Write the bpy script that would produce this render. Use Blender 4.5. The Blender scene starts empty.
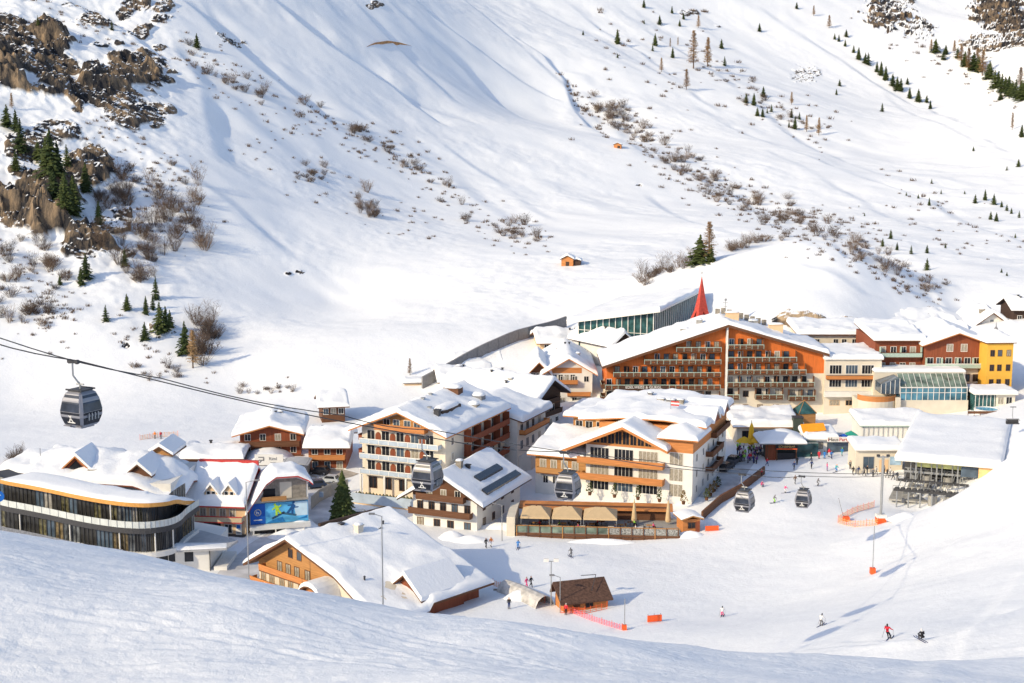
import bpy, bmesh, math, random
import numpy as np
from mathutils import Vector, Matrix, noise as mnoise

random.seed(7)
R = math.radians
scene = bpy.context.scene
COL = scene.collection

# ------------------------------------------------------------------ camera
F = 50.0 / 36.0 * 1024.0
PITCH = R(8.85)
CZ = 70.0
cp, sp = math.cos(PITCH), math.sin(PITCH)
cd = bpy.data.cameras.new('camera'); cd.lens = 50; cd.sensor_width = 36
cd.clip_start = 0.5; cd.clip_end = 6000
cam = bpy.data.objects.new('camera', cd); COL.objects.link(cam)
cam.location = (0, 0, CZ); cam.rotation_euler = (R(90) - PITCH, 0, 0)
scene.camera = cam

def ray(px, py):
    a = (px - 512.0) / F; b = (341.5 - py) / F
    dy = cp + b * sp; dz = b * cp - sp
    return a / dy, dz / dy
def at(px, py, Y):
    a, s = ray(px, py); return Vector((a * Y, Y, CZ + s * Y))
def onz(px, py, z):
    a, s = ray(px, py); Y = (z - CZ) / s; return Vector((a * Y, Y, z))
def proj(x, y, z):
    zz = z - CZ
    d = y * cp - zz * sp; u = y * sp + zz * cp
    return 512 + F * x / d, 341.5 - F * u / d
def ppm(px, py, Y):
    "pixels per metre at depth Y"
    b = (341.5 - py) / F
    return F / (Y / (cp + b * sp))

# ------------------------------------------------------------------ terrain
def hsh(ix, iy, seed):
    h = (ix.astype(np.int64) * 374761393 + iy.astype(np.int64) * 668265263 + seed * 974711) & 0xffffffff
    h = ((h ^ (h >> 13)) * 1274126177) & 0xffffffff
    h = (h ^ (h >> 16)) & 0xffff
    return h / 32767.5 - 1.0
def vnoise(x, y, seed=0):
    ix = np.floor(x); iy = np.floor(y); fx = x - ix; fy = y - iy
    fx = fx * fx * fx * (fx * (fx * 6 - 15) + 10); fy = fy * fy * fy * (fy * (fy * 6 - 15) + 10)
    a = hsh(ix, iy, seed); b = hsh(ix + 1, iy, seed); c = hsh(ix, iy + 1, seed); d = hsh(ix + 1, iy + 1, seed)
    return (a * (1 - fx) + b * fx) * (1 - fy) + (c * (1 - fx) + d * fx) * fy
def fbm(x, y, seed=0, oc=4, g=0.5):
    s = 0; am = 1; t = 0
    for k in range(oc):
        s = s + am * vnoise(x * 2 ** k + 17.3 * k, y * 2 ** k - 9.1 * k, seed + k); t += am; am *= g
    return s / t
def sst(a, b, x):
    t = np.clip((x - a) / (b - a), 0, 1); return t * t * (3 - 2 * t)

PY = [  # (px, py, depth)
 (0,683,58),(256,683,60),(512,683,60),(700,683,62),(800,683,65),(900,683,71),(1024,683,82),
 (0,570,70),(120,583,72),(250,601,70),(400,640,68),(600,660,68),
 (0,534,100),(60,549,106),(128,563,110),(190,576,108),(250,588,102),(380,607,80),(500,624,73),(600,643,72),(700,655,75),
 (800,660,80),(900,660,90),(1020,660,98),(889,643,132),(1020,640,126),(850,620,158),(700,633,172),
 (950,560,182),(1020,600,146),(1020,500,200),(1020,450,225),(992,472,232),(968,492,222),
 (566,327,388),(500,330,380),(400,340,370),(300,370,352),(240,385,350),
 (0,385,345),(100,380,348),(0,300,380),(100,300,385),(190,345,370),(30,210,430),(100,230,425),
 (160,260,418),(200,300,400),(215,340,380),(250,300,410),(250,240,450),(250,340,380),(230,180,490),
 (150,150,490),(80,90,515),(0,60,520),(0,0,590),(150,0,640),(150,60,575),(250,100,585),(300,0,740),
 (400,100,690),(400,0,850),(400,200,560),(400,280,442),(300,200,505),(330,300,430),(500,200,590),(500,270,450),
 (500,100,820),(500,0,1020),(617,145,720),(569,262,455),(600,60,930),(700,0,1160),(700,100,900),(700,200,640),
 (650,268,440),(800,160,760),(800,234,505),(800,100,960),(800,0,1220),(900,50,1150),(900,150,860),(900,245,500),
 (960,265,450),(1000,0,1340),(1000,100,1050),(1000,200,690),(1000,265,460),(1020,300,395),(1000,330,360),
 (800,240,420),(740,250,416),(700,265,402),(650,300,392),(870,250,408),(930,290,402),(955,307,396),
 (760,280,380),(760,325,353),(850,327,353),(850,282,378),(700,312,372),
 (0,-150,800),(512,-150,1250),(1024,-150,1600),
]
PZ = [  # (px, py, z)
 (222,577,2),(490,605,2),(560,612,2),(571,557,1),(520,560,1),(600,537,0),(722,616,2.8),(690,500,2.0),(740,500,2.5),
 (640,600,2),(774,499,3),(800,465,3.6),(870,470,4),(925,513,2.6),(900,512,2.8),(940,505,3.5),(872,572,6.5),(800,560,2.5),(800,600,4),
 (720,415,4.5),(607,412,5),(823,412,5),(880,410,5.5),(985,400,8),(1020,400,10),(445,509,.5),(476,530,.5),(355,509,.5),
 (540,430,3),(345,440,3),(100,430,3),(0,440,3),(0,400,3),(200,400,3),(300,395,3.5),(0,500,2.5),(422,390,4),(187,532,1.5),
 (520,400,4),(460,420,3),
]
RAW = [(-40,10,65),(0,0,61),(40,0,57),(0,-60,74),(-90,-60,85),(90,-60,68),
 (-60,155,12),(-35,140,16),(-35,160,7),(-15,120,22),(-10,150,6),(5,120,20),(9,150,8),(18,130,16),(22,112,23),(12,108,24.5),(34,112,22.5),(20,150,9.5),(-60,180,4),(-40,185,2.5),(-20,175,3),(0,175,3),
 (60,338,9),(85,338,9.5),(105,340,10.5),(120,345,11.5),(108,362,13),(45,330,9),(60,330,9.5),(30,330,9),(88,452,26.5),(68,450,26),(108,446,22),
 (-250,400,75),(-200,300,32),(-150,250,12),(-130,200,8),(-110,150,27),(-100,100,55),(-60,60,55),
 (150,250,38),(150,150,42),(120,100,44),(60,60,46),(250,400,32),(500,700,100),(450,1000,160),(-400,600,190),(-650,900,330),(-500,1500,420),(0,2100,560),(700,2200,480),(1200,1500,360)]
ctrl = [tuple(at(*p)) for p in PY] + [tuple(onz(*p)) for p in PZ] + RAW
CT = np.array(ctrl, float)
SC = 100.0
def _tps_fit(P, reg=2e-4):
    n = len(P); X = P[:, :2] / SC
    r2 = ((X[:, None, :] - X[None, :, :]) ** 2).sum(-1)
    K = np.where(r2 > 0, 0.5 * r2 * np.log(np.maximum(r2, 1e-12)), 0) + reg * np.eye(n)
    A = np.zeros((n + 3, n + 3)); A[:n, :n] = K
    A[:n, n] = 1; A[:n, n + 1:] = X; A[n, :n] = 1; A[n + 1:, :n] = X.T
    b = np.zeros(n + 3); b[:n] = P[:, 2]
    return np.linalg.solve(A, b)
TW = _tps_fit(CT)
def base_h(x, y):
    x = np.asarray(x, float) / SC; y = np.asarray(y, float) / SC
    n = len(CT); out = TW[n] + TW[n + 1] * x + TW[n + 2] * y
    for i in range(n):
        r2 = (x - CT[i, 0] / SC) ** 2 + (y - CT[i, 1] / SC) ** 2
        out = out + TW[i] * 0.5 * r2 * np.log(r2 + 1e-12)
    return out
def _ground(px, py, h, lo=40, hi=2000, n=900):
    a, s = ray(px, py)
    Y = lo * (hi / lo) ** (np.arange(n) / (n - 1)); z = CZ + s * Y
    d = z - h(a * Y, Y)
    k = np.where(d < 0)[0]
    if len(k) == 0: return Vector((a * 900, 900, CZ + s * 900))
    k = max(k[0], 1); t0, t1 = Y[k - 1], Y[k]
    tt = np.linspace(t0, t1, 24); dd = CZ + s * tt - h(a * tt, tt)
    j = np.where(dd < 0)[0]; j = j[0] if len(j) else 23
    return Vector((a * tt[j], tt[j], CZ + s * tt[j]))

GUL = [  # polyline in px on the slope, drop, ramp width, recovery length
 ([(262,-12),(300,22),(337,50),(395,86),(449,126)], 4.5, 5, 28),
 ([(410,-6),(433,14),(491,56),(530,84),(568,104)], 3.6, 5, 22),
 ([(505,28),(516,34),(544,53),(565,77),(572,102),(610,137)], 4.5, 4, 20),
 ([(380,-8),(420,30),(466,70),(530,120)], 2.2, 9, 34),
 ([(180,-5),(240,50),(310,105),(360,140)], 2.6, 7, 30),
 ([(330,90),(390,130),(450,170),(540,230)], 1.4, 8, 30),
 ([(600,-5),(700,60),(820,150),(905,185)], 2.0, 8, 36),
 ([(740,-5),(840,60),(930,110),(1020,160)], 2.2, 7, 40),
 ([(690,100),(760,140),(850,175),(960,205)], 1.6, 8, 40),
 ([(860,175),(930,200),(1000,235),(1040,250)], 2.2, 6, 30),
 ([(520,-5),(600,40),(680,85)], 2.0, 8, 36),
 ([(575,95),(640,150),(720,185),(780,215)], 2.4, 6, 24),
 ([(840,255),(880,268),(915,292),(950,308)], 3.0, 4, 12),
 ([(170,30),(205,85),(215,130),(225,165)], 2.6, 8, 26),
 ([(60,-5),(130,30),(165,60)], 4.0, 5, 20),
]
GUL += [([(195,-6),(255,58),(325,108)], 1.4, 5, 18), ([(345,-8),(400,48),(468,108)], 1.6, 5, 18), ([(455,-8),(540,62),(600,112)], 1.6, 5, 20), ([(90,110),(155,148),(228,198),(300,262)], 1.5, 5, 14),
 ([(415,118),(495,178),(560,222)], 1.1, 5, 16), ([(640,188),(720,230),(760,240)], 1.2, 5, 16), ([(880,88),(955,130),(1030,168)], 1.6, 6, 22), ([(760,150),(860,200),(960,238)], 1.5, 6, 22), ([(560,-6),(640,50),(700,98),(740,120)], 1.5, 6, 22),
 ([(230,210),(300,258),(360,300)], .9, 6, 16), ([(795,262),(830,270),(870,300)], 1.0, 5, 10), ([(720,262),(750,275),(790,300)], .8, 5, 10)]
GW = []
for pts, D, w, L in GUL:
    wp = np.array([tuple(_ground(p[0], p[1], base_h)) for p in pts])[:, :2]
    GW.append((wp, D, w, L))
TRK = [([(835,641),(900,642),(960,632),(1030,604)], .55, 1.6, 2.6), ([(800,650),(870,646),(930,640),(985,626)], .35, 1.4, 2.2),
 ([(-10,598),(250,640),(620,690)], .09, .3, .5), ([(-10,606),(250,649),(600,690)], .09, .3, .5), ([(100,588),(400,652),(560,692)], .08, .3, .5), ([(290,606),(500,655),(700,690)], .09, .3, .5), ([(296,603),(510,652),(712,690)], .09, .3, .5), ([(-10,664),(300,668),(640,652)], .08, .3, .5), ([(-10,640),(200,628),(420,630)], .08, .3, .5), ([(640,692),(760,672),(960,664)], .10, .3, .5), ([(420,690),(620,664),(780,662)], .08, .3, .5), ([(900,690),(960,640),(1030,560)], .25, 1.5, 3), ([(930,560),(980,520),(1030,470)], .25, 1.5, 3)]
TW_ = []
for pts, D, w, L in TRK:
    wp = np.array([tuple(_ground(p[0], p[1], base_h)) for p in pts])[:, :2]
    TW_.append((wp, D, w, L))
def track(x, y):
    return gully(x, y, TW_)
def gully(X_, Y_, lst=None):
    OUT = np.zeros_like(X_)
    for wp, D, w, L in (lst or GW):
        ex_ = min(150, 5 * L + 3 * w + 5)
        I = np.nonzero((X_ > wp[:, 0].min() - ex_) & (X_ < wp[:, 0].max() + ex_) & (Y_ > wp[:, 1].min() - ex_) & (Y_ < wp[:, 1].max() + ex_))[0]
        if not len(I): continue
        x, y = X_[I], Y_[I]
        best = np.full(x.shape, 1e9); sg = np.zeros_like(x); al = np.zeros_like(x)
        tot = 0; lens = np.hypot(*(wp[1:] - wp[:-1]).T); T = lens.sum()
        for i in range(len(wp) - 1):
            p, q = wp[i], wp[i + 1]; d = q - p; l = lens[i]
            t = np.clip(((x - p[0]) * d[0] + (y - p[1]) * d[1]) / l ** 2, 0, 1)
            ex = x - (p[0] + t * d[0]); ey = y - (p[1] + t * d[1])
            r = np.hypot(ex, ey); m = r < best
            side = np.sign(d[0] * ey - d[1] * ex)
            best = np.where(m, r, best); sg = np.where(m, side, sg); al = np.where(m, (tot + t * l) / T, al)
            tot += l
        wob = 0.7 + 0.45 * vnoise(x / 14.0, y / 14.0, 91)
        s = best * sg
        end = sst(0, .12, al) * (1 - sst(.85, 1, al)) * (best < 150)
        f = -D * sst(-w * .5, w * .8, s) * np.exp(-np.maximum(s, 0) / L) + D * .25 * np.exp(-(np.minimum(s + w * .5, 0) / (L * .6)) ** 2) * (s < -w * .5) 
        f = np.where(s >= -w * .5, f + D * .25 * (1 - sst(-w * .5, w * .8, s)), f)
        OUT[I] += f * end * wob
    return OUT
ROCKS = [ # px, py, rx, ry, strength, height
 (14,62,30,32,1.0,7),(50,62,32,44,.95,6),(110,88,42,26,.95,6),(140,64,30,20,.7,4),(95,18,26,14,.6,4),(132,112,40,18,.6,4),(135,0,14,14,.7,4),
 (36,208,50,30,1.0,7),(92,244,34,18,.9,5),(84,170,26,26,.9,5),(22,150,28,20,.6,4),(120,225,16,14,.6,3),(60,130,26,20,.5,3),(232,40,14,9,.7,2),(126,345,8,7,.9,2),
 (1004,14,30,24,1.0,9),(985,42,26,14,.6,6),(888,12,24,20,.8,6),(918,30,16,10,.6,5),(800,320,25,6,1.7,.8),(846,323,24,6,1.7,.8),
 (130, 96, 11, 6, 0.75, 2.6),(163, 9, 9, 6, 0.75, 2.5),(161, 19, 9, 3, 0.75, 2.3),(124, 7, 7, 3, 0.75, 2.9),(146, 25, 11, 3, 0.75, 2.4),(74, 5, 12, 3, 0.75, 1.8),(170, 112, 7, 6, 0.75, 2.3),(136, 30, 13, 5, 0.75, 2.9),(160, 42, 8, 3, 0.75, 1.7),(67, 42, 10, 3, 0.75, 2.5),(98, 43, 12, 4, 0.75, 2.0),(114, 92, 5, 6, 0.75, 1.5),(144, 109, 5, 5, 0.75, 2.0),(125, 6, 5, 3, 0.75, 2.9),(82, 98, 12, 6, 0.75, 2.0),(100, 70, 11, 3, 0.75, 2.6),(149, 111, 5, 6, 0.75, 1.6),(98, 80, 12, 4, 0.75, 2.9),(121, 43, 8, 3, 0.75, 1.6),(77, 90, 13, 3, 0.75, 1.6),(171, 71, 8, 3, 0.75, 2.4),(153, 61, 8, 3, 0.75, 2.9),(64, 66, 12, 3, 0.75, 2.6),(166, 83, 11, 3, 0.75, 2.2),(77, 109, 7, 4, 0.75, 3.0),(155, 125, 9, 4, 0.75, 2.6),(65, 175, 8, 3, 0.75, 2.1),(124, 255, 9, 4, 0.75, 2.0),(20, 173, 10, 6, 0.75, 2.0),(100, 233, 10, 5, 0.75, 2.6),(52, 225, 7, 4, 0.75, 2.7),(89, 175, 12, 5, 0.75, 2.4),(11, 206, 7, 5, 0.75, 2.2),(104, 218, 11, 4, 0.75, 2.5),(95, 239, 7, 5, 0.75, 2.8),(89, 257, 12, 4, 0.75, 2.3),(690, 12, 9, 4, 0.8, 1.6),(718, 25, 5, 2, 0.8, 1.6),(232, 36, 12, 4, 0.8, 1.6),(375, 6, 8, 3, 0.8, 1.6),(640, 185, 4, 2, 0.8, 1.6),(300, 272, 5, 2, 0.8, 1.6),(288, 274, 4, 2, 0.8, 1.6),
 (160,330,14,10,.6,2),(10,45,26,40,.6,5),(805,75,14,10,.5,3),(1010,40,30,12,.7,6),
]
def proj_np(x, y, z):
    zz = z - CZ
    d = np.maximum(y * cp - zz * sp, 1.0); u = y * sp + zz * cp
    return 512 + F * x / d, 341.5 - F * u / d
def rockmask(x, y, zb):
    px, py = proj_np(x, y, zb); m = np.zeros_like(x); hh = np.zeros_like(x)
    for cx, cy, rx, ry, s, h in ROCKS:
        I = np.nonzero((y > 300) & (np.abs(px - cx) < 1.9 * rx) & (np.abs(py - cy) < 1.9 * ry))[0]
        if not len(I): continue
        xi, yi = x[I], y[I]
        r = np.sqrt(((px[I] - cx) / rx) ** 2 + ((py[I] - cy) / ry) ** 2) + (.75 * fbm(xi / 12, yi / 10, 33, 4, .6) if rx > 24 else .75 * fbm(xi / 5, yi / 7, 34, 3))
        k = s * (1 - sst(.55, 1.05, r))
        m[I] = np.maximum(m[I], k); hh[I] = np.maximum(hh[I], k * h)
    return m, hh
def H(x, y, full=False):
    x = np.asarray(x, float); y = np.asarray(y, float)
    sh = x.shape; x = x.ravel(); y = y.ravel()
    zb = base_h(x, y); z = zb.copy()
    mt = sst(345, 420, y)                      # mountain
    fg = 1 - sst(125, 160, y)                  # near slope
    rs = sst(30, 60, x) * (1 - fg) * (1 - sst(215, 240, y))   # right-hand slope
    z += gully(x, y) * sst(330, 360, y)
    u = (x - y) * .7071; v = (x + y) * .7071   # along / across the fall lines
    z += mt * (1.5 * fbm(u / 130, v / 48, 5, 3) + 1.0 * fbm(x / 38, y / 30, 8, 3) + .25 * fbm(u / 40, v / 13, 9, 3) + .16 * fbm(x / 3.2, y / 3.2, 12, 2) * sst(-.2, .4, vnoise(x / 35, y / 35, 13)) + .9 * sst(-60, 0, -np.hypot((x - 85) * .8, y - 385)) * fbm(x / 13, y / 11, 14, 3) + .2 * fbm(x / 7, y / 7, 11, 3) * (.4 + np.maximum(0, vnoise(x / 60, y / 60, 4)) * 2))
    z += (1 - mt) * (1 - fg) * (.16 * fbm(x / 11, y / 11, 21, 3) + .045 * fbm(x / 2.2, y / 2.2, 22, 2))
    lf = sst(-75, -110, x - .12 * (y - 400)) * mt if False else mt * sst(-.20, -.27, x / np.maximum(y, 1))
    z += lf * (2.2 * fbm(x / 20, y / 17, 81, 4, .55) + .8 * np.abs(fbm(x / 7, y / 6, 82, 3)))
    z += track(x, y)
    z += (1 - mt) * (1 - fg) * .055 * fbm((x * .6 + y * .8) / 16, (x * .8 - y * .6) / 1.5, 55, 3)
    z += rs * (.5 * fbm(x / 17, y / 17, 61, 3) + .10 * fbm(x / 4 + y / 9, y / 2.5, 62, 3))
    c, s_ = math.cos(.5), math.sin(.5); p = x * c + y * s_; q = -x * s_ + y * c
    z += fg * (.45 * fbm(x / 16, y / 12, 41, 3) + .15 * fbm(p / 5.5, q / 1.7, 43, 3) + .055 * fbm(p / 2.6, q / 1.1, 44, 4, .65) + .05 * fbm(x / 2.0 + .6 * vnoise(x / 3, y / 2, 46), (y + 1.6 * vnoise(x / 7, y / 6, 50) + .3 * x * vnoise(x / 30, y / 25, 51)) / .45, 48, 4, .65) * (.2 + 1.3 * sst(-.3, .5, fbm(x / 8, y / 5, 47, 2))) + .03 * np.abs(fbm(x / .8, y / .6, 45, 3, .65)))
    m, hh = rockmask(x, y, zb)
    if m.max() > 0:
        wx = x + 5 * fbm(x / 20, y / 20, 76, 2); wy = y + 5 * fbm(x / 20, y / 20, 77, 2)
        k_ = 1 + sst(600, 900, y)
        st = vnoise(wx / (17 * k_), wy / (10 * k_), 71) * .62 + .38 * fbm(wx / (6.5 * k_), wy / (4.2 * k_), 72, 3)
        lv = np.floor(st * 5) / 5 + sst(.62, 1, (st * 5) % 1.0) / 5
        sd = (x * .35 - y * .2 + zb * .8) / 5.5 + .8 * fbm(x / 15, y / 15, 78, 2); lv = lv + .22 * (sst(.0, .25, sd % 1.0) - (sd % 1.0))
        z += 1.25 * np.minimum(hh, 14) * (lv * 1.15 + .34 * (1 - 2 * np.abs(fbm(x / 6, y / 4.5, 73, 4, .6))) + .1)
    if full: return z.reshape(sh), m.reshape(sh)
    return z.reshape(sh)
def ground(px, py): return _ground(px, py, H)
def hz(x, y): return float(H(np.array([x]), np.array([y]))[0])

# ------------------------------------------------------------------ materials
def newmat(name):
    m = bpy.data.materials.new(name); m.use_nodes = True
    nt = m.node_tree; b = nt.nodes['Principled BSDF']; return m, nt, b
MATS = {}
def mat(name, col, rough=.7, var=.12, scale=3.0, bump=0.0, metal=0.0, stretch=None, spec=.3):
    if name in MATS: return MATS[name]
    m, nt, b = newmat(name); N, L = nt.nodes, nt.links
    tc = N.new('ShaderNodeTexCoord'); mp = N.new('ShaderNodeMapping'); nz = N.new('ShaderNodeTexNoise')
    mp.inputs['Scale'].default_value = stretch or (1, 1, 1)
    nz.inputs['Scale'].default_value = scale; nz.inputs['Detail'].default_value = 4
    L.new(tc.outputs['Object'], mp.inputs[0]); L.new(mp.outputs[0], nz.inputs[0])
    cr = N.new('ShaderNodeValToRGB')
    cr.color_ramp.elements[0].position = .3; cr.color_ramp.elements[1].position = .7
    cr.color_ramp.elements[0].color = tuple(c * (1 - var) for c in col) + (1,)
    cr.color_ramp.elements[1].color = tuple(min(1, c * (1 + var)) for c in col) + (1,)
    L.new(nz.outputs[0], cr.inputs[0]); L.new(cr.outputs[0], b.inputs['Base Color'])
    b.inputs['Roughness'].default_value = rough; b.inputs['Metallic'].default_value = metal
    b.inputs['Specular IOR Level'].default_value = spec
    if bump:
        bp = N.new('ShaderNodeBump'); bp.inputs['Strength'].default_value = bump; bp.inputs['Distance'].default_value = .05
        L.new(nz.outputs[0], bp.inputs['Height']); L.new(bp.outputs[0], b.inputs['Normal'])
    MATS[name] = m; return m
def wood(name, col, var=.3): return mat(name, col, .75, var, 1.0, .15, stretch=(.6, .6, 9))

def snow_mat(name, col=(.86, .875, .90), rockcols=None, fine=True):
    m, nt, b = newmat(name); N, L = nt.nodes, nt.links
    b.inputs['Roughness'].default_value = .65; b.inputs['Specular IOR Level'].default_value = .2
    tc = N.new('ShaderNodeTexCoord')
    n1 = N.new('ShaderNodeTexNoise'); n1.inputs['Scale'].default_value = 1.3; n1.inputs['Detail'].default_value = 6; n1.inputs['Roughness'].default_value = .65
    L.new(tc.outputs['Object'], n1.inputs[0])
    bp = N.new('ShaderNodeBump'); bp.inputs['Strength'].default_value = .45; bp.inputs['Distance'].default_value = .2
    L.new(n1.outputs[0], bp.inputs['Height']); L.new(bp.outputs[0], b.inputs['Normal'])
    n2 = N.new('ShaderNodeTexNoise'); n2.inputs['Scale'].default_value = .06; n2.inputs['Detail'].default_value = 5
    L.new(tc.outputs['Object'], n2.inputs[0])
    cr = N.new('ShaderNodeValToRGB'); cr.color_ramp.elements[0].position = .3; cr.color_ramp.elements[1].position = .7
    cr.color_ramp.elements[0].color = tuple(c * .965 for c in col) + (1,); cr.color_ramp.elements[1].color = col + (1,)
    L.new(n2.outputs[0], cr.inputs[0]); base = cr.outputs[0]
    n5 = N.new('ShaderNodeTexNoise'); n5.inputs['Scale'].default_value = 5.0; n5.inputs['Detail'].default_value = 5; n5.inputs['Roughness'].default_value = .7
    L.new(tc.outputs['Object'], n5.inputs[0]); b5 = N.new('ShaderNodeBump'); b5.inputs['Strength'].default_value = .5; b5.inputs['Distance'].default_value = .07
    L.new(n5.outputs[0], b5.inputs['Height']); L.new(bp.outputs[0], b5.inputs['Normal']); L.new(b5.outputs[0], b.inputs['Normal']); bp = b5
    if rockcols:
        at_ = N.new('ShaderNodeAttribute'); at_.attribute_name = 'rock'
        n3 = N.new('ShaderNodeTexNoise'); n3.inputs['Scale'].default_value = .13; n3.inputs['Detail'].default_value = 8; n3.inputs['Roughness'].default_value = .7
        mp3 = N.new('ShaderNodeMapping'); mp3.inputs['Scale'].default_value = (1.3, 1.3, .45); L.new(tc.outputs['Object'], mp3.inputs[0]); L.new(mp3.outputs[0], n3.inputs[0])
        rc = N.new('ShaderNodeValToRGB'); e = rc.color_ramp.elements
        e[0].position = .44; e[0].color = (.022, .022, .026, 1); e[1].position = .70; e[1].color = (.40, .28, .17, 1)
        k = e.new(.54); k.color = (.14, .105, .075, 1)
        L.new(n3.outputs[0], rc.inputs[0])
        ge = N.new('ShaderNodeNewGeometry'); sx = N.new('ShaderNodeSeparateXYZ'); L.new(ge.outputs['Normal'], sx.inputs[0])
        n4 = N.new('ShaderNodeTexNoise'); n4.inputs['Scale'].default_value = .5; n4.inputs['Detail'].default_value = 5
        L.new(tc.outputs['Object'], n4.inputs[0])
        def math_(op, a, b_=None, v=None):
            q = N.new('ShaderNodeMath'); q.operation = op
            L.new(a, q.inputs[0])
            if b_ is not None: L.new(b_, q.inputs[1])
            elif v is not None: q.inputs[1].default_value = v
            return q.outputs[0]
        st = math_('SUBTRACT', sx.outputs[2], math_('MULTIPLY', n4.outputs[0], v=.34))
        st = math_('SUBTRACT', st, math_('MULTIPLY', at_.outputs['Fac'], v=.05))
        mr = N.new('ShaderNodeMapRange'); mr.inputs['From Min'].default_value = .66; mr.inputs['From Max'].default_value = .58
        mr.inputs['To Min'].default_value = 0; mr.inputs['To Max'].default_value = 1; L.new(st, mr.inputs[0])
        mk = N.new('ShaderNodeMapRange'); mk.inputs['From Min'].default_value = .12; mk.inputs['From Max'].default_value = .3; L.new(at_.outputs['Fac'], mk.inputs[0])
        fac = math_('MULTIPLY', mr.outputs[0], mk.outputs[0])
        mx = N.new('ShaderNodeMixRGB'); L.new(fac, mx.inputs[0]); L.new(base, mx.inputs[1]); L.new(rc.outputs[0], mx.inputs[2]); base = mx.outputs[0]
        # trampled / groomed village snow is greyer
        tn = N.new('ShaderNodeMapRange'); tn.inputs['From Min'].default_value = 1.0; tn.inputs['From Max'].default_value = 1.25; L.new(at_.outputs['Fac'], tn.inputs[0])
        tm = N.new('ShaderNodeMixRGB'); L.new(tn.outputs[0], tm.inputs[0]); L.new(rc.outputs[0], tm.inputs[1]); tm.inputs[2].default_value = (.46, .34, .22, 1); L.new(tm.outputs[0], mx.inputs[2])
        b2 = N.new('ShaderNodeBump'); b2.inputs['Distance'].default_value = 2.2; L.new(n3.outputs[0], b2.inputs['Height']); L.new(bp.outputs[0], b2.inputs['Normal']); L.new(math_('MULTIPLY', fac, v=.9), b2.inputs['Strength']); L.new(b2.outputs[0], b.inputs['Normal'])
    L.new(base, b.inputs['Base Color'])
    return m

# ------------------------------------------------------------------ helpers
def prop(o, label=None, cat=None, group=None, kind=None):
    if label: o['label'] = label
    if cat: o['category'] = cat
    if group: o['group'] = group
    if kind: o['kind'] = kind
    return o
def link(o, parent=None):
    COL.objects.link(o)
    if parent is not None: o.parent = parent
    return o
def root(name, label, cat, loc, yaw=0.0, group=None):
    o = bpy.data.objects.new(name, None); link(o); o.location = loc; o.rotation_euler = (0, 0, yaw)
    o.empty_display_size = .5
    return prop(o, label, cat, group)
def tree_copy(o, parent=None):
    c = o.copy(); link(c, parent)
    for ch in list(o.children): tree_copy(ch, c)
    return c

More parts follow.
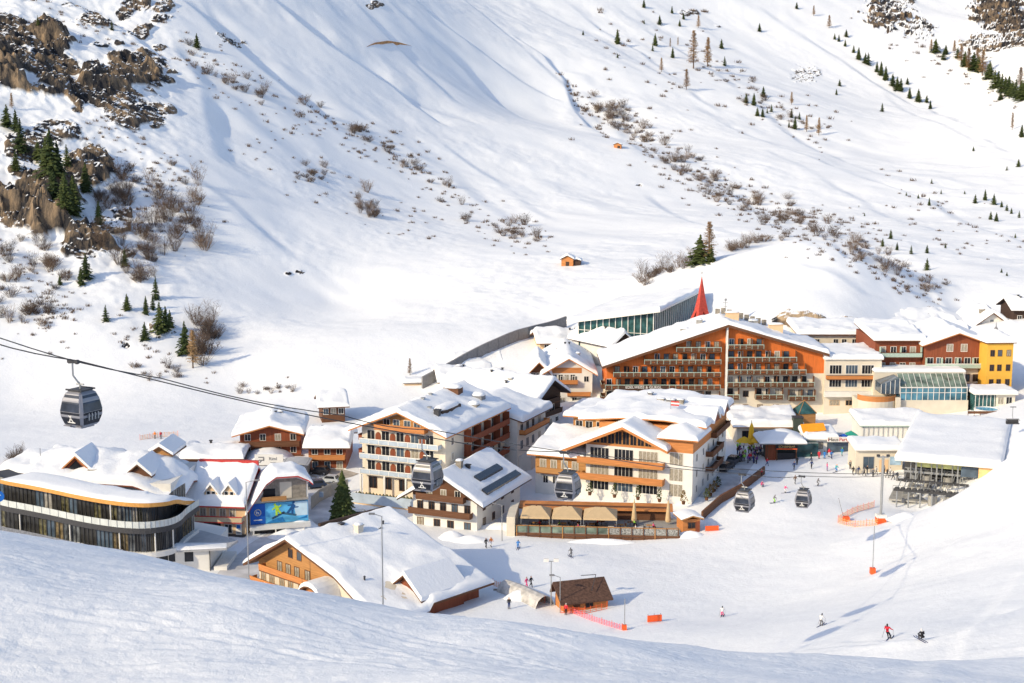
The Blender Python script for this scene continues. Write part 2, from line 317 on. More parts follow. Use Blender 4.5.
class MB:
    def __init__(s): s.v = []; s.f = []; s.mi = []
    def add(s, vs, fs, mi=0):
        n = len(s.v); s.v += [tuple(v) for v in vs]; s.f += [tuple(i + n for i in f) for f in fs]; s.mi += [mi] * len(fs); return s
    def box(s, x0, x1, y0, y1, z0, z1, mi=0):
        return s.add([(x0,y0,z0),(x1,y0,z0),(x1,y1,z0),(x0,y1,z0),(x0,y0,z1),(x1,y0,z1),(x1,y1,z1),(x0,y1,z1)],
                     [(0,3,2,1),(4,5,6,7),(0,1,5,4),(1,2,6,5),(2,3,7,6),(3,0,4,7)], mi)
    def prism(s, poly, y0, y1, mi=0):      # poly in xz, counter-clockwise seen from -y
        n = len(poly)
        vs = [(x, y0, z) for x, z in poly] + [(x, y1, z) for x, z in poly]
        fs = [tuple(range(n)), tuple(range(2 * n - 1, n - 1, -1))] + [((i + 1) % n, i, i + n, (i + 1) % n + n) for i in range(n)]
        return s.add(vs, fs, mi)
    def plan(s, poly, z0, z1, mi=0):       # poly in xy, counter-clockwise from above
        n = len(poly)
        vs = [(x, y, z0) for x, y in poly] + [(x, y, z1) for x, y in poly]
        fs = [tuple(range(n - 1, -1, -1)), tuple(range(n, 2 * n))] + [(i, (i + 1) % n, (i + 1) % n + n, i + n) for i in range(n)]
        return s.add(vs, fs, mi)
    def tube(s, p, q, r0, r1=None, n=8, cap=True, mi=0):
        p = Vector(p); q = Vector(q); r1 = r0 if r1 is None else r1
        d = (q - p).normalized(); a = d.orthogonal().normalized(); b = d.cross(a)
        vs = []
        for c, r in ((p, r0), (q, r1)):
            for i in range(n):
                t = 2 * math.pi * i / n; vs.append(c + a * (r * math.cos(t)) + b * (r * math.sin(t)))
        fs = [(i, (i + 1) % n, (i + 1) % n + n, i + n) for i in range(n)]
        if cap: fs += [tuple(range(n - 1, -1, -1)), tuple(range(n, 2 * n))]
        return s.add(vs, fs, mi)
    def path(s, pts, r, n=6):
        for i in range(len(pts) - 1): s.tube(pts[i], pts[i + 1], r, n=n)
        return s
    def lathe(s, prof, n=16, c=(0, 0), mi=0):
        vs = []; m = len(prof)
        for r, z in prof:
            for i in range(n):
                t = 2 * math.pi * i / n; vs.append((c[0] + r * math.cos(t), c[1] + r * math.sin(t), z))
        fs = [(j * n + i, j * n + (i + 1) % n, (j + 1) * n + (i + 1) % n, (j + 1) * n + i) for j in range(m - 1) for i in range(n)]
        fs += [tuple(range(n - 1, -1, -1)), tuple(range((m - 1) * n, m * n))]
        return s.add(vs, fs, mi)
    def mesh(s, name, mats, smooth=False):
        me = bpy.data.meshes.new(name); me.from_pydata(s.v, [], s.f)
        for m in (mats if isinstance(mats, (list, tuple)) else [mats]): me.materials.append(m)
        if any(s.mi): me.polygons.foreach_set('material_index', s.mi)
        if smooth: me.polygons.foreach_set('use_smooth', [True] * len(me.polygons))
        me.update(); return me
    def build(s, name, mats, parent=None, smooth=False, loc=None, rotz=0):
        o = bpy.data.objects.new(name, s.mesh(name, mats, smooth)); link(o, parent)
        if loc is not None: o.location = loc
        if rotz: o.rotation_euler = (0, 0, rotz)
        return o
def meshobj(name, me, parent=None, loc=(0, 0, 0), rotz=0.0):
    o = bpy.data.objects.new(name, me); link(o, parent); o.location = loc; o.rotation_euler = (0, 0, rotz); return o

# ------------------------------------------------------------------ ground sheet
SNOW_GROUND = snow_mat('snow_ground', rockcols=True)
SNOW = snow_mat('snow_cover')
def build_ground():
    def seq(a, b, st): return list(np.arange(a, b, st))
    ys = seq(-70, 35, 5) + seq(35, 52, .4) + seq(52, 112, .14) + seq(112, 125, .25) + seq(125, 160, .5) + seq(160, 340, .75) + seq(340, 620, .8) + seq(620, 1150, 1.5) + seq(1150, 1500, 4) + seq(1500, 2201, 14)
    ts = np.concatenate([np.linspace(-.75, -.37, 60, endpoint=False), np.linspace(-.37, .37, 860, endpoint=False), np.linspace(.37, .75, 61)])
    ys = np.array(ys); X = ts[None, :] * (ys[:, None] + 75) ; Y = np.repeat(ys[:, None], len(ts), 1)
    Z, M = H(X, Y, True)
    nr, nc = Z.shape
    co = np.stack([X, Y, Z], -1).reshape(-1, 3)
    idx = np.arange(nr * nc).reshape(nr, nc)
    q = np.stack([idx[:-1, :-1], idx[:-1, 1:], idx[1:, 1:], idx[1:, :-1]], -1).reshape(-1, 4)
    me = bpy.data.meshes.new('snowy_terrain')
    me.vertices.add(len(co)); me.vertices.foreach_set('co', co.ravel())
    me.loops.add(len(q) * 4); me.loops.foreach_set('vertex_index', q.ravel())
    me.polygons.add(len(q)); me.polygons.foreach_set('loop_start', np.arange(0, len(q) * 4, 4))
    rk = M.ravel()[q].max(1); me.polygons.foreach_set('use_smooth', rk < .15)
    at_ = me.attributes.new('rock', 'FLOAT', 'POINT'); at_.data.foreach_set('value', M.ravel())
    me.materials.append(SNOW_GROUND); me.update(calc_edges=True)
    o = bpy.data.objects.new('snowy_terrain', me); link(o); o['kind'] = 'structure'
    return o
build_ground()

# ------------------------------------------------------------------ light
SUN_EL = R(26.5)
SUN_TRAVEL = Vector((.80, .60, 0)).normalized()
ld = bpy.data.lights.new('sun', 'SUN'); ld.energy = 2.5; ld.angle = R(.5); ld.color = (1.0, .84, .56)
sun = bpy.data.objects.new('sun', ld); COL.objects.link(sun)
dirv = Vector((SUN_TRAVEL.x * math.cos(SUN_EL), SUN_TRAVEL.y * math.cos(SUN_EL), -math.sin(SUN_EL)))
sun.rotation_euler = dirv.to_track_quat('-Z', 'Y').to_euler(); sun.location = (-100, -100, 200)
w = bpy.data.worlds.new('World'); scene.world = w; w.use_nodes = True
nt = w.node_tree; bg = nt.nodes['Background']
sky = nt.nodes.new('ShaderNodeTexSky'); sky.sky_type = 'NISHITA'; sky.sun_disc = False
sky.sun_elevation = SUN_EL; sky.sun_rotation = math.atan2(-SUN_TRAVEL.x, -SUN_TRAVEL.y)
sky.altitude = 1900; sky.dust_density = 5.0; sky.ozone_density = .2; nt.links.new(sky.outputs[0], bg.inputs[0]); bg.inputs[1].default_value = .145
vs = scene.view_settings; vs.view_transform = 'Standard'; vs.look = 'None'; vs.gamma = 1; vs.use_curve_mapping = False; vs.exposure = 0.67
scene.cycles.max_bounces = 6; scene.cycles.diffuse_bounces = 3; scene.cycles.glossy_bounces = 2; scene.cycles.transmission_bounces = 2
scene.cycles.transparent_max_bounces = 4
# ------------------------------------------------------------------ palette
W_CREAM = mat('render_cream', (.65, .585, .48), .85, .06, .6)
W_WHITE = mat('render_white', (.71, .69, .65), .85, .05, .6)
W_YELLOW = mat('render_yellow', (.72, .50, .30), .85, .06, .6)
W_OCHRE = mat('render_ochre', (.72, .40, .06), .8, .06, .6)
W_ORANGE = mat('timber_orange', (.60, .15, .03), .7, .14, 1.2, .1, stretch=(4, 4, .3))
W_ORANGE2 = mat('timber_light_orange', (.50, .20, .065), .7, .2, 1.2, .1, stretch=(.4, .4, 6))
W_RED = mat('timber_red_brown', (.23, .065, .03), .75, .2, 1.2, .1, stretch=(4, 4, .3))
W_BROWN = mat('timber_brown', (.13, .058, .03), .75, .25, 1.2, .1, stretch=(.4, .4, 6))
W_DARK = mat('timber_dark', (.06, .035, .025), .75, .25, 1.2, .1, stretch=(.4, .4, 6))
W_HONEY = mat('timber_honey', (.42, .21, .075), .7, .2, 1.2, .1, stretch=(.4, .4, 6))
TRIM_RED = mat('red_trim', (.50, .05, .045), .6, .1)
TRIM_WHITE = mat('white_frame', (.74, .72, .68), .6, .04)
TRIM_GREEN = mat('green_white_rail', (.36, .46, .40), .6, .12, 4)
TRIM_ORANGE = mat('larch_fascia', (.60, .30, .08), .6, .12, 2)
GREY = mat('grey_panel', (.20, .20, .21), .6, .15, 1.5)
GREY_L = mat('grey_light', (.42, .42, .43), .6, .1, 1.5)
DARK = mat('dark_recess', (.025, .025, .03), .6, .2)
METAL = mat('galvanised_metal', (.34, .35, .36), .45, .1, 6, metal=.5)
METAL_D = mat('dark_metal', (.05, .05, .055), .5, .15, 6)
CONCRETE = mat('concrete', (.33, .32, .30), .85, .12, 1.5, .1)
STONE = mat('stone_wall', (.27, .24, .20), .9, .3, 1.6, .3)
BLUE_RAIL = mat('pale_blue_rail', (.40, .47, .55), .6, .12, .8)
BEIGE = mat('beige_canvas', (.56, .41, .24), .85, .06, 1.5)
YELLOW = mat('yellow_canvas', (.85, .48, .03), .8, .08, 1.5)
def glass(name, col, rough=.12, var=.4, scale=.6):
    return mat(name, col, rough, var, scale, spec=.3)
G_DARK = glass('window_glass', (.02, .022, .028))
G_BLUE_REFLECT = glass('window_glass_blue_reflect', (.07, .10, .14))  # bluish reflection put into the pane colour
G_CURT = mat('curtained_glass', (.30, .27, .22), .4, .5, 2.0, spec=.4, stretch=(5, 1, 1))
G_TEAL = glass('teal_glass', (.035, .095, .10), var=.6)
G_GREEN = glass('conservatory_glass', (.16, .21, .17), .1, .6, .5)
PANES = [G_DARK] * 7 + [G_BLUE_REFLECT] * 2 + [G_CURT] * 3

_wm = {}
def win_meshes(w, h, fmat, deep=.06, mull=1, f=.09):
    k = (round(w, 2), round(h, 2), fmat.name, mull)
    if k not in _wm:
        a = MB()
        a.box(-w/2 - f, -w/2, -deep, .02, -f, h + f).box(w/2, w/2 + f, -deep, .02, -f, h + f)
        a.box(-w/2, w/2, -deep, .02, -f, 0).box(-w/2, w/2, -deep, .02, h, h + f)
        for i in range(mull):
            x = -w/2 + w * (i + 1) / (mull + 1); a.box(x - .03, x + .03, -deep + .015, .0, 0, h)
        p = MB().box(-w/2, w/2, -.02, .01, 0, h)
        _wm[k] = (a.mesh('window', fmat), [])
        for pm in (G_DARK, G_BLUE_REFLECT, G_CURT, G_TEAL):
            _wm[k][1].append((pm, p.mesh('pane', pm)))
    return _wm[k]

class Bld:
    def __init__(s, name, label, cat, o, yaw, w, d, group=None, z=None):
        s.w, s.d, s.yaw = w, d, yaw; s.o = Vector(o)
        if z is not None: s.o.z = z
        s.r = root(name, label, cat, s.o, yaw, group)
    @staticmethod
    def fit(pl, pr, z):
        a = onz(*pl, z); b = onz(*pr, z); v = b - a
        return a, math.atan2(v.y, v.x), v.length
    def face(s, face, u, z, off=0.0):
        if face == 'F': return (u, -off, z), 0
        if face == 'R': return (s.w + off, u, z), R(90)
        if face == 'L': return (-off, s.d - u, z), R(-90)
        if face == 'K': return (s.w - u, s.d + off, z), R(180)
    def window(s, face, u, z, w=1.1, h=1.25, fmat=None, pane=None, off=0.0, mull=1, name='window', parent=None):
        fm, pm = win_meshes(w, h, fmat or TRIM_WHITE, mull=mull)
        loc, rz = s.face(face, u, z, off)
        o = meshobj(name, fm, parent or s.r, loc, rz)
        pane = pane or random.choice(PANES)
        m = [q for q in pm if q[0] is pane]
        meshobj('pane', (m or pm[:1])[0][1], o)
        return o
    def windows(s, face, us, zs, **k):
        for z in zs:
            for u in us: s.window(face, u, z, **k)
    def part(s, mb, name, m, parent=None, smooth=False): return mb.build(name, m, parent or s.r, smooth)
    def gable_body(s, zl, zr, xr, zt, m, z0=-2.5, name='wall', upper=None, zs=None, y0=0, d=None, x0=0, x1=None):
        d = s.d if d is None else d; w = s.w if x1 is None else x1
        s.part(MB().prism([(x0, z0), (w, z0), (w, zr), (xr, zt), (x0, zl)], y0, y0 + d), name, m)
        if upper:
            def zl_(x): return zl + (zt - zl) * (x - x0) / (xr - x0) if x < xr else zt + (zr - zt) * (x - xr) / (w - xr)
            e = .03
            s.part(MB().prism([(x0 - e, zs), (w + e, zs), (w + e, zr - .02), (xr, zt - .02), (x0 - e, zl - .02)], y0 - e, y0 + d + e), 'gable_cladding', upper)
    def roof(s, x0, x1, y0, y1, zf, snow=.8, slab=.24, rm=None, amp=.10, r=.6, bx=(), by=(), st=.9, seed=0, snow_rect=None, blur=.8, name='roof', sname='snow_cover', snow_mat_=None):
        rm = rm or W_BROWN
        def grid(a, b, br, edge):
            g = set([a, b] + [q for q in br if a < q < b])
            n = max(2, int((b - a) / st)); g |= set(a + (b - a) * i / n for i in range(n + 1))
            if edge:
                for e in (.06, .18, .36, .6): g |= {a + e, b - e}
            g = sorted(g); out = [g[0]]
            for q in g[1:]:
                if q - out[-1] > .03: out.append(q)
            return out
        def sheet(gx, gy, top, bot):
            nx, ny = len(gx), len(gy); m = MB(); vs = []
            for fn in (top, bot):
                for y in gy:
                    for x in gx: vs.append((x, y, fn(x, y)))
            fs = []; N = nx * ny
            for j in range(ny - 1):
                for i in range(nx - 1):
                    a = j * nx + i; fs.append((a, a + 1, a + nx + 1, a + nx)); fs.append((N + a + nx, N + a + nx + 1, N + a + 1, N + a))
            for i in range(nx - 1):
                fs.append((N + i, N + i + 1, i + 1, i)); a = (ny - 1) * nx + i; fs.append((a, a + 1, N + a + 1, N + a))
            for j in range(ny - 1):
                a = j * nx; fs.append((a, a + nx, N + a + nx, N + a)); a = j * nx + nx - 1; fs.append((N + a, N + a + nx, a + nx, a))
            return m.add(vs, fs)
        ro = s.part(sheet(grid(x0, x1, bx, False), grid(y0, y1, by, False), zf, lambda x, y: zf(x, y) - slab), name, rm)
        if snow > 0:
            q = snow_rect or (x0 - .05, x1 + .05, y0 - .05, y1 + .05)
            X0, X1, Y0, Y1 = q
            sd = seed + s.o.x * .37 + s.o.y * .11
            def top(x, y):
                z = 0
                for dx in (-blur, 0, blur):
                    for dy in (-blur, 0, blur):
                        z += zf(min(max(x + dx, X0), X1), min(max(y + dy, Y0), Y1))
                z = z / 9
                nz = mnoise.noise(Vector((x * .22 + sd, y * .22, sd))) * amp * 1.8 + mnoise.noise(Vector((x * .8 + sd, y * .8, 3))) * (amp * .8 + .05) + abs(mnoise.noise(Vector((x * 1.7 + sd, y * 1.1, 7)))) * .10
                dd = min(x - X0, X1 - x, y - Y0, Y1 - y)
                nn = mnoise.noise(Vector((x * .5 + sd, y * .5, 9))) * 1.3
                k = math.sqrt(max(0, 1 - max(0, 1 - dd / r) ** 2))
                base = zf(x, y) + .004
                return base + max(.0, (max(z, base - .02) - base) * k + (snow * (1 + .25 * nn) + nz) * k)
            o = s.part(sheet(grid(X0, X1, bx, True), grid(Y0, Y1, by, True), top, lambda x, y: zf(x, y) + .004), sname, snow_mat_ or SNOW, ro, smooth=True)
            s.snowtop = top
        s.roofo = ro; s.zf = zf
        return ro
    def gable_roof(s, zl, zr, xr, zt, oh=(1.2, .6, .9, .9), y0=0, d=None, x0=0, x1=None, slab=.26, **k):
        d = s.d if d is None else d; w = s.w if x1 is None else x1
        sl = (zt - zl) / max(xr - x0, .01); sr = (zt - zr) / max(w - xr, .01)
        zf = lambda x, y: zt + slab - (sl * (xr - x) if x < xr else sr * (x - xr))
        return s.roof(x0 - oh[2], w + oh[3], y0 - oh[0], y0 + d + oh[1], zf, slab=slab, bx=(xr,), **k)
    def gable_roof_x(s, zf_, zb, yr, zt, oh=(.9, .9, 1., 1.), x0=0, x1=None, y0=0, d=None, slab=.26, **k):
        "ridge along x; eaves front (zf_) and back (zb)"
        d = s.d if d is None else d; w = s.w if x1 is None else x1; y1 = y0 + d
        sf = (zt - zf_) / max(yr - y0, .01); sb = (zt - zb) / max(y1 - yr, .01)
        zf = lambda x, y: zt + slab - (sf * (yr - y) if y < yr else sb * (y - yr))
        return s.roof(x0 - oh[2], w + oh[3], y0 - oh[0], y1 + oh[1], zf, slab=slab, by=(yr,), **k)
    def balcony(s, face, u0, u1, z, dep=1.3, rh=1.0, slabm=None, railm=None, topm=None, parts=0, off=0.0, pm=None, gap=False, posts=0):
        L = u1 - u0; b = MB().box(0, L, -dep, 0, -.16, 0)
        loc, rz = s.face(face, u0, z, off)
        if face in 'LK': loc, rz = s.face(face, u0, z, off)
        o = b.build('balcony', slabm or W_BROWN, s.r, loc=loc, rotz=rz)
        r = MB()
        if gap:
            r.box(0, L, -dep - .04, -dep, .1, .34).box(0, L, -dep - .04, -dep, .44, .86)
        else: r.box(0, L, -dep - .04, -dep, .04, rh - .14)
        r.box(-.04, 0, -dep, -.01, .04, rh - .14).box(L, L + .04, -dep, -.01, .04, rh - .14)
        rr = r.build('railing', railm or W_BROWN, o)
        t = MB().box(-.07, L + .07, -dep - .09, -dep + .03, rh - .14, rh)
        if posts:
            for i in range(posts + 1):
                x = L * i / posts; t.box(x - .05, x + .05, -dep - .08, -dep - .041, 0, rh - .14)
        t.build('handrail', topm or railm or W_BROWN, o)
        if parts:
            if not hasattr(s, '_pt'): s._pt = {}
            k = (dep, (pm or railm or W_BROWN).name)
            if k not in s._pt: s._pt[k] = MB().box(-.05, .05, -dep + .04, -.03, 0, 2.3).mesh('partition', pm or railm or W_BROWN)
            for i in range(parts + 1): meshobj('partition', s._pt[k], o, (.05 + (L - .1) * i / parts, 0, 0))
        return o
    def chimney(s, x, y, w=.9, d=.9, h=1.5, m=None, snow=.35):
        z = s.zf(x, y)
        o = MB().box(x - w/2, x + w/2, y - d/2, y + d/2, z - .6, z + h).box(x - w/2 - .12, x + w/2 + .12, y - d/2 - .12, y + d/2 + .12, z + h, z + h + .14).build('chimney', m or CONCRETE, s.roofo)
        if snow:
            snow_blob(o, x, y, z + h + .14, w/2 + .1, d/2 + .1, snow)
        return o
def snow_blob(parent, x, y, z, rx, ry, h, name='snow_cap'):
    m = MB(); n = 12; vs = []; rings = [(1, 0), (1.03, .35), (.85, .75), (.5, .97)]
    for r, q in rings:
        for i in range(n):
            t = 2 * math.pi * i / n; c, s_ = math.cos(t), math.sin(t); k = 1 / max(abs(c), abs(s_)) ** .7
            vs.append((x + rx * r * c * k, y + ry * r * s_ * k, z + .004 + h * q))
    vs.append((x, y, z + h))
    fs = [(j * n + i, j * n + (i + 1) % n, (j + 1) * n + (i + 1) % n, (j + 1) * n + i) for j in range(3) for i in range(n)]
    fs += [(3 * n + i, 3 * n + (i + 1) % n, 4 * n) for i in range(n)] + [tuple(range(n - 1, -1, -1))]
    return m.add(vs, fs).build(name, SNOW, parent, True)
def lettering(parent, s, size, m, loc, rz=0.0, name='lettering', extrude=.03, align='CENTER', rx=R(90)):
    cu = bpy.data.curves.new('lettering', 'FONT'); cu.body = s; cu.size = size; cu.extrude = extrude; cu.align_x = align; cu.align_y = 'CENTER'; cu.resolution_u = 2
    t = bpy.data.objects.new('tmp_text', cu); COL.objects.link(t)
    dg = bpy.context.evaluated_depsgraph_get(); me = bpy.data.meshes.new_from_object(t.evaluated_get(dg))
    bpy.data.objects.remove(t); bpy.data.curves.remove(cu)
    me.materials.clear(); me.materials.append(m); me.name = 'lettering'
    o = meshobj(name, me, parent, loc, rz); o.rotation_euler = (rx, 0, rz); return o

# ================================================================== 1 orange hotel
def orange_hotel():
    Y = 314.0; a = at(606.6, 412, Y); b_ = at(823, 412, Y)
    w = b_.x - a.x; z0 = 5.0
    B = Bld('mountain_hotel', 'long orange timber hotel with five rows of green railed balconies under a wide snowy gable', 'hotel', (a.x, Y, z0), 0, w, 17)
    xr = w * .548; zt = 19.6; zl = 10.6; zr = 13.2
    B.gable_body(zl, zr, xr, zt, W_CREAM, name='wall')
    roofz = lambda x: zl + (zt - zl) * x / xr if x < xr else zt + (zr - zt) * (x - xr) / (w - xr)
    # orange cladding, left half from z 5.5, right half from 8.4
    B.part(MB().prism([(-.03, 5.45), (xr - .3, 5.45), (xr - .3, roofz(xr - .3) - .02), (-.03, zl - .02)], -.04, 17), 'timber_cladding', W_ORANGE)
    B.part(MB().prism([(xr + .1, 8.9), (w + .03, 8.9), (w + .03, zr - .02), (xr + .1, roofz(xr) - .05)], -.04, 17), 'timber_cladding', W_ORANGE)
    B.part(MB().box(xr - .28, xr + .08, -1.45, .0, -2, zt - .1), 'corner_post', W_WHITE)
    B.gable_roof(zl, zr, xr, zt, oh=(2.0, 1, 1.2, .6), snow=.7, rm=W_BROWN, amp=.3, st=1.1, r=.8, slab=.6)
    k = 4.64
    def X(zx): return (580 + zx / 3.938 - 606.6) / k
    rows_l = [(2.65, 97, 345), (2.65, 430, 567), (5.5, 97, 567), (8.35, 130, 567), (11.2, 255, 567), (14.0, 385, 567)]
    rows_r = [(3.3, 585, 645), (3.3, 712, 825), (3.0, 848, 957), (6.1, 580, 950), (8.95, 580, 915), (11.8, 578, 875), (14.6, 578, 740)]
    for z, p, q in rows_l + rows_r:
        u0, u1 = X(p), X(q); n = max(1, round((u1 - u0) / 3.0))
        if p > 570: u0 = max(u0, xr + .15)
        else: u1 = min(u1, xr - .35)
        B.balcony('F', u0, u1, z, 1.4, 1.05, slabm=W_BROWN, railm=W_BROWN, topm=TRIM_GREEN, parts=n, posts=n * 2, gap=True, pm=W_BROWN)
        u = u0 + .9
        while u < u1 - .6:
            if z + 2.3 < roofz(u) - .2:
                B.window('F', u, z + .08, 1.0, 2.0, fmat=W_DARK if random.random() < .6 else TRIM_WHITE, pane=random.choice([G_DARK, G_DARK, G_BLUE_REFLECT, G_CURT]), off=.045)
            u += 2.05
    for zx in (170, 230, 290, 420, 480, 540, 605, 675, 735, 800, 905): B.window('F', X(zx), .2, 1.1, 1.5, fmat=W_BROWN)
    for zx in (675,): B.windows('F', [X(zx)], [3.6], fmat=W_BROWN)
    sgn = B.part(MB().box(X(160) - .3, X(345) + .3, -1.62, -1.50, 5.62, 6.35), 'sign_board', W_DARK)
    lettering(sgn, 'EDELWEISS & GURGL', .86, TRIM_WHITE, ((X(160) + X(345)) / 2, -1.64, 5.98))
    # left end balconies wrapping round the corner
    for z in (2.65, 5.5): B.balcony('L', 12, 17, z, 1.2, 1.0, railm=W_BROWN, topm=TRIM_GREEN)
    # roof furniture
    for x, y, ww, h in ((xr - 9, 5, 1.6, 1.0), (xr - 5.2, 8, 1.2, 1.3), (xr + 2.4, 9, 3.0, 1.8), (xr + 7.5, 10, 2.0, 1.3), (xr + 12.5, 9, 3.2, 2.0)):
        B.chimney(x, y, ww, 1.2, h, W_YELLOW if h > 1.5 else CONCRETE, .4)
    for i in range(9):
        x = xr - 1 + i * 1.35; y = 12; z = B.zf(x, y)
        MB().box(x, x + 1.1, y, y + .12, z + .6, z + 2.0).build('roof_parapet', STONE, B.roofo)
    z = B.zf(xr + .1, 4)
    an = MB().tube((xr + .1, 4, z), (xr + .1, 4, z + 4.6), .07).box(xr - .5, xr + .7, 3.9, 4.1, z + 4.1, z + 4.2).box(xr - .35, xr + .55, 3.95, 4.05, z + 3.3, z + 3.4).box(xr - .1, xr + .4, 3.8, 4.2, z + 4.6, z + 5.1)
    an.build('antenna_mast', METAL, B.roofo)
    return B
orange_hotel()

# ================================================================== 2 white balcony block right of the hotel
def white_block():
    Y = 313.0; a = at(823.6, 407, Y); b_ = at(880, 407, Y); w = b_.x - a.x
    B = Bld('hotel_annexe', 'white flat roofed hotel block with brown balcony between orange hotel and red brown wing', 'hotel', (a.x, Y, 6), 0, w, 16)
    B.part(MB().box(0, w, 0, 16, -3, 11.2), 'wall', W_CREAM)
    B.roof(-.3, w + .3, -.5, 16, lambda x, y: 11.45, snow=1.0, rm=TRIM_WHITE, amp=.15)
    for z in (8.0, 5.0):
        for u in (2.4, 6.0, 9.6): B.window('F', u, z, 2.6, 1.9, mull=3, pane=random.choice([G_DARK, G_BLUE_REFLECT]))
    B.balcony('F', .3, w - .3, 6.9, 1.2, .95, railm=W_ORANGE2, topm=W_BROWN)
    B.part(MB().box(-.1, w + .1, -1.3, -.01, 2.9, 4.1), 'parapet', W_WHITE)
    for u in (2.4, 6.0, 9.8): B.window('F', u, .8, 2.2, 1.1, fmat=W_YELLOW, mull=2)
    return B
white_block()

# ================================================================== 3 cream rear row
def rear_row():
    a = at(800, 356, 338); b_ = at(880, 356, 338); w = b_.x - a.x
    B = Bld('rear_hotel', 'low cream building with a row of small windows behind the white block', 'hotel', (a.x, 338, a.z + 1.2), 0, w, 12)
    B.part(MB().box(0, w, 0, 12, -6, 4.0), 'wall', W_CREAM)
    B.roof(-1, w + .2, -1, 13, lambda x, y: 4.3 + .08 * y, snow=1.1, rm=W_BROWN, amp=.25)
    for u in (4, 8.5, 10.5, 13, 15.5): B.window('F', u, 1.5, 1.1, 1.4)
rear_row()

# ================================================================== 4 red-brown right wing + yellow tower + conservatory
def red_wing():
    Y = 318.0; a = at(874, 372, Y); b_ = at(921, 372, Y); c = at(986, 372, Y); z0 = a.z + 1.1
    w1 = b_.x - a.x; w = c.x - a.x
    B = Bld('alpine_hotel_wing', 'red brown timber hotel wing with green balconies and a small snowy gable', 'hotel', (a.x, Y, z0), 0, w, 18)
    B.part(MB().box(0, w1, 0, 18, -6, 6.2), 'wall', W_RED)
    B.roof(-.6, w1 + .5, -1.2, 18, lambda x, y: 6.4 + .07 * y, snow=1.3, rm=W_BROWN, amp=.3)
    B.balcony('F', 1.0, w1 - .3, 2.5, 1.3, 1.1, railm=TRIM_GREEN, topm=W_BROWN, parts=2)
    for u in (1.8, 4.2, 6.4, 8.6): B.window('F', u, 2.6, 1.2, 2.1, pane=random.choice([G_DARK, G_CURT])); B.window('F', u, -.5, 1.2, 1.5)
    g0 = w1 + .1; gm = (g0 + w) / 2
    B.part(MB().prism([(g0, -6), (w, -6), (w, 5.4), (gm, 8.0), (g0, 5.4)], -1.5, 18), 'wall', W_RED)
    B.part(MB().box(g0 - .03, w + .03, -1.54, 17, -3.4, -.1), 'white_base', W_CREAM)
    zf = lambda x, y: 8.3 - abs(x - gm) * (2.6 / (gm - g0))
    B.roof(g0 - .9, w + .6, -3.0, 18, zf, snow=.9, rm=W_ORANGE2, amp=.2, bx=(gm,), name='gable_roof')
    B.balcony('F', g0 + .3, w - .2, .2, 1.3, 1.1, railm=TRIM_GREEN, topm=TRIM_WHITE, parts=4, off=1.5)
    for i in range(6): B.window('F', g0 + 1.4 + i * 2.1, .3, 1.3, 2.1, off=1.5); B.window('F', g0 + 1.4 + i * 2.1, -2.9, 1.3, 1.5, fmat=W_BROWN, off=1.54)
    for i in range(2): B.window('F', gm - 1.6 + i * 3.2, 3.9, 1.3, 1.6, off=1.5)
    return B
RW = red_wing()
def yellow_tower():
    Y = 312.0; a = at(985.5, 388, Y); b_ = at(1012, 388, Y); w = b_.x - a.x
    B = Bld('hotel_tower', 'square ochre yellow tower with snowy pyramid roof at the right edge', 'tower', (a.x, Y, a.z), R(4), w, w)
    B.part(MB().box(0, w, 0, w, -4, 10.0), 'wall', W_OCHRE)
    B.roof(-.5, w + .5, -.5, w + .5, lambda x, y: 10.3 + .62 * (w / 2 + .5 - max(abs(x - w / 2), abs(y - w / 2))), snow=.7, rm=W_BROWN, bx=(w / 2,), by=(w / 2,), amp=.1)
    B.windows('F', [1.2, 2.9, 4.9], [7.2, 3.9, .6], w=.85, h=1.3, fmat=W_BROWN); B.windows('R', [1.5, 4.0], [7.2, 3.9, .6], w=.8, h=1.3, fmat=W_BROWN)
    z = 10.3 + .62 * (w / 2 + .5)
    MB().lathe([(.35, z - .1), (.45, z + .5), (.12, z + 1.0), (.03, z + 2.0)], 8, (w/2, w/2)).build('finial', GREY, B.roofo)
yellow_tower()
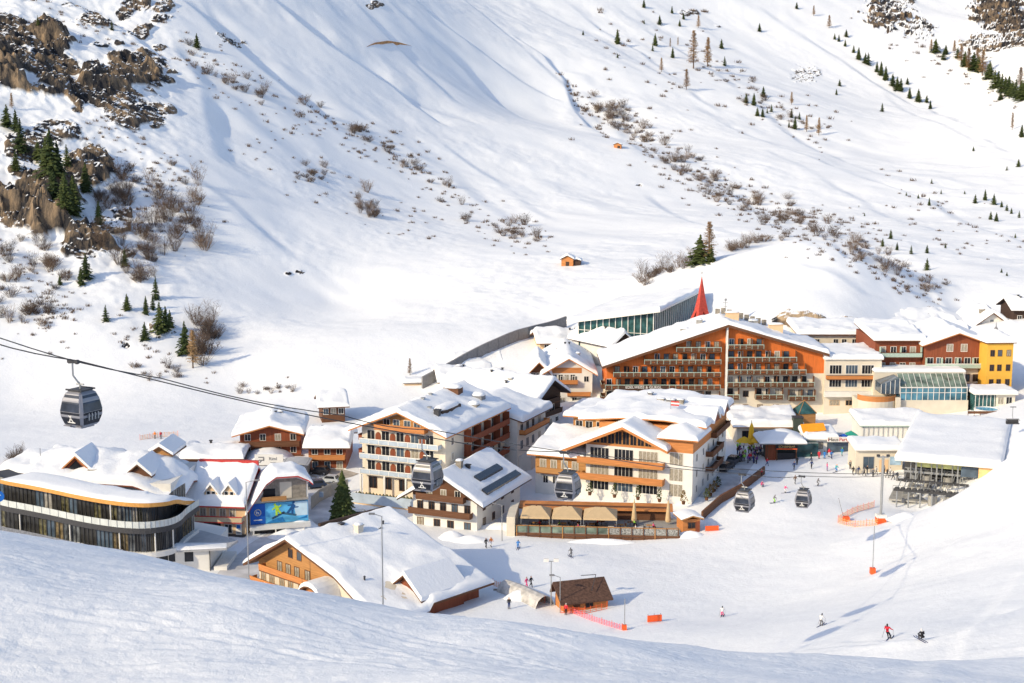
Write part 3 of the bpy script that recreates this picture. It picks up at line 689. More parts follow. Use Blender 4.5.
def conservatory():
    Y = 305.0
    a = at(880, 404, Y); b_ = at(973, 404, Y); w = b_.x - a.x; z0 = a.z
    B = Bld('spa_pavilion', 'cream terrace building with sloping glass conservatory and pool behind glass below the red brown wing', 'building', (a.x, Y, z0), 0, w, 12)
    k = ppm(920, 390, Y)
    X = lambda zx: (780 + zx / 4.197 - 880) / k
    Z = lambda zy: (404 - (280 + zy / 4.197)) / (k * .985)
    B.part(MB().box(X(420), X(810), 6, 12, -3, Z(362) - 2.3), 'upper_wall', W_CREAM)
    B.roof(X(420), X(810), 5.9, 12, lambda x, y: Z(362) - 2.2, snow=.5, rm=TRIM_WHITE, amp=.08)
    B.part(MB().box(X(490), X(790), 0, 11.9, -4, Z(505)), 'lower_wall', W_CREAM)
    # glass front, slanted glass roof
    x0, x1 = X(505), X(785); zb, zm, zt = Z(505), Z(452), Z(392) - 1.0
    B.part(MB().box(x0, x1, .35, .45, zb, zm), 'glass_front', glass('pool_glass', (.07, .19, .27), var=.6, scale=.4))
    B.part(MB().prism([(-.0, 0), (1, 0), (1, .01), (0, .01)], 0, .01).add([(x0, .35, zm), (x1, .35, zm), (X(800), 5.8, zt), (X(515), 5.8, zt)], [(0, 1, 2, 3)]), 'glass_roof', G_GREEN)
    for i in range(13):
        t = i / 12; x = x0 + (x1 - x0) * t; xt = X(515) + (X(800) - X(515)) * t
        m = MB().box(x - .05, x + .05, .22, .34, zb, zm); m.tube((x, .3, zm + .05), (xt, 5.8, zt + .06), .06, n=4)
        m.build('glazing_bar', TRIM_WHITE, B.r)
    B.part(MB().box(x0 - .1, x1 + .1, .15, .34, zm - .1, zm + .1).box(x0, x1, .2, .34, (zb + zm) / 2 + .2, (zb + zm) / 2 + .3), 'glazing_rail', TRIM_WHITE)
    B.part(MB().box(x0 + .5, x1 - .5, 1.2, 5, zb - .2, zb + .5), 'pool_water', mat('pool_water', (.10, .36, .55), .1, .2, 1))
    xl0, xl1 = X(425), X(502)
    B.part(MB().prism([(xl0, Z(480)), (xl1, Z(480)), (xl1, Z(415)), (xl0, Z(440))], .6, 5.9), 'glass_porch', G_BLUE_REFLECT)
    for i in range(5):
        x = xl0 + (xl1 - xl0) * i / 4; MB().box(x - .05, x + .05, .5, .59, Z(480), Z(440) + (Z(415) - Z(440)) * i / 4).build('glazing_bar', TRIM_WHITE, B.r)
    # round timber terrace on the left with a dark garage below
    cx, n = X(410), 14; rx = X(490) - cx
    pts = [(cx - rx * math.cos(math.pi * i / n), 1.5 - 3.6 * math.sin(math.pi * i / n)) for i in range(n + 1)] + [(cx + rx, 6), (cx - rx, 6)]
    B.part(MB().plan(pts, -3, Z(505)), 'round_terrace', W_CREAM)
    rail = MB()
    for i in range(n): rail.add([(*pts[i], Z(505)), (*pts[i + 1], Z(505)), (*pts[i + 1], Z(482)), (*pts[i], Z(482))], [(0, 1, 2, 3)])
    rail.build('terrace_railing', W_ORANGE2, B.r)
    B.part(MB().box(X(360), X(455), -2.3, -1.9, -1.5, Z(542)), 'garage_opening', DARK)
    B.part(MB().box(X(480), X(500), -1.2, -.1, -3, Z(490)), 'pillar', W_CREAM)
conservatory()
def pool_pavilion():
    Y = 303.0; a = at(973, 404, Y); b_ = at(1016, 404, Y); w = b_.x - a.x; k = ppm(990, 395, Y)
    X = lambda zx: (780 + zx / 4.197 - 973) / k
    Z = lambda zy: (404 - (280 + zy / 4.197)) / (k * .985)
    B = Bld('pool_house', 'low glass pool house with thick snow roof below the yellow tower', 'building', (a.x, Y, a.z), 0, w, 7)
    B.part(MB().box(X(815), X(905), 0, 6, -3, Z(478)), 'glass_wall', G_TEAL)
    B.part(MB().box(X(905), X(985), -.1, 6, -3, Z(478)), 'wall', W_CREAM)
    B.roof(X(808), X(992), -1, 7, lambda x, y: Z(474), snow=.8, rm=TRIM_WHITE, amp=.1)
    B.windows('F', [X(925), X(960)], [Z(520)], w=1.2, h=1.5, off=.1)
    for i in range(6): MB().box(X(818 + i * 16), X(820 + i * 16) , -.12, -.01, -3, Z(478)).build('glazing_bar', TRIM_WHITE, B.r)
    t = root('whirlpool', 'small bright blue outdoor whirlpool with wooden fence beside the pool house', 'pool', at(987, 411, 298)); 
    MB().lathe([(2.6, -1.5), (2.7, .5), (2.4, .55), (2.35, .2)], 20).build('basin', TRIM_WHITE, t)
    MB().lathe([(0.01, .35), (2.36, .36), (2.36, .4), (0.01, .41)], 20).build('water', mat('pool_water', (.10, .36, .55), .1, .2, 1), t)
    f = MB()
    for i in range(9): f.box(-5.0 + i * 1.3, -4.9 + i * 1.3, -2.9, -2.8, -1.5, .6)
    f.box(-5, 5.5, -2.87, -2.82, .0, .55).build('fence', W_BROWN, t)
pool_pavilion()

# ================================================================== 5 glass hall, church spire, back right roofs
def glass_hall():
    a = at(578, 337, 354); b_ = at(653, 334, 346)
    v = Vector((b_.x - a.x, b_.y - a.y)); w = v.length; yaw = math.atan2(v.y, v.x); z0 = 15.0
    B = Bld('glass_sports_hall', 'large hall with gridded glass front and sloping snow roof behind the orange hotel', 'hall', (a.x, a.y, z0), yaw, w, 36)
    top = at(578, 321, 354).z - z0; top2 = at(653, 312, 346).z - z0
    d = 36
    dirx = 0.0
    B.part(MB().add([(0, .4, -6), (w, .4, -6), (w + 2, d, -6), (0, d, -6), (0, .4, top), (w, .4, top2), (w + 2, d, top2 + 1.0), (0, d, top + 1.0)], [(0,3,2,1),(4,5,6,7),(0,1,5,4),(1,2,6,5),(2,3,7,6),(3,0,4,7)]), 'glass_wall', G_TEAL)
    for i in range(13):
        x = w * i / 12; MB().box(x - .09, x + .09, .15, .39, -6, top + (top2 - top) * i / 12).build('mullion', TRIM_WHITE, B.r)
    for z in (.2, 1.6, 2.9): MB().box(0, w, .2, .39, z - .06, z + .06).build('transom', TRIM_WHITE, B.r)
    for i in range(24):
        y = .4 + 35.6 * (i + .5) / 24; xx = w + 2 * (y / d); MB().box(xx + .02, xx + .3, y - .09, y + .09, -6, top2 + y / d - .02).build('mullion', TRIM_WHITE, B.r)
    B.roof(-2.5, w + 2.2, -1.5, d + .5, lambda x, y: top + .4 + (top2 - top) * x / w + 1.0 * y / d, snow=.9, rm=TRIM_WHITE, amp=.2, st=1.6, slab=.5)
glass_hall()
def church():
    Y = 348.0; p = at(701, 320, Y); zt = at(702, 276, Y).z
    t = root('church_spire', 'slender red church spire rising behind the orange hotel roof', 'church', (p.x, Y, 9), R(20))
    h = p.z - 9; H_ = zt - 9
    MB().box(-1.9, 1.9, -1.9, 1.9, -3, h - .3).build('tower', W_WHITE, t)
    sp_ = MB(); s0 = 2.0
    # faceted spire standing on four splayed feet
    vs = []; lv = [(0, s0), (2.4, 1.25), (6, .66), (H_ - h, .03)]
    for z, r in lv: vs += [(-r, -r, h + z), (r, -r, h + z), (r, r, h + z), (-r, r, h + z)]
    fs = []
    for j in range(1, 3):
        for i in range(4): fs.append((j * 4 + i, j * 4 + (i + 1) % 4, j * 4 + 4 + (i + 1) % 4, j * 4 + 4 + i))
    fs.append((12, 13, 14, 15))
    n = len(vs)
    for i in range(4):   # two triangular feet per side with a gap
        a, b_ = Vector(vs[i]), Vector(vs[(i + 1) % 4]); c, d_ = Vector(vs[4 + i]), Vector(vs[4 + (i + 1) % 4])
        vs += [tuple(a.lerp(b_, .3)), tuple(a.lerp(b_, .7)), tuple(c.lerp(d_, .5))]
        fs += [(i, n, n + 2, 4 + i), (n + 1, (i + 1) % 4, 4 + (i + 1) % 4, n + 2)]; n += 3
    sp_.add(vs, fs).build('spire', mat('red_spire_shingles', (.50, .07, .05), .6, .2, 2), t)
    MB().tube((0, 0, H_ - .3), (0, 0, H_ + 1.3), .05).box(-.35, .35, -.04, .04, H_ + .7, H_ + .8).build('cross', METAL_D, t)
church()
def simple_house(name, label, pl, pr, z, d, eave, ridge, wallm, upm=None, zs=None, axis='y', xr=.5, snow=.9, rows=(), n=3, oh=(1.2, .8, 1, 1), bal=(), balm=None, rm=None, side='R', side_rows=(), side_n=3, frame=None, el=None, er=None, cat='house', amp=.2, group=None, wsize=(1.05, 1.25), bdep=1.2, w=None, yaw=None, drop=0):
    a, yw, ww = Bld.fit(pl, pr, z)
    if yaw is not None: yw = R(yaw)
    if w is not None: ww = w
    B = Bld(name, label, cat, a, yw, ww, d, group)
    if axis == 'y':
        zl = eave if el is None else el; zr_ = eave if er is None else er
        B.gable_body(zl, zr_, ww * xr, ridge, wallm, upper=upm, zs=zs)
        B.gable_roof(zl, zr_, ww * xr, ridge, oh=oh, snow=snow, rm=rm, amp=amp)
    else:
        B.part(MB().box(0, ww, 0, d, -2.5, eave), 'wall', wallm)
        if upm: B.part(MB().box(-.03, ww + .03, -.03, d + .03, zs, eave - .02), 'upper_cladding', upm)
        m = MB()
        for x0, x1 in ((0, .2), (ww - .2, ww)): m.add([(x0, 0, eave), (x0, d, eave), (x0, d * xr, ridge), (x1, 0, eave), (x1, d, eave), (x1, d * xr, ridge)], [(0, 1, 2), (5, 4, 3), (0, 2, 5, 3), (1, 4, 5, 2)])
        m.build('gable_end', upm or wallm, B.r)
        B.gable_roof_x(eave, eave, d * xr, ridge, oh=oh, snow=snow, rm=rm, amp=amp)
    rv = random.Random(int(a.x * 7) & 255)
    for i in range(2 if ww > 6 else 0): B.chimney(rv.uniform(.2, .8) * ww, rv.uniform(.3, .7) * d, .35, .35, 1.3, METAL_D, 0)
    for zz in rows:
        for i in range(n): B.window('F', ww * (i + .5) / n, zz, wsize[0], wsize[1], fmat=frame, off=.035)
    for zz in side_rows:
        for i in range(side_n): B.window(side, d * (i + .5) / side_n, zz, wsize[0], wsize[1], fmat=frame, off=.035)
    for f, u0, u1, zz in bal: B.balcony(f, u0, u1, zz, bdep, 1.0, railm=balm or W_BROWN, off=.03)
    return B
# ================================================================== 6 cluster behind the hotels
b = simple_house('gabled_guesthouse', 'big white guesthouse with orange balcony under its gable, left of the orange hotel', (545, 407), (592, 407), 4, 26, 8.2, 11.4, W_WHITE, W_WHITE, 6, rows=(1.0, 6.0), n=4, oh=(1.5, .8, 1.2, 1.2), bal=(('F', 1.0, 7.5, 5.6), ('F', 5.2, 10.5, 2.8)), balm=W_ORANGE2, rm=W_ORANGE2, side_rows=(1.2, 4.2), side_n=5)
b.part(MB().box(1.2, 8.5, -.06, -.035, 8.0, 9.3), 'gable_panel', W_ORANGE2); b.chimney(8, 9, .9, .9, .9); b.chimney(3.5, 15, .8, .8, .8, GREY)
b.windows('F', [2.2, 3.6, 5.0, 6.4], [5.75], w=1.0, h=1.9, off=.04)
b.part(MB().box(6.5, 10.2, -.08, -.03, -.5, 2.0), 'shop_window', G_DARK)
b = simple_house('brown_gable_house', 'narrow house with brown timber gable squeezed against the white guesthouse', (530, 402), (548, 402), 5, 18, 7.2, 9.4, W_BROWN, rows=(3.5, 5.6), n=3, snow=1.0, oh=(1.4, .5, 1.2, 1.0), rm=W_ORANGE2)
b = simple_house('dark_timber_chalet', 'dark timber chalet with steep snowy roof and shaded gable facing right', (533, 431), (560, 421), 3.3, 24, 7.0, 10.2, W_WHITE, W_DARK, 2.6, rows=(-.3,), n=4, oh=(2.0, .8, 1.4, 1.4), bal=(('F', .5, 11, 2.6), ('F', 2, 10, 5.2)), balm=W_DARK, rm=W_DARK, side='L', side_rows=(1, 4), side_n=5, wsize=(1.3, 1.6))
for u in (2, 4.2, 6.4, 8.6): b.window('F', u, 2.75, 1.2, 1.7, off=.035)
b.chimney(4, 8, .9, .9, .8)
simple_house('snowed_in_house', 'low white house almost buried under a broad snow roof beside the grey avalanche wall', (459, 377), (505, 374), 5.2, 11, 2.4, 4.2, W_WHITE, rows=(.6,), n=5, snow=1.2, amp=.45, rm=W_BROWN, axis='x', yaw=12, w=11)
b = simple_house('snow_roofed_lodge', 'broad lodge with shallow snow roof between avalanche wall and dark chalet', (441, 392), (492, 392), 4.0, 10, 2.8, 4.8, W_WHITE, rows=(.8,), n=6, snow=1.1, amp=.45, rm=W_BROWN, axis='x', yaw=10, w=12.5)
b.chimney(5, 4, 1.0, 1.0, .9, GREY); b.chimney(9, 7, .8, .8, .8)
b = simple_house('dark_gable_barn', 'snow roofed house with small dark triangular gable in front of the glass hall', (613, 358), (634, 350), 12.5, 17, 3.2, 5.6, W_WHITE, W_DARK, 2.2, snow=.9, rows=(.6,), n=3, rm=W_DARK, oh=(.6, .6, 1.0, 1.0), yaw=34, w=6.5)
b = simple_house('long_snow_roof_house', 'long low house with smooth snow roof in front of the avalanche wall end', (540, 352), (585, 345), 11, 13, 2.4, 4.0, W_YELLOW, snow=1.1, amp=.35, rows=(.6,), n=5, axis='x', yaw=6, w=17)
b = simple_house('cream_corner_house', 'plain cream house with snowy roof tucked behind the big balcony hotel', (520, 407), (536, 402), 4, 12, 5.0, 6.6, W_CREAM, rows=(1, 3.2), n=3, snow=1.0)
def avalanche_wall():
    a = ground(423, 389); b_ = ground(567, 327); v = b_ - a; L = math.hypot(v.x, v.y); yaw = math.atan2(v.y, v.x)
    gz = lambda x: hz(a.x + math.cos(yaw) * x, a.y + math.sin(yaw) * x) - a.z
    t = root('avalanche_wall', 'long grey panelled avalanche wall climbing the meadow behind the village', 'wall', a, yaw)
    n = 14
    for i in range(n):
        x0, x1 = L * i / n, L * (i + 1) / n - .12
        z0, z1 = gz(x0), gz(x1)
        MB().add([(x0,0,z0-3),(x1,0,z1-3),(x1,.5,z1-3),(x0,.5,z0-3),(x0,0,z0+3.0),(x1,0,z1+3.0),(x1,.5,z1+3.0),(x0,.5,z0+3.0)],
                 [(0,3,2,1),(4,5,6,7),(0,1,5,4),(1,2,6,5),(2,3,7,6),(3,0,4,7)]).build('wall_panel', GREY, t)
    g, yw, w_ = Bld.fit((404.5, 391), (423, 390.5), 3.4)
    B = Bld('yellow_garage', 'small pale yellow garage with flat snow roof at the lower end of the avalanche wall', 'garage', g, yw, w_, 9)
    B.part(MB().box(0, w_, 0, 9, -2, 1.9), 'wall', W_YELLOW); B.roof(-.3, w_ + .2, -.4, 9, lambda x, y: 2.1, snow=.8, rm=GREY)
avalanche_wall()

# right-hand background roofs
def back_roofs():
    b = simple_house('upper_guesthouse', 'large snow covered guesthouse roof with small front gable above the yellow tower', (972, 338), (1010, 338), 13.2, 16, 3.0, 6.6, W_WHITE, rows=(.8,), n=3, snow=1.1, amp=.3, rm=W_BROWN)
    b.window('F', b.w / 2, 4.0, .9, .9); b.chimney(3.2, 3, 1.2, 1.0, 1.6, STONE); b.chimney(11, 4, 1, 1, 1.2, GREY)
    b = simple_house('broad_snow_roof_hall', 'very broad shallow snow roof spreading behind the red brown wing', (884, 348), (962, 344), 12, 22, 3.6, 6.6, W_CREAM, axis='x', snow=1.5, amp=.5, rm=W_BROWN)
    for x in (4, 8, 12, 15): b.chimney(x, 9 + (x * 7 % 5), .8, .8, .8, GREY)
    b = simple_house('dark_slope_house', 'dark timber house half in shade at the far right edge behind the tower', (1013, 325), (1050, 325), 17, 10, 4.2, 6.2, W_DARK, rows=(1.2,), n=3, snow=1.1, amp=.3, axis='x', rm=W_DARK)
    simple_house('stone_base_house', 'low house with grey stone wall and snow roof at the right edge', (1016, 345), (1052, 345), 13, 9, 3.0, 4.4, STONE, rows=(.8,), n=3, snow=1.2, axis='x')
    c = at(1004, 345, 345)
back_roofs()

# ================================================================== 7 big balcony hotel (left centre)
def balcony_hotel():
    yaw = R(-23); w = 17.0; rc = onz(445.7, 509, .4)
    o = rc - Vector((math.cos(yaw) * w, math.sin(yaw) * w, 0))
    B = Bld('balcony_hotel', 'large cream hotel with pale blue balconies and orange top balcony under a snowy gable', 'hotel', o, yaw, w, 27)
    zl, zr, zt, xr = 13.9, 13.9, 17.3, 8.3
    B.gable_body(zl, zr, xr, zt, W_CREAM, upper=None)
    B.part(MB().prism([(1.5, 14.2), (15.5, 14.2), (xr + .0, 17.0)], -.05, -.01), 'gable_cladding', W_HONEY)
    B.gable_roof(zl, zr, xr, zt, oh=(2.0, .4, 1.8, 1.2), snow=.9, rm=W_ORANGE2, amp=.22, st=1.0)
    for z in (5.4, 8.3, 11.1):
        B.balcony('F', .3, w - .8, z, 1.5, .95, slabm=W_CREAM, railm=BLUE_RAIL, topm=TRIM_WHITE, posts=8)
        for i in range(5):
            u = 1.9 + i * 3.0
            B.window('F', u, z + .1, 1.5, 2.1, fmat=TRIM_WHITE, pane=random.choice([G_DARK, G_DARK, G_BLUE_REFLECT, G_CURT]))
            if i < 4:
                n = 8; pts = [(u + 1.5 + .55 * math.cos(math.pi * k / n), z + 1.25 + .75 * math.sin(math.pi * k / n)) for k in range(n + 1)]
                B.part(MB().prism([(u + .95, z + .05), (u + 2.05, z + .05)] + pts, -.09, -.01), 'arched_door', W_RED)
    B.balcony('F', 3.4, 13.6, 14.0, 1.6, 1.0, slabm=W_ORANGE2, railm=W_ORANGE2, topm=W_ORANGE2)
    B.windows('F', [5.2, 7.2, 9.4, 11.4], [14.15], w=1.2, h=1.5, off=.05)
    for u in (2.2, 5.2, 8.4, 11.6, 14.6):
        B.window('F', u, 2.5, 1.5, 2.0, fmat=W_BROWN, pane=G_DARK)
    B.part(MB().box(-.5, w - .5, -3.6, -.02, -2, 1.3), 'terrace', W_YELLOW)
    B.part(MB().box(-.6, w - .4, -3.75, -3.62, .4, 2.2), 'terrace_railing', BLUE_RAIL)
    for i in range(22):
        x = .4 + i * .7; s_ = random.uniform(.25, .45)
        m = MB().lathe([(.02, 1.3), (s_, 1.5), (s_ * 1.1, 1.75 + s_ * .6), (.05, 2.1 + s_)], 7, (x, -3.2)); m.build('planter_shrub', mat('terrace_shrub', (.10, .10, .05), .9, .5, 3), B.r)
    for x in (.5, 5.4, 9.8, 14.2): MB().box(x - .16, x + .16, -1.75, -1.5, 1.3, 5.3).build('column', W_WHITE, B.r)
    # left end brown side balconies
    for z in (8.3, 11.1): B.balcony('L', 22, 26, z, 1.3, 1.0, railm=W_RED)
    # right flank
    for z in (8.3, 11.1):
        B.window('R', 3.0, z + .2, .9, 1.3); B.balcony('R', 8.0, 26, z - .2, 1.5, 1.0, railm=W_RED, slabm=W_RED, parts=4)
        for i in range(6): B.window('R', 9.2 + i * 3, z, 1.3, 2.0, pane=G_DARK)
    for z in (2.5, 5.4):
        B.balcony('R', 8.0, 26, z - .2, 1.5, 1.0, railm=W_RED, slabm=W_RED)
        for i in range(6): B.window('R', 9.2 + i * 3, z, 1.3, 2.0, pane=G_DARK)
    # raised roof boxes
    def rbox(x, y, lx, ly, h, m, rot=0):
        z = B.zf(x, y); o = MB().box(x - lx/2, x + lx/2, y - ly/2, y + ly/2, z - .6, z + h).build('roof_dormer', m, B.roofo)
        snow_blob(o, x, y, z + h, lx/2 + .15, ly/2 + .15, .7)
    rbox(13.0, 9.0, 2.2, 8, 1.1, W_DARK); rbox(9.6, 19, 3.2, 2.2, 1.5, W_BROWN); rbox(13.6, 22, 2.2, 2.0, 1.3, GREY); rbox(15.0, 17, 1.6, 1.6, 1.1, STONE)
    B.chimney(13.6, 3.8, 1.0, 1.0, 1.8, METAL_D, 0)
    for x, y in ((8.6, 8), (8.2, 12), (11.2, 5.5)): B.chimney(x, y, .5, .5, .9, METAL, 0)
    # back block, lower, with orange balcony
    a = B.r.matrix_basis @ Vector((1.0, 27.5, 0)); a.z = .4
    C = Bld('rear_wing', 'lower rear wing with orange balcony at the back of the balcony hotel', 'hotel', a, yaw, 18.5, 15)
    C.gable_body(11.0, 11.0, 9, 13.4, W_WHITE)
    C.gable_roof(11.0, 11.0, 9, 13.4, oh=(.05, 1, 1.2, 1.2), snow=.9, rm=W_BROWN, amp=.2)
    C.balcony('R', 1, 14, 8.2, 1.3, 1.0, railm=W_ORANGE2)
    for z in (8.3, 5.0): C.windows('R', [2.2, 5.2, 8.2, 11.6], [z], w=1.3, h=1.7)
    C.part(MB().box(18.5, 21.0, 1, 15, -2, 3.8), 'garage_wall', W_WHITE)
    return B
BH = balcony_hotel()

# ================================================================== 8 brown and white chalet in front
def brown_chalet():
    yaw = R(-23); w = 12.2; o = onz(405.5, 518, 1.0)
    rc = onz(477, 531, .5); o = rc - Vector((math.cos(yaw) * w, math.sin(yaw) * w, 0))
    B = Bld('half_timbered_chalet', 'white chalet with dark brown timber gable, two brown balconies and dark roof strips', 'house', o, yaw, w, 19)
    zl = zr = 5.7; zt = 9.3; xr = 5.9
    B.gable_body(zl, zr, xr, zt, W_WHITE, upper=W_BROWN, zs=5.2)
    B.gable_roof(zl, zr, xr, zt, oh=(1.9, .8, 2.2, 2.0), snow=.55, rm=W_DARK, amp=.14)
    B.balcony('F', 1.2, w - 2.0, 5.0, 1.3, 1.0, railm=W_BROWN, off=.03); B.balcony('F', -.3, w - .8, 2.3, 1.3, 1.0, railm=W_BROWN)
    B.windows('F', [3.2, 5.9, 8.6], [5.3], w=.95, h=1.3, off=.035)
    B.windows('F', [1.4, 3.6, 5.8, 8.0, 10.4], [2.5], w=1.0, h=1.7, fmat=W_BROWN)
    B.windows('F', [1.4, 4.6, 7.2, 10.4], [-.3], w=1.1, h=1.5, fmat=W_BROWN)
    B.windows('R', [3, 7, 11, 15.5], [3.0, .3], w=1.0, h=1.2, fmat=W_BROWN)
    m = MB().lathe([(.55, 0), (.6, .1), (.5, .14)], 14); q = m.build('satellite_dish', TRIM_WHITE, B.r, loc=(2.0, -1.5, 7.4)); q.rotation_euler = (R(80), 0, R(-15))
    zt_ = lambda x, y: B.zf(x, y)
    for xa, xb, y0_, y1_ in ((9.6, 10.8, 4.5, 14.5), (12.2, 13.3, 2.0, 17.0)):
        p = MB(); y = y0_
        p.add([(xa, y, zt_(xa, y) + .95), (xb, y, zt_(xb, y) + .95), (xb, y1_, zt_(xb, y) + .95), (xa, y1_, zt_(xa, y) + .95),
               (xa, y, zt_(xa, y) + .60), (xb, y, zt_(xb, y) + .60), (xb, y1_, zt_(xb, y) + .60), (xa, y1_, zt_(xa, y) + .60)], [(0,1,2,3),(7,6,5,4),(0,4,5,1),(1,5,6,2),(2,6,7,3),(3,7,4,0)])
        p.build('bare_roof_strip', mat('bare_roof_strip', (.02, .025, .035), .2, .3, 2, spec=.5), B.roofo)  # dark strips added for bare roof where the snow has slid off
    B.chimney(6.6, 5.0, 1.0, 1.0, 1.4, STONE); B.chimney(7.5, 6.6, .7, .7, 1.0, METAL_D, 0)
    return B
brown_chalet()

# ================================================================== 9 chalets C, C2 and carport / signs
b = simple_house('timber_guesthouse', 'red brown timber guesthouse with two dark balconies and drooping snow roof on the meadow edge', (240.6, 456), (301, 455), 2.5, 13, 4.6, 6.3, W_ORANGE2, W_RED, -1.9, rows=(.6, 3.2), n=4, snow=1.2, oh=(1.6, .8, 1.5, .8), bal=(('F', -.1, 12, 2.2), ('F', 2, 12.6, -.6)), balm=W_BROWN, rm=W_ORANGE2, amp=.3, frame=TRIM_WHITE, side='L', side_rows=(1,), side_n=3)
b.chimney(7.5, 8, .9, .9, 1.2)
b = simple_house('timber_annexe', 'small brown house with orange balcony and thick snow roof beside the red brown guesthouse', (309, 469), (346, 469), 2.0, 12, 4.5, 5.8, W_WHITE, W_RED, .2, axis='x', rows=(.2, 3.0), n=3, snow=1.3, bal=(('F', .2, 7.2, 2.1),), balm=W_ORANGE2, rm=W_BROWN, amp=.25)
b = simple_house('meadow_house', 'small brown house with snow roof behind the left shoulder of the balcony hotel', (322, 417), (345, 416), 3, 9, 2.6, 4.2, W_BROWN, axis='x', rows=(.6,), n=3, snow=1.0, amp=.3)
b = simple_house('snowed_shed', 'long low shed almost hidden under snow left of the arched carport', (186, 467), (240, 467), 2, 9, 1.9, 2.7, W_BROWN, axis='x', rows=(), snow=1.0, amp=.4); b.part(MB().box(3, 6, -.05, -.01, -.2, 1.6), 'door', W_DARK)
def carport():
    a, yw, w = Bld.fit((243, 470), (282, 468), 1.6)
    B = Bld('arched_carport', 'dark arched carport roofed with snow behind the sports shop', 'carport', a, yw, w + 3, 10)
    w = w + 3
    arch = lambda x, y: -.6 + 3.0 * math.sin(math.pi * min(1, max(0, (x + 1) / (w + 2)))) ** .8
    B.roof(-1, w + 1, 0, 10, arch, snow=.45, slab=.4, rm=GREY, amp=.05, st=.7, blur=.2)
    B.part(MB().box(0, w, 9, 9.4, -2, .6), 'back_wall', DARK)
    for x in (0, w - .5): B.part(MB().box(x, x + .5, .2, 9, -2, .4), 'side_wall', GREY)
    s = at(269, 460, 262); t = root('shop_billboard', 'white billboard with a dark logo and shop name above the sports shop roof', 'sign', (s.x, s.y, 1.5), 0)
    z = s.z - 1.5
    MB().box(-2.7, 2.7, -.1, .1, z - 1.0, z + 1.1).build('board', TRIM_WHITE, t)
    for x in (-2.3, 2.3): MB().box(x - .1, x + .1, -.08, .08, -1.5, z - 1.0).build('post', METAL, t)
    MB().box(-2.75, 2.75, -.14, -.05, z - 1.12, z - 1.0).build('frame', METAL_D, t)
    lettering(t, 'Riml', .85, GREY, (.75, -.12, z + .25)); lettering(t, 'SPORT', .4, GREY_L, (.8, -.12, z - .5))
    MB().box(-2.0, -.9, -.14, -.105, z + .45, z + .65).box(-1.1, -.9, -.14, -.105, z - .1, z + .45).box(-1.9, -.9, -.14, -.105, z - .1, z + .08).add([(-1.9, -.13, z - .5), (-1.6, -.13, z - .1), (-1.3, -.13, z - .1), (-1.6, -.13, z - .5)], [(0, 3, 2, 1)]).build('logo', GREY, t)
    B = Bld('flat_shed', 'low grey shed with rounded snowless roof beside the white billboard', 'shed', at(283, 469, 266), 0, 4.6, 5)
    B.part(MB().box(0, 4.6, 0, 5, -2, 1.0), 'wall', GREY); B.roof(-.3, 4.9, -.4, 5.3, lambda x, y: 1.2 - .04 * (x - 2.3) ** 2, snow=.0, rm=GREY_L)
    B.part(MB().box(1.2, 3.4, -.06, -.01, -1, .9), 'door', METAL_D)
carport()

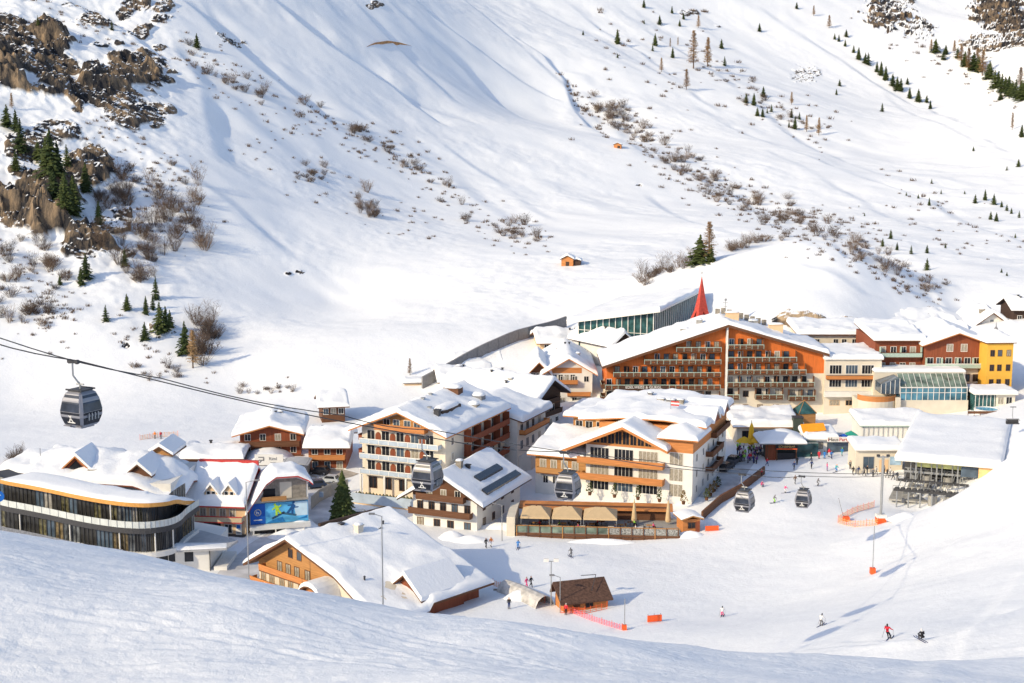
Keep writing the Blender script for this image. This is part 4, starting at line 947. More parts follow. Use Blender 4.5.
# ================================================================== 10 sports shop with the banner
def sports_shop():
    a, yw, w = Bld.fit((187, 533), (246, 535), 1.5)
    B = Bld('sports_shop', 'pale yellow sports shop with red trim and two small snowy dormers beside the banner', 'shop', a, yw, w, 13)
    B.part(MB().box(0, w, 0, 13, -2.5, 5.4), 'wall', W_YELLOW)
    B.gable_roof_x(5.4, 5.4, 7.5, 9.6, oh=(1.0, .8, .5, .2), snow=.8, rm=TRIM_RED, amp=.15)
    B.part(MB().box(-.5, w, -.16, -.02, 4.8, 5.3), 'cornice', TRIM_RED); MB().box(0, w + .2, 7.2, 7.8, 10.0, 10.95).build('red_ridge', TRIM_RED, B.roofo)
    B.balcony('F', 1.0, w - .2, 2.5, 1.5, 1.0, railm=mat('pale_timber_rail', (.55, .43, .28), .7, .1), topm=TRIM_RED, slabm=TRIM_RED)
    B.windows('F', [1.2, 2.9, 4.6, 6.3, 8.0], [2.9], w=.95, h=1.5, pane=G_CURT)
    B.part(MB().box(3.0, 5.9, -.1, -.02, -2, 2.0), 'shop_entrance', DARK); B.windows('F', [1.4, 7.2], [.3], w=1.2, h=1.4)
    MB().box(-.05, w, -1.0, -.05, -2, .1).build('display_rack', METAL_D, B.r)
    for x in (4.3, 7.4):
        z = 6.0; m = MB().prism([(x - 1.15, z), (x + 1.15, z), (x + 1.15, z + .9), (x, z + 2.3), (x - 1.15, z + .9)], 0.3, 4)
        d = m.build('dormer', W_YELLOW, B.roofo)
        MB().add([(x - 1.3, -.1, z + .85), (x, -.1, z + 2.45), (x + 1.3, -.1, z + .85), (x - 1.3, 4, z + .85), (x, 4, z + 2.45), (x + 1.3, 4, z + .85),
                  (x - 1.3, -.1, z + 1.25), (x, -.1, z + 2.95), (x + 1.3, -.1, z + 1.25), (x - 1.3, 4, z + 1.25), (x, 4, z + 2.95), (x + 1.3, 4, z + 1.25)],
                 [(6,7,10,9),(7,8,11,10),(0,1,7,6),(1,2,8,7),(0,6,9,3),(2,5,11,8),(0,3,4,1),(1,4,5,2)]).build('dormer_snow', SNOW, d)
        for dx in (-.45, .45): B.window('F', x + dx, z + .15, .55, 1.1, parent=d, mull=0, off=-.3)
        MB().box(x - 1.3, x + 1.3, .05, .28, z - .15, z + .05).build('dormer_sill', TRIM_RED, d)
    # banner wing, turned a little to the left
    p = onz(250, 533, 1.5); q = onz(309.5, 530, 1.5); v = q - p; yw2 = math.atan2(v.y, v.x) + R(6); w2 = v.length
    C = Bld('banner_wing', 'gabled shop wing carrying a blue skier advertising banner under an arched snowy roof', 'shop', p, yw2, w2, 7)
    ed = [(0, 4.2), (w2 * .28, 8.2), (w2 * .45, 9.3), (w2 * .82, 9.3), (w2, 8.4)]
    C.part(MB().prism([(0, -2.5), (w2, -2.5)] + ed[::-1], 0, 7), 'wall', W_WHITE)
    def zf(x, y):
        pts = [(-1, 2.8)] + ed + [(w2 + 1, 7.4)]
        for i in range(len(pts) - 1):
            if x <= pts[i + 1][0]: 
                t = (x - pts[i][0]) / (pts[i + 1][0] - pts[i][0]); return pts[i][1] + t * (pts[i + 1][1] - pts[i][1]) + .3
        return pts[-1][1] + .3
    C.roof(-.8, w2 + .7, -1.2, 7, zf, snow=.6, rm=TRIM_RED, bx=[e[0] for e in ed], amp=.1, st=.7)
    C.part(MB().box(w2 * .2, w2 - .1, -.9, -.03, 5.35, 5.5), 'gallery_floor', CONCRETE)
    C.part(MB().prism([(w2 * .18, 5.5), (w2 * .97, 5.5), (w2 * .97, 8.2), (w2 * .80, 8.9), (w2 * .46, 8.9), (w2 * .30, 7.8)], -.05, -.01), 'gable_cladding', STONE)
    C.part(MB().box(w2 * .24, w2 * .44, -.1, -.055, 5.6, 7.4), 'window', G_DARK); C.part(MB().box(w2 * .52, w2 * .72, -.1, -.055, 5.6, 8.4), 'light_panel', W_CREAM)
    C.part(MB().box(w2 * .2, w2 * .62, -.95, -.85, 5.5, 6.2), 'gallery_railing', W_HONEY)
    bn = C.part(MB().box(.1, w2 - .1, -.35, -.12, 1.5, 5.0), 'banner', mat('banner_sky_blue', (.10, .42, .72), .5, .35, .35, stretch=(1, 1, 2)))
    MB().box(.1, w2 * .26, -.40, -.355, 1.5, 5.0).build('banner_logo_field', mat('banner_royal_blue', (.01, .10, .45), .5, .1), bn)
    ring = MB(); cx, cz = w2 * .135, 3.5
    for i in range(16):
        a0, a1 = 2 * math.pi * i / 16, 2 * math.pi * (i + 1) / 16
        ring.add([(cx + r_ * math.cos(t), -.41, cz + r_ * math.sin(t)) for r_, t in ((.62, a0), (.62, a1), (.45, a1), (.45, a0))], [(0, 3, 2, 1), (0, 1, 2, 3)])
    ring.box(cx - .22, cx - .1, -.415, -.405, cz - .28, cz + .28).box(cx - .1, cx + .2, -.415, -.405, cz - .02, cz + .08).box(cx + .08, cx + .2, -.415, -.405, cz - .28, cz + .0).build('emblem', TRIM_WHITE, bn)
    MB().box(cx - .7, cx + .7, -.41, -.405, 2.15, 2.3).build('emblem_line', TRIM_WHITE, bn)
    def skier(x, z, s, m, tilt):
        k = MB(); c_, s_ = math.cos(tilt), math.sin(tilt)
        P = lambda u, v: (x + s * (u * c_ - v * s_), z + s * (u * s_ + v * c_))
        for poly in ([(-.25, .2), (.3, .1), (.35, .8), (-.1, .95)], [(-.2, .95), (.1, .95), (.12, 1.25), (-.18, 1.25)], [(-.5, -.5), (-.2, -.55), (.1, .25), (-.25, .25)], [(.0, .1), (.3, .1), (.45, -.5), (.2, -.5)], [(.3, .6), (.8, .75), (.8, .6), (.3, .4)], [(-.15, .8), (-.7, .55), (-.65, .4), (-.1, .6)]):
            k.prism([P(*e) for e in poly], -.40, -.356)
        k.build('printed_skier', m, bn)
        k = MB()
        for o_ in (-.55, -.7): k.prism([P(-1.1, o_ - .15), (P(.9, o_ + .12)), P(.9, o_ + .2), P(-1.1, o_ - .07)], -.40, -.356)
        k.build('printed_ski', DARK, bn)
    skier(w2 * .47, 3.5, 1.15, mat('print_lime', (.45, .70, .05), .5, .1), R(18)); skier(w2 * .70, 3.55, 1.25, mat('print_navy', (.02, .10, .28), .5, .1), R(-20))
    MB().prism([(w2 * .28, 1.6), (w2 * .6, 1.6), (w2 * .55, 2.5), (w2 * .4, 2.1)], -.385, -.356).prism([(w2 * .8, 1.9), (w2 - .3, 2.0), (w2 - .3, 2.45)], -.385, -.356).build('printed_mountain', mat('print_deep_blue', (.02, .18, .45), .5, .2), bn)
    MB().prism([(w2 * .78, 2.5), (w2 - .2, 2.5), (w2 - .2, 4.9), (w2 * .74, 4.9)], -.375, -.356).build('printed_cloud', mat('print_pale', (.55, .72, .82), .5, .15, .5), bn)
    C.part(MB().box(-.1, w2 + .1, -1.4, -.05, .7, 1.4), 'white_canopy', TRIM_WHITE)
    C.part(MB().box(.6, w2 * .9, -.1, -.02, -2, .6), 'shop_window', G_DARK)
    for x in (.5, w2 * .42, w2 * .9): MB().box(x - .1, x + .1, -1.4, -1.2, -2, .7).build('column', TRIM_WHITE, C.r)
sports_shop()

# ================================================================== 11 central hotel with terrace
def central_hotel():
    yaw = R(-21); rc = onz(692, 498.5, 3.0); w = 20.0
    o = rc - Vector((math.cos(yaw) * w, math.sin(yaw) * w, 0))
    B = Bld('piste_hotel', 'cream hotel beside the piste with orange balconies, glazed timber gable and big snow roof', 'hotel', o, yaw, w, 27)
    wg = 14.6   # gabled part
    zl, zt, xr = 8.6, 12.2, 7.6
    B.part(MB().box(0, w, 0, 27, -4, 9.1), 'wall', W_WHITE)
    B.part(MB().prism([(-.03, 8.4), (wg, 8.4), (wg, 9.0), (xr, zt), (-.03, 8.6)], -.05, 6), 'timber_gable', W_ORANGE2)
    B.part(MB().box(wg - .0, w + .04, -.04, 10, 8.2, 10.6), 'corner_tower_cladding', W_ORANGE2)
    # big rear roof
    B.part(MB().box(.6, w - .4, 6, 27, 9.0, 11.6), 'upper_storey', W_ORANGE2)
    zfr = lambda x, y: 11.9 + min(.11 * min(x + 2, w + 2 - x), .9) + .02 * (y - 6)
    B.roof(-3.2, w + 1.2, 5.0, 28, zfr, snow=.9, rm=W_ORANGE2, amp=.3, st=1.1, name='main_roof')
    for x, y, ww, m in ((9.5, 17, 1.2, STONE), (11.4, 17, 1.6, GREY), (13.2, 17.5, 1.2, STONE), (6, 22, .8, GREY)): B.chimney(x, y, ww, 1.0, 1.2, m, .2)
    flag = MB().tube((13.2, 10, 12), (13.2, 10, 16.0), .05).build('flagpole', METAL, B.r); MB().box(13.25, 14.8, 9.98, 10.02, 15.2, 15.5).box(13.25, 14.8, 9.98, 10.02, 14.6, 14.9).build('flag_stripe', TRIM_RED, flag); MB().box(13.25, 14.8, 9.985, 10.015, 14.9, 15.2).build('flag_middle', TRIM_WHITE, flag)
    zg = lambda x, y: zt + .45 - abs(x - xr) * .45
    B.roof(-4.2, wg + 1.4, -2.6, 7, zg, slab=.5, snow=.6, rm=W_ORANGE2, bx=(xr,), amp=.12, name='gable_roof')
    hip = lambda x, y: 10.8 + .42 * min(x - wg + 1.4, w + 1.2 - x, y + 1.4, 9)
    B.roof(wg - .9, w + 1.2, -1.2, 9, hip, snow=.5, rm=W_ORANGE2, amp=.1, name='tower_roof')
    # glazed gable
    for i in range(9):
        u = 2.0 + i * 1.4; h = max(.3, (zt - abs(u - xr) * .45) - 9.1)
        if h > .4: B.window('F', u, 8.85, 1.15, min(h, 2.3), fmat=W_HONEY, off=.05, mull=1, pane=G_DARK)
    for z in (5.9, 2.95, .1):
        for i in range(3):
            B.window('F', 2.6 + i * 4.6, z, 3.5, 2.0, mull=4, pane=random.choice([G_CURT, G_DARK, G_BLUE_REFLECT]))
        B.window('F', 17.0, z, 2.4, 2.2, mull=2, pane=G_CURT)
    for z in (5.2, 2.2): B.balcony('F', -1.2, wg + .3, z, 1.6, 1.15, railm=W_ORANGE2, slabm=W_HONEY)
    for y in (3, 8, 12, 16, 20, 24):
        for z in (6.2, 3.3, .4): B.window('R', y, z, 1.1, 1.3)
    for z in (5.6, 2.7): B.balcony('R', 10, 19, z, 1.4, 1.0, railm=W_BROWN, slabm=W_BROWN)
    B.part(MB().box(w - 1, w + .04, 10.0, 27, 8.2, 11.9), 'eave_cladding', W_ORANGE2); B.balcony('R', 14, 26, 8.3, 1.0, 1.0, railm=W_BROWN, off=.05)
    for y in (12, 20):   # small dormer gables on the right eave
        m = MB().add([(w + 1.5, y - 2.4, 11.9), (w + 1.5, y + 2.4, 11.9), (w + 1.5, y, 13.6), (w - 6, y - 2.4, 11.9), (w - 6, y + 2.4, 11.9), (w - 6, y, 13.6)], [(0, 1, 2), (5, 4, 3), (0, 2, 5, 3), (1, 4, 5, 2), (0, 3, 4, 1)])
        d = m.build('roof_dormer', W_RED, B.r)
        MB().add([(w + 1.7, y - 2.7, 11.9), (w + 1.7, y, 13.85), (w + 1.7, y + 2.7, 11.9), (w - 6, y - 2.7, 11.9), (w - 6, y, 13.85), (w - 6, y + 2.7, 11.9), (w + 1.7, y - 2.7, 12.3), (w + 1.7, y, 14.4), (w + 1.7, y + 2.7, 12.3), (w - 6, y - 2.7, 12.3), (w - 6, y, 14.4), (w - 6, y + 2.7, 12.3)],
                 [(6,9,10,7),(7,10,11,8),(0,6,7,1),(1,7,8,2),(0,3,9,6),(2,8,11,5)]).build('dormer_snow', SNOW, d)
    # left annexe
    C = Bld('low_annexe', 'two storey white annexe with timber balcony and thick snow roof left of the piste hotel', 'hotel', B.r.matrix_basis @ Vector((-10.2, 1.0, 0)), yaw, 10.0, 12)
    C.part(MB().box(0, 10, 0, 12, -4, 5.4), 'wall', W_WHITE)
    C.part(MB().box(-.03, 10.03, -.03, 11, 2.6, 5.3), 'timber_storey', W_HONEY)
    C.roof(-1.2, 9.95, -1.4, 12.5, lambda x, y: 5.7 + .16 * (y + 1), snow=.9, rm=W_ORANGE2, amp=.2)
    C.windows('F', [1.5, 3.6, 5.7, 7.8], [3.0], w=1.1, h=1.5, off=.04, pane=G_CURT); C.windows('F', [2.0, 3.9, 5.8, 7.7], [.1], w=.9, h=1.3)
    C.balcony('F', .5, 9.5, 2.2, 1.2, 1.1, railm=W_HONEY, off=.03)
    U = Bld('rear_lodge', 'brown timber lodge storey peeping out behind the piste hotel roof on the left', 'hotel', B.r.matrix_basis @ Vector((-7.0, 13.5, 0)), yaw, 7.2, 12)
    U.part(MB().box(0, 7.2, 0, 12, -4, 10.4), 'wall', W_HONEY)
    U.windows('F', [1.2, 3.2, 5.4], [8.0], w=1.3, h=1.6, off=.0); U.balcony('F', -.6, 7.3, 7.2, 1.3, 1.0, railm=W_ORANGE2)
    U.roof(-1.6, 3.6, -1.5, 13, lambda x, y: 10.7, snow=.9, rm=W_ORANGE2, amp=.15)
    return B
CH = central_hotel()
# ================================================================== 12 terrace of the piste hotel
def terrace():
    a, yw, w = Bld.fit((515, 537), (680, 541), .2)
    B = Bld('sun_terrace', 'raised timber sun terrace with glass railing along the front of the piste hotel', 'terrace', a, yw, w, 10)
    B.part(MB().box(0, w, 0, 10, -2, 1.0), 'deck', CONCRETE)
    B.part(MB().box(0, w, -.06, -.01, -.2, .35), 'base_board', W_BROWN)
    for i in range(15): 
        x = .3 + i * (w - .6) / 14; MB().box(x - .08, x + .08, -.2, -.07, -1, 2.15).build('railing_post', W_BROWN if i % 4 else W_HONEY, B.r)
    B.part(MB().box(0, w, -.17, -.10, .45, .85), 'lower_rail', W_BROWN); B.part(MB().box(0, w * .56, -.05, -.02, .95, 2.0), 'glass_railing', G_GREEN)
    B.part(MB().box(w * .56, w, -.05, -.02, .95, 2.05), 'patterned_railing', mat('patterned_banner', (.28, .28, .27), .7, .8, 5))
    B.part(MB().box(-.2, w, -.2, .05, 2.05, 2.15), 'handrail', W_HONEY)
    B.part(MB().box(-1.4, .0, -.4, 9, -2, 3.6), 'end_wall', W_CREAM)
    B.part(MB().box(1, w - 2, 8.6, 10.4, 1, 3.2), 'bar_front', W_BROWN)
    B.roof(0, w - 1, 7.6, 11.5, lambda x, y: 3.1 + .05 * (y - 7.6), snow=.0, rm=W_ORANGE2, amp=.1, name='bar_roof')
    # beige hipped pavilions
    L = ['leftmost of the three beige hipped awnings on the terrace', 'middle one of the three beige hipped awnings on the terrace', 'rightmost of the three beige hipped awnings, beside the closed parasols']
    M_ = B.r.matrix_basis
    for i, (x0, x1) in enumerate(((.9, 5.9), (6.2, 11.2), (11.5, 17.2))):
        p = M_ @ Vector(((x0 + x1) / 2, 3.2, 1.0)); t = root('awning', L[i], 'awning', p, yw, 'beige awnings on the hotel terrace')
        h = (x1 - x0) / 2; d = 3.0
        m = MB().add([(-h, -d, 2.5), (h, -d, 2.5), (h, d, 2.5), (-h, d, 2.5), (-h * .3, 0, 3.7), (h * .3, 0, 3.7), (-h, -d, 2.2), (h, -d, 2.2), (h, d, 2.2), (-h, d, 2.2)],
                     [(0, 1, 5, 4), (1, 2, 5), (2, 3, 4, 5), (3, 0, 4), (0, 6, 7, 1), (1, 7, 8, 2), (2, 8, 9, 3), (3, 9, 6, 0)])
        m.build('canopy', BEIGE, t)
        for sx in (-h + .1, h - .1):
            for sy in (-d + .1, d - .1): MB().tube((sx, sy, 0), (sx, sy, 2.25), .05, n=6).build('pole', METAL, t)
        MB().lathe([(.12, 3.65), (.14, 3.85), (.03, 3.95)], 8).build('finial', W_BROWN, t)
    # tables with seats on the deck
    for i in range(14):
        p = M_ @ Vector((1.6 + i * 1.62, 1.5 + (i % 3) * 1.6, 1.0))
        lab = ['small pedestal table under the beige awnings on the terrace', 'small pedestal table on the open right part of the terrace'][i > 9]
        t = root('terrace_table', lab, 'table', p, yw, ['tables under the terrace awnings', 'tables on the open terrace'][i > 9])
        MB().box(-.5, .5, -.4, .4, .70, .75).build('table_top', [TRIM_WHITE, W_HONEY, W_BROWN][i % 3], t)
        MB().box(-.06, .06, -.06, .06, 0, .7).build('leg', METAL_D, t)
        for s in (-1, 1):
            MB().box(s * .75 - .2, s * .75 + .2, -.22, .22, .0, .45).box(s * .95 - .03, s * .95 + .03, -.22, .22, .45, .9).build('terrace_chair', [METAL_D, GREY, W_RED, BEIGE][(i + s) % 4], None, loc=p, rotz=yw); prop(COL.objects[-1], f'{["black", "grey", "dark red", "beige"][(i + s) % 4]} chair at a table on the sun terrace', 'chair', f'{["black", "grey", "dark red", "beige"][(i + s) % 4]} terrace chairs')
    # closed parasols
    L = ['closed beige parasol beside the right end of the terrace awnings', 'closed beige parasol near the orange terrace kiosk']
    for i, x in enumerate((634, 668)):
        q = at(x, 526, 237); q.z = 1.2
        t = root('closed_parasol', L[i], 'parasol', q, 0, 'closed parasols on the hotel terrace')
        MB().tube((0, 0, -.2), (0, 0, 4.6), .05).build('pole', METAL, t); MB().lathe([(.42, .5), (.5, .8), (.36, 2.2), (.2, 3.6), (.06, 4.4)], 10).build('canopy', BEIGE, t)
    # little kiosk at the right end
    k, yk, wk = Bld.fit((683, 533), (699, 529), 1.0)
    K = Bld('terrace_kiosk', 'small orange timber kiosk with shallow roof at the right end of the terrace', 'kiosk', k, R(12), 3.0, 3.4)
    K.part(MB().box(0, 3, 0, 3.4, -1.5, 2.3), 'wall', W_ORANGE2); K.roof(-.5, 3.5, -.6, 4, lambda x, y: 2.5 + .3 * (2 - abs(x - 1.5)), snow=.12, rm=W_HONEY, bx=(1.5,), amp=.04); K.window('F', 1.5, .8, 1.2, .9, fmat=W_BROWN)
    K.part(MB().box(2.2, 2.9, -.06, -.01, 0, 1.9), 'door', W_RED)
    # retaining wall of brown boards running up to the plaza
    pts = [ground(703, 520), ground(722, 503), ground(742, 492), ground(765, 474)]
    for i in range(3):
        pass
    m = MB()
    t = root('board_fence', 'long low brown board wall climbing from the terrace kiosk towards the plaza', 'fence', pts[0])
    for i in range(3):
        p, q = pts[i] - pts[0], pts[i + 1] - pts[0]
        MB().add([tuple(p + Vector((0, 0, -1))), tuple(q + Vector((0, 0, -1))), tuple(q + Vector((0, 0, 1.5))), tuple(p + Vector((0, 0, 1.5))),
               tuple(p + Vector((-.3, .2, -1))), tuple(q + Vector((-.3, .2, -1))), tuple(q + Vector((-.3, .2, 1.5))), tuple(p + Vector((-.3, .2, 1.5)))],
              [(0, 1, 2, 3), (7, 6, 5, 4), (3, 2, 6, 7), (0, 3, 7, 4), (1, 5, 6, 2)]).build('board_panel', W_BROWN, t)
    # shrubs in pots on the hotel's upper terrace
terrace()

# ================================================================== 13 modern curved restaurant
def restaurant():
    E = [(-60, 480), (-25, 495), (0, 504), (25, 509), (50, 514), (75, 519.5), (100, 524), (125, 527), (145, 527.5), (160, 526), (172, 523.5), (181, 519), (187, 513)]
    P = [onz(x, y, 10.2) for x, y in E]
    o = Vector((P[6].x, P[6].y, 2.0))
    t = root('curved_restaurant', 'modern restaurant with long curved glass floors, white balustrade and orange edged snow roof', 'restaurant', o)
    P = [p - o for p in P]; P.append(P[-1] + Vector((.8, 5, 0)))
    def smooth(pts, k=3):
        out = []
        for i in range(len(pts) - 1):
            p0 = pts[max(i - 1, 0)]; p1 = pts[i]; p2 = pts[i + 1]; p3 = pts[min(i + 2, len(pts) - 1)]
            for j in range(k):
                u = j / k; out.append(.5 * ((2 * p1) + (p2 - p0) * u + (2 * p0 - 5 * p1 + 4 * p2 - p3) * u * u + (3 * p1 - p0 - 3 * p2 + p3) * u ** 3))
        out.append(pts[-1]); return out
    C = smooth([Vector((p.x, p.y, 0)) for p in P])
    def off(c, d):
        r = []
        for i in range(len(c)):
            v = c[min(i + 1, len(c) - 1)] - c[max(i - 1, 0)]; n = Vector((-v.y, v.x, 0)).normalized(); r.append(c[i] + n * d)
        return r
    def band(c, z0, z1, th, mb=None):
        mb = mb or MB(); i_ = off(c, th); n = len(c)
        zf0 = z0 if callable(z0) else (lambda k: z0); zf1 = z1 if callable(z1) else (lambda k: z1)
        vs = []
        for k in range(n): vs += [(c[k].x, c[k].y, zf0(k)), (c[k].x, c[k].y, zf1(k)), (i_[k].x, i_[k].y, zf1(k)), (i_[k].x, i_[k].y, zf0(k))]
        fs = []
        for k in range(n - 1):
            a, b = 4 * k, 4 * k + 4
            fs += [(a, b, b + 1, a + 1), (a + 1, b + 1, b + 2, a + 2), (a + 3, a + 2, b + 2, b + 3), (a, a + 3, b + 3, b)]
        fs += [(0, 1, 2, 3), (4 * n - 4, 4 * n - 1, 4 * n - 2, 4 * n - 3)]
        return mb.add(vs, fs)
    G1, G2 = off(C, .9), off(C, 2.2)
    band(C, 7.2, 8.0, 12).build('floor_slab', METAL_D, t)
    band(C, 8.05, 9.05, .06).build('balustrade', mat('frosted_balustrade', (.55, .58, .57), .3, .1, 1), t)
    INT = [mat('interior_dark', (.03, .03, .03), .15, .5, .8), mat('interior_dark', (.03, .03, .03)), mat('interior_warm', (.13, .10, .055), .25, .8, 1.5), mat('interior_olive', (.085, .08, .045), .2, .9, 1.5), G_BLUE_REFLECT, mat('interior_curtain', (.30, .29, .27), .4, .4, 2), mat('interior_grey', (.10, .11, .12), .15, .8, .8)]
    UPI = [INT[0], INT[0], INT[6], G_BLUE_REFLECT, INT[0], INT[6], INT[5], INT[3]]
    rg = random.Random(4)
    for c, z0, z1, nm in ((G1, 4.2, 7.2, 'lower_glass_pane'), (G2, 8.0, 11.6, 'upper_glass_pane')):
        for k in range(len(c) - 1):
            for f0, f1 in ((0, 1),):
                p, q = c[k].lerp(c[k + 1], f0), c[k].lerp(c[k + 1], f1)
                if nm[0] == 'u' and z1 > 11: MB().add([(p.x, p.y - .01, z1 - .9), (q.x, q.y - .01, z1 - .9), (q.x, q.y - .01, z1), (p.x, p.y - .01, z1)], [(0, 1, 2, 3)]).build('clerestory_pane', rg.choice([INT[5], INT[6], G_BLUE_REFLECT]), t)
                MB().add([(p.x, p.y, z0), (q.x, q.y, z0), (q.x, q.y, z1 - (.9 if nm[0] == 'u' else 0)), (p.x, p.y, z1 - (.9 if nm[0] == 'u' else 0))], [(0, 1, 2, 3)]).build(nm, rg.choice(UPI if nm[0] == 'u' else INT), t)
    band(off(C, .15), 3.4, 4.2, 14).build('lower_slab', W_WHITE, t)
    for c, z0, z1 in ((off(C, .8), 4.2, 7.2), (off(C, 2.1), 8.0, 11.6)):
        for k in range(2, len(c) - 1):
            p = c[k]; q = c[k + 1]; mid = (p + q) / 2
            for w_ in (p, mid): MB().box(w_.x - .05, w_.x + .05, w_.y - .07, w_.y + .02, z0, z1).build('mullion', METAL_D, t)
    for i in range(0, len(C) - 2, 1):
        p = C[i]; MB().box(p.x - .03, p.x + .03, p.y - .06, p.y - .01, 8.0, 9.1).build('balustrade_post', METAL, t)
    for i in (8, 14, 20, 26, 31):
        p = off(C, .5)[i]; MB().tube((p.x, p.y, 4.2), (p.x, p.y, 7.2), .11).build('column', TRIM_WHITE, t)
    p = off(C, .6)[19]; MB().tube((p.x, p.y, 8), (p.x, p.y, 11.6), .1).build('column', TRIM_WHITE, t)
    # roof: orange fascia, snow on top
    Rr = C[6:]; Rf = off(Rr, .25); n = len(Rf)
    zr = lambda k: 12.1 - .9 * (k / (n - 1)) ** 2 - (2.6 * max(0, (k - n + 9) / 8) ** 1.6)
    ro = band(Rf, lambda k: zr(k) - .62, zr, .5).build('roof_fascia', TRIM_ORANGE, t)
    B1 = off(Rf, .5); B2 = off(Rf, 6.0)
    m = MB(); N = 12
    prof = [(0, 0), (.02, .22), (.06, .45), (.12, .58), (.22, .6), (.36, .55), (.5, .5), (.65, .45), (.8, .4), (1, .2)]
    for k in range(n):
        for s_, h in prof:
            q = Rf[k].lerp(B2[k], s_); nn = mnoise.noise(Vector((q.x * .25, q.y * .25, 2))) * .3 * min(1, s_ * 8)
            ee = min(1, (n - 1 - k) / 2.0 + .05) * min(1, k / 2 + .05)
            m.v.append((q.x, q.y, zr(k) + .003 + (h + nn) * ee))
    M_ = len(prof)
    m.f = [(k * M_ + j, (k + 1) * M_ + j, (k + 1) * M_ + j + 1, k * M_ + j + 1) for k in range(n - 1) for j in range(M_ - 1)]; m.mi = [0] * len(m.f)
    m.build('snow_cover', SNOW, t, True)
    band(off(Rf, .5), lambda k: zr(k) - .5, lambda k: zr(k) - .02, 5.6).build('roof_deck', TRIM_WHITE, t)
    # terrace ledge and white base
    b = [onz(-40, 520, 5.6), onz(0, 523, 5.6), onz(50, 538, 5.6), onz(98, 549, 5.6), onz(150, 550.5, 5.6), onz(209, 548, 5.6)]
    b = [Vector((q.x - o.x, q.y - o.y, 0)) for q in b]
    poly = [(q.x, q.y) for q in b] + [(b[-1].x + .5, b[-1].y + 12), (b[0].x + 8, b[0].y + 16)]
    MB().plan(poly, -4, 3.35).build('base_wall', W_WHITE, t)
    lg = off(b, -.9); lg[-1] = lg[-1] + Vector((2.6, .6, 0)); 
    poly = [(q.x, q.y) for q in lg] + [(lg[-1].x + 1.0, lg[-1].y + 4), (b[-1].x - 3, b[-1].y + 9), (b[0].x + 8, b[0].y + 10)]
    MB().plan(poly, 3.37, 3.7).build('ledge', GREY_L, t)
    sb = MB(); vs = []
    lg2 = smooth(lg, 3); inn = off(lg2, 2.6)
    prof2 = [(0, 0), (.03, .25), (.12, .5), (.3, .62), (.6, .6), (1, .5)]
    for k in range(len(lg2)):
        for s_, h in prof2:
            q = lg2[k].lerp(inn[k], s_); nn = mnoise.noise(Vector((q.x * .5, q.y * .5, 5))) * .25 * min(1, s_ * 8)
            sb.v.append((q.x, q.y, 3.704 + max(0, h + nn) * min(1, (len(lg2) - 1 - k) / 2 + .02)))
    sb.f = [(k * 6 + j, (k + 1) * 6 + j, (k + 1) * 6 + j + 1, k * 6 + j + 1) for k in range(len(lg2) - 1) for j in range(5)]; sb.mi = [0] * len(sb.f)
    sb.build('ledge_snow', SNOW, t, True)
    rl = [p_ for p_ in off(C, -.9)[6:22]]
    band(rl, 3.8, 5.0, .06).build('lower_balustrade', mat('slate_balustrade', (.16, .17, .20), .5, .3, 3), t)
    # windows in the white base
    def bw(p, q, f0, f1, z0, z1):
        u = (q - p); a0 = p + u * f0; a1 = p + u * f1; nrm = Vector((u.y, -u.x, 0)).normalized()
        MB().add([tuple(a0 + nrm * .03 + Vector((0, 0, z0))), tuple(a1 + nrm * .03 + Vector((0, 0, z0))), tuple(a1 + nrm * .03 + Vector((0, 0, z1))), tuple(a0 + nrm * .03 + Vector((0, 0, z1))),
                  tuple(a0 - nrm * .05 + Vector((0, 0, z0))), tuple(a1 - nrm * .05 + Vector((0, 0, z0))), tuple(a1 - nrm * .05 + Vector((0, 0, z1))), tuple(a0 - nrm * .05 + Vector((0, 0, z1)))],
                 [(0, 1, 2, 3), (0, 3, 7, 4), (1, 5, 6, 2), (3, 2, 6, 7), (0, 4, 5, 1)]).build('window', G_DARK, t)
    for f in ((.08, .2), (.3, .38), (.5, .58), (.72, .8)): bw(b[3], b[4], f[0], f[1], 1.2, 2.9)
    for f in ((.0, .14), (.15, .3), (.31, .42)): bw(b[4], b[5], f[0], f[1], 1.7, 3.1)
    bw(b[4], b[5], .58, .73, 1.6, 3.1); bw(b[4], b[5], .40, .52, -1.5, -.2); bw(b[4], b[5], .76, .92, -1.6, -.1)
    for k in range(2, 3):
        for i in range(6): bw(b[k], b[k + 1], .04 + i * .16, .14 + i * .16, 1.0, 3.0)
    MB().box(b[5].x + .6, b[5].x + 2.6, b[5].y + .2, b[5].y + 8, -4, .6).build('side_wall', W_WHITE, t)
    MB().tube((b[5].x + .1, b[5].y - .08, -4), (b[5].x + .1, b[5].y - .08, 3.3), .07).build('downpipe', METAL_D, t)
restaurant()
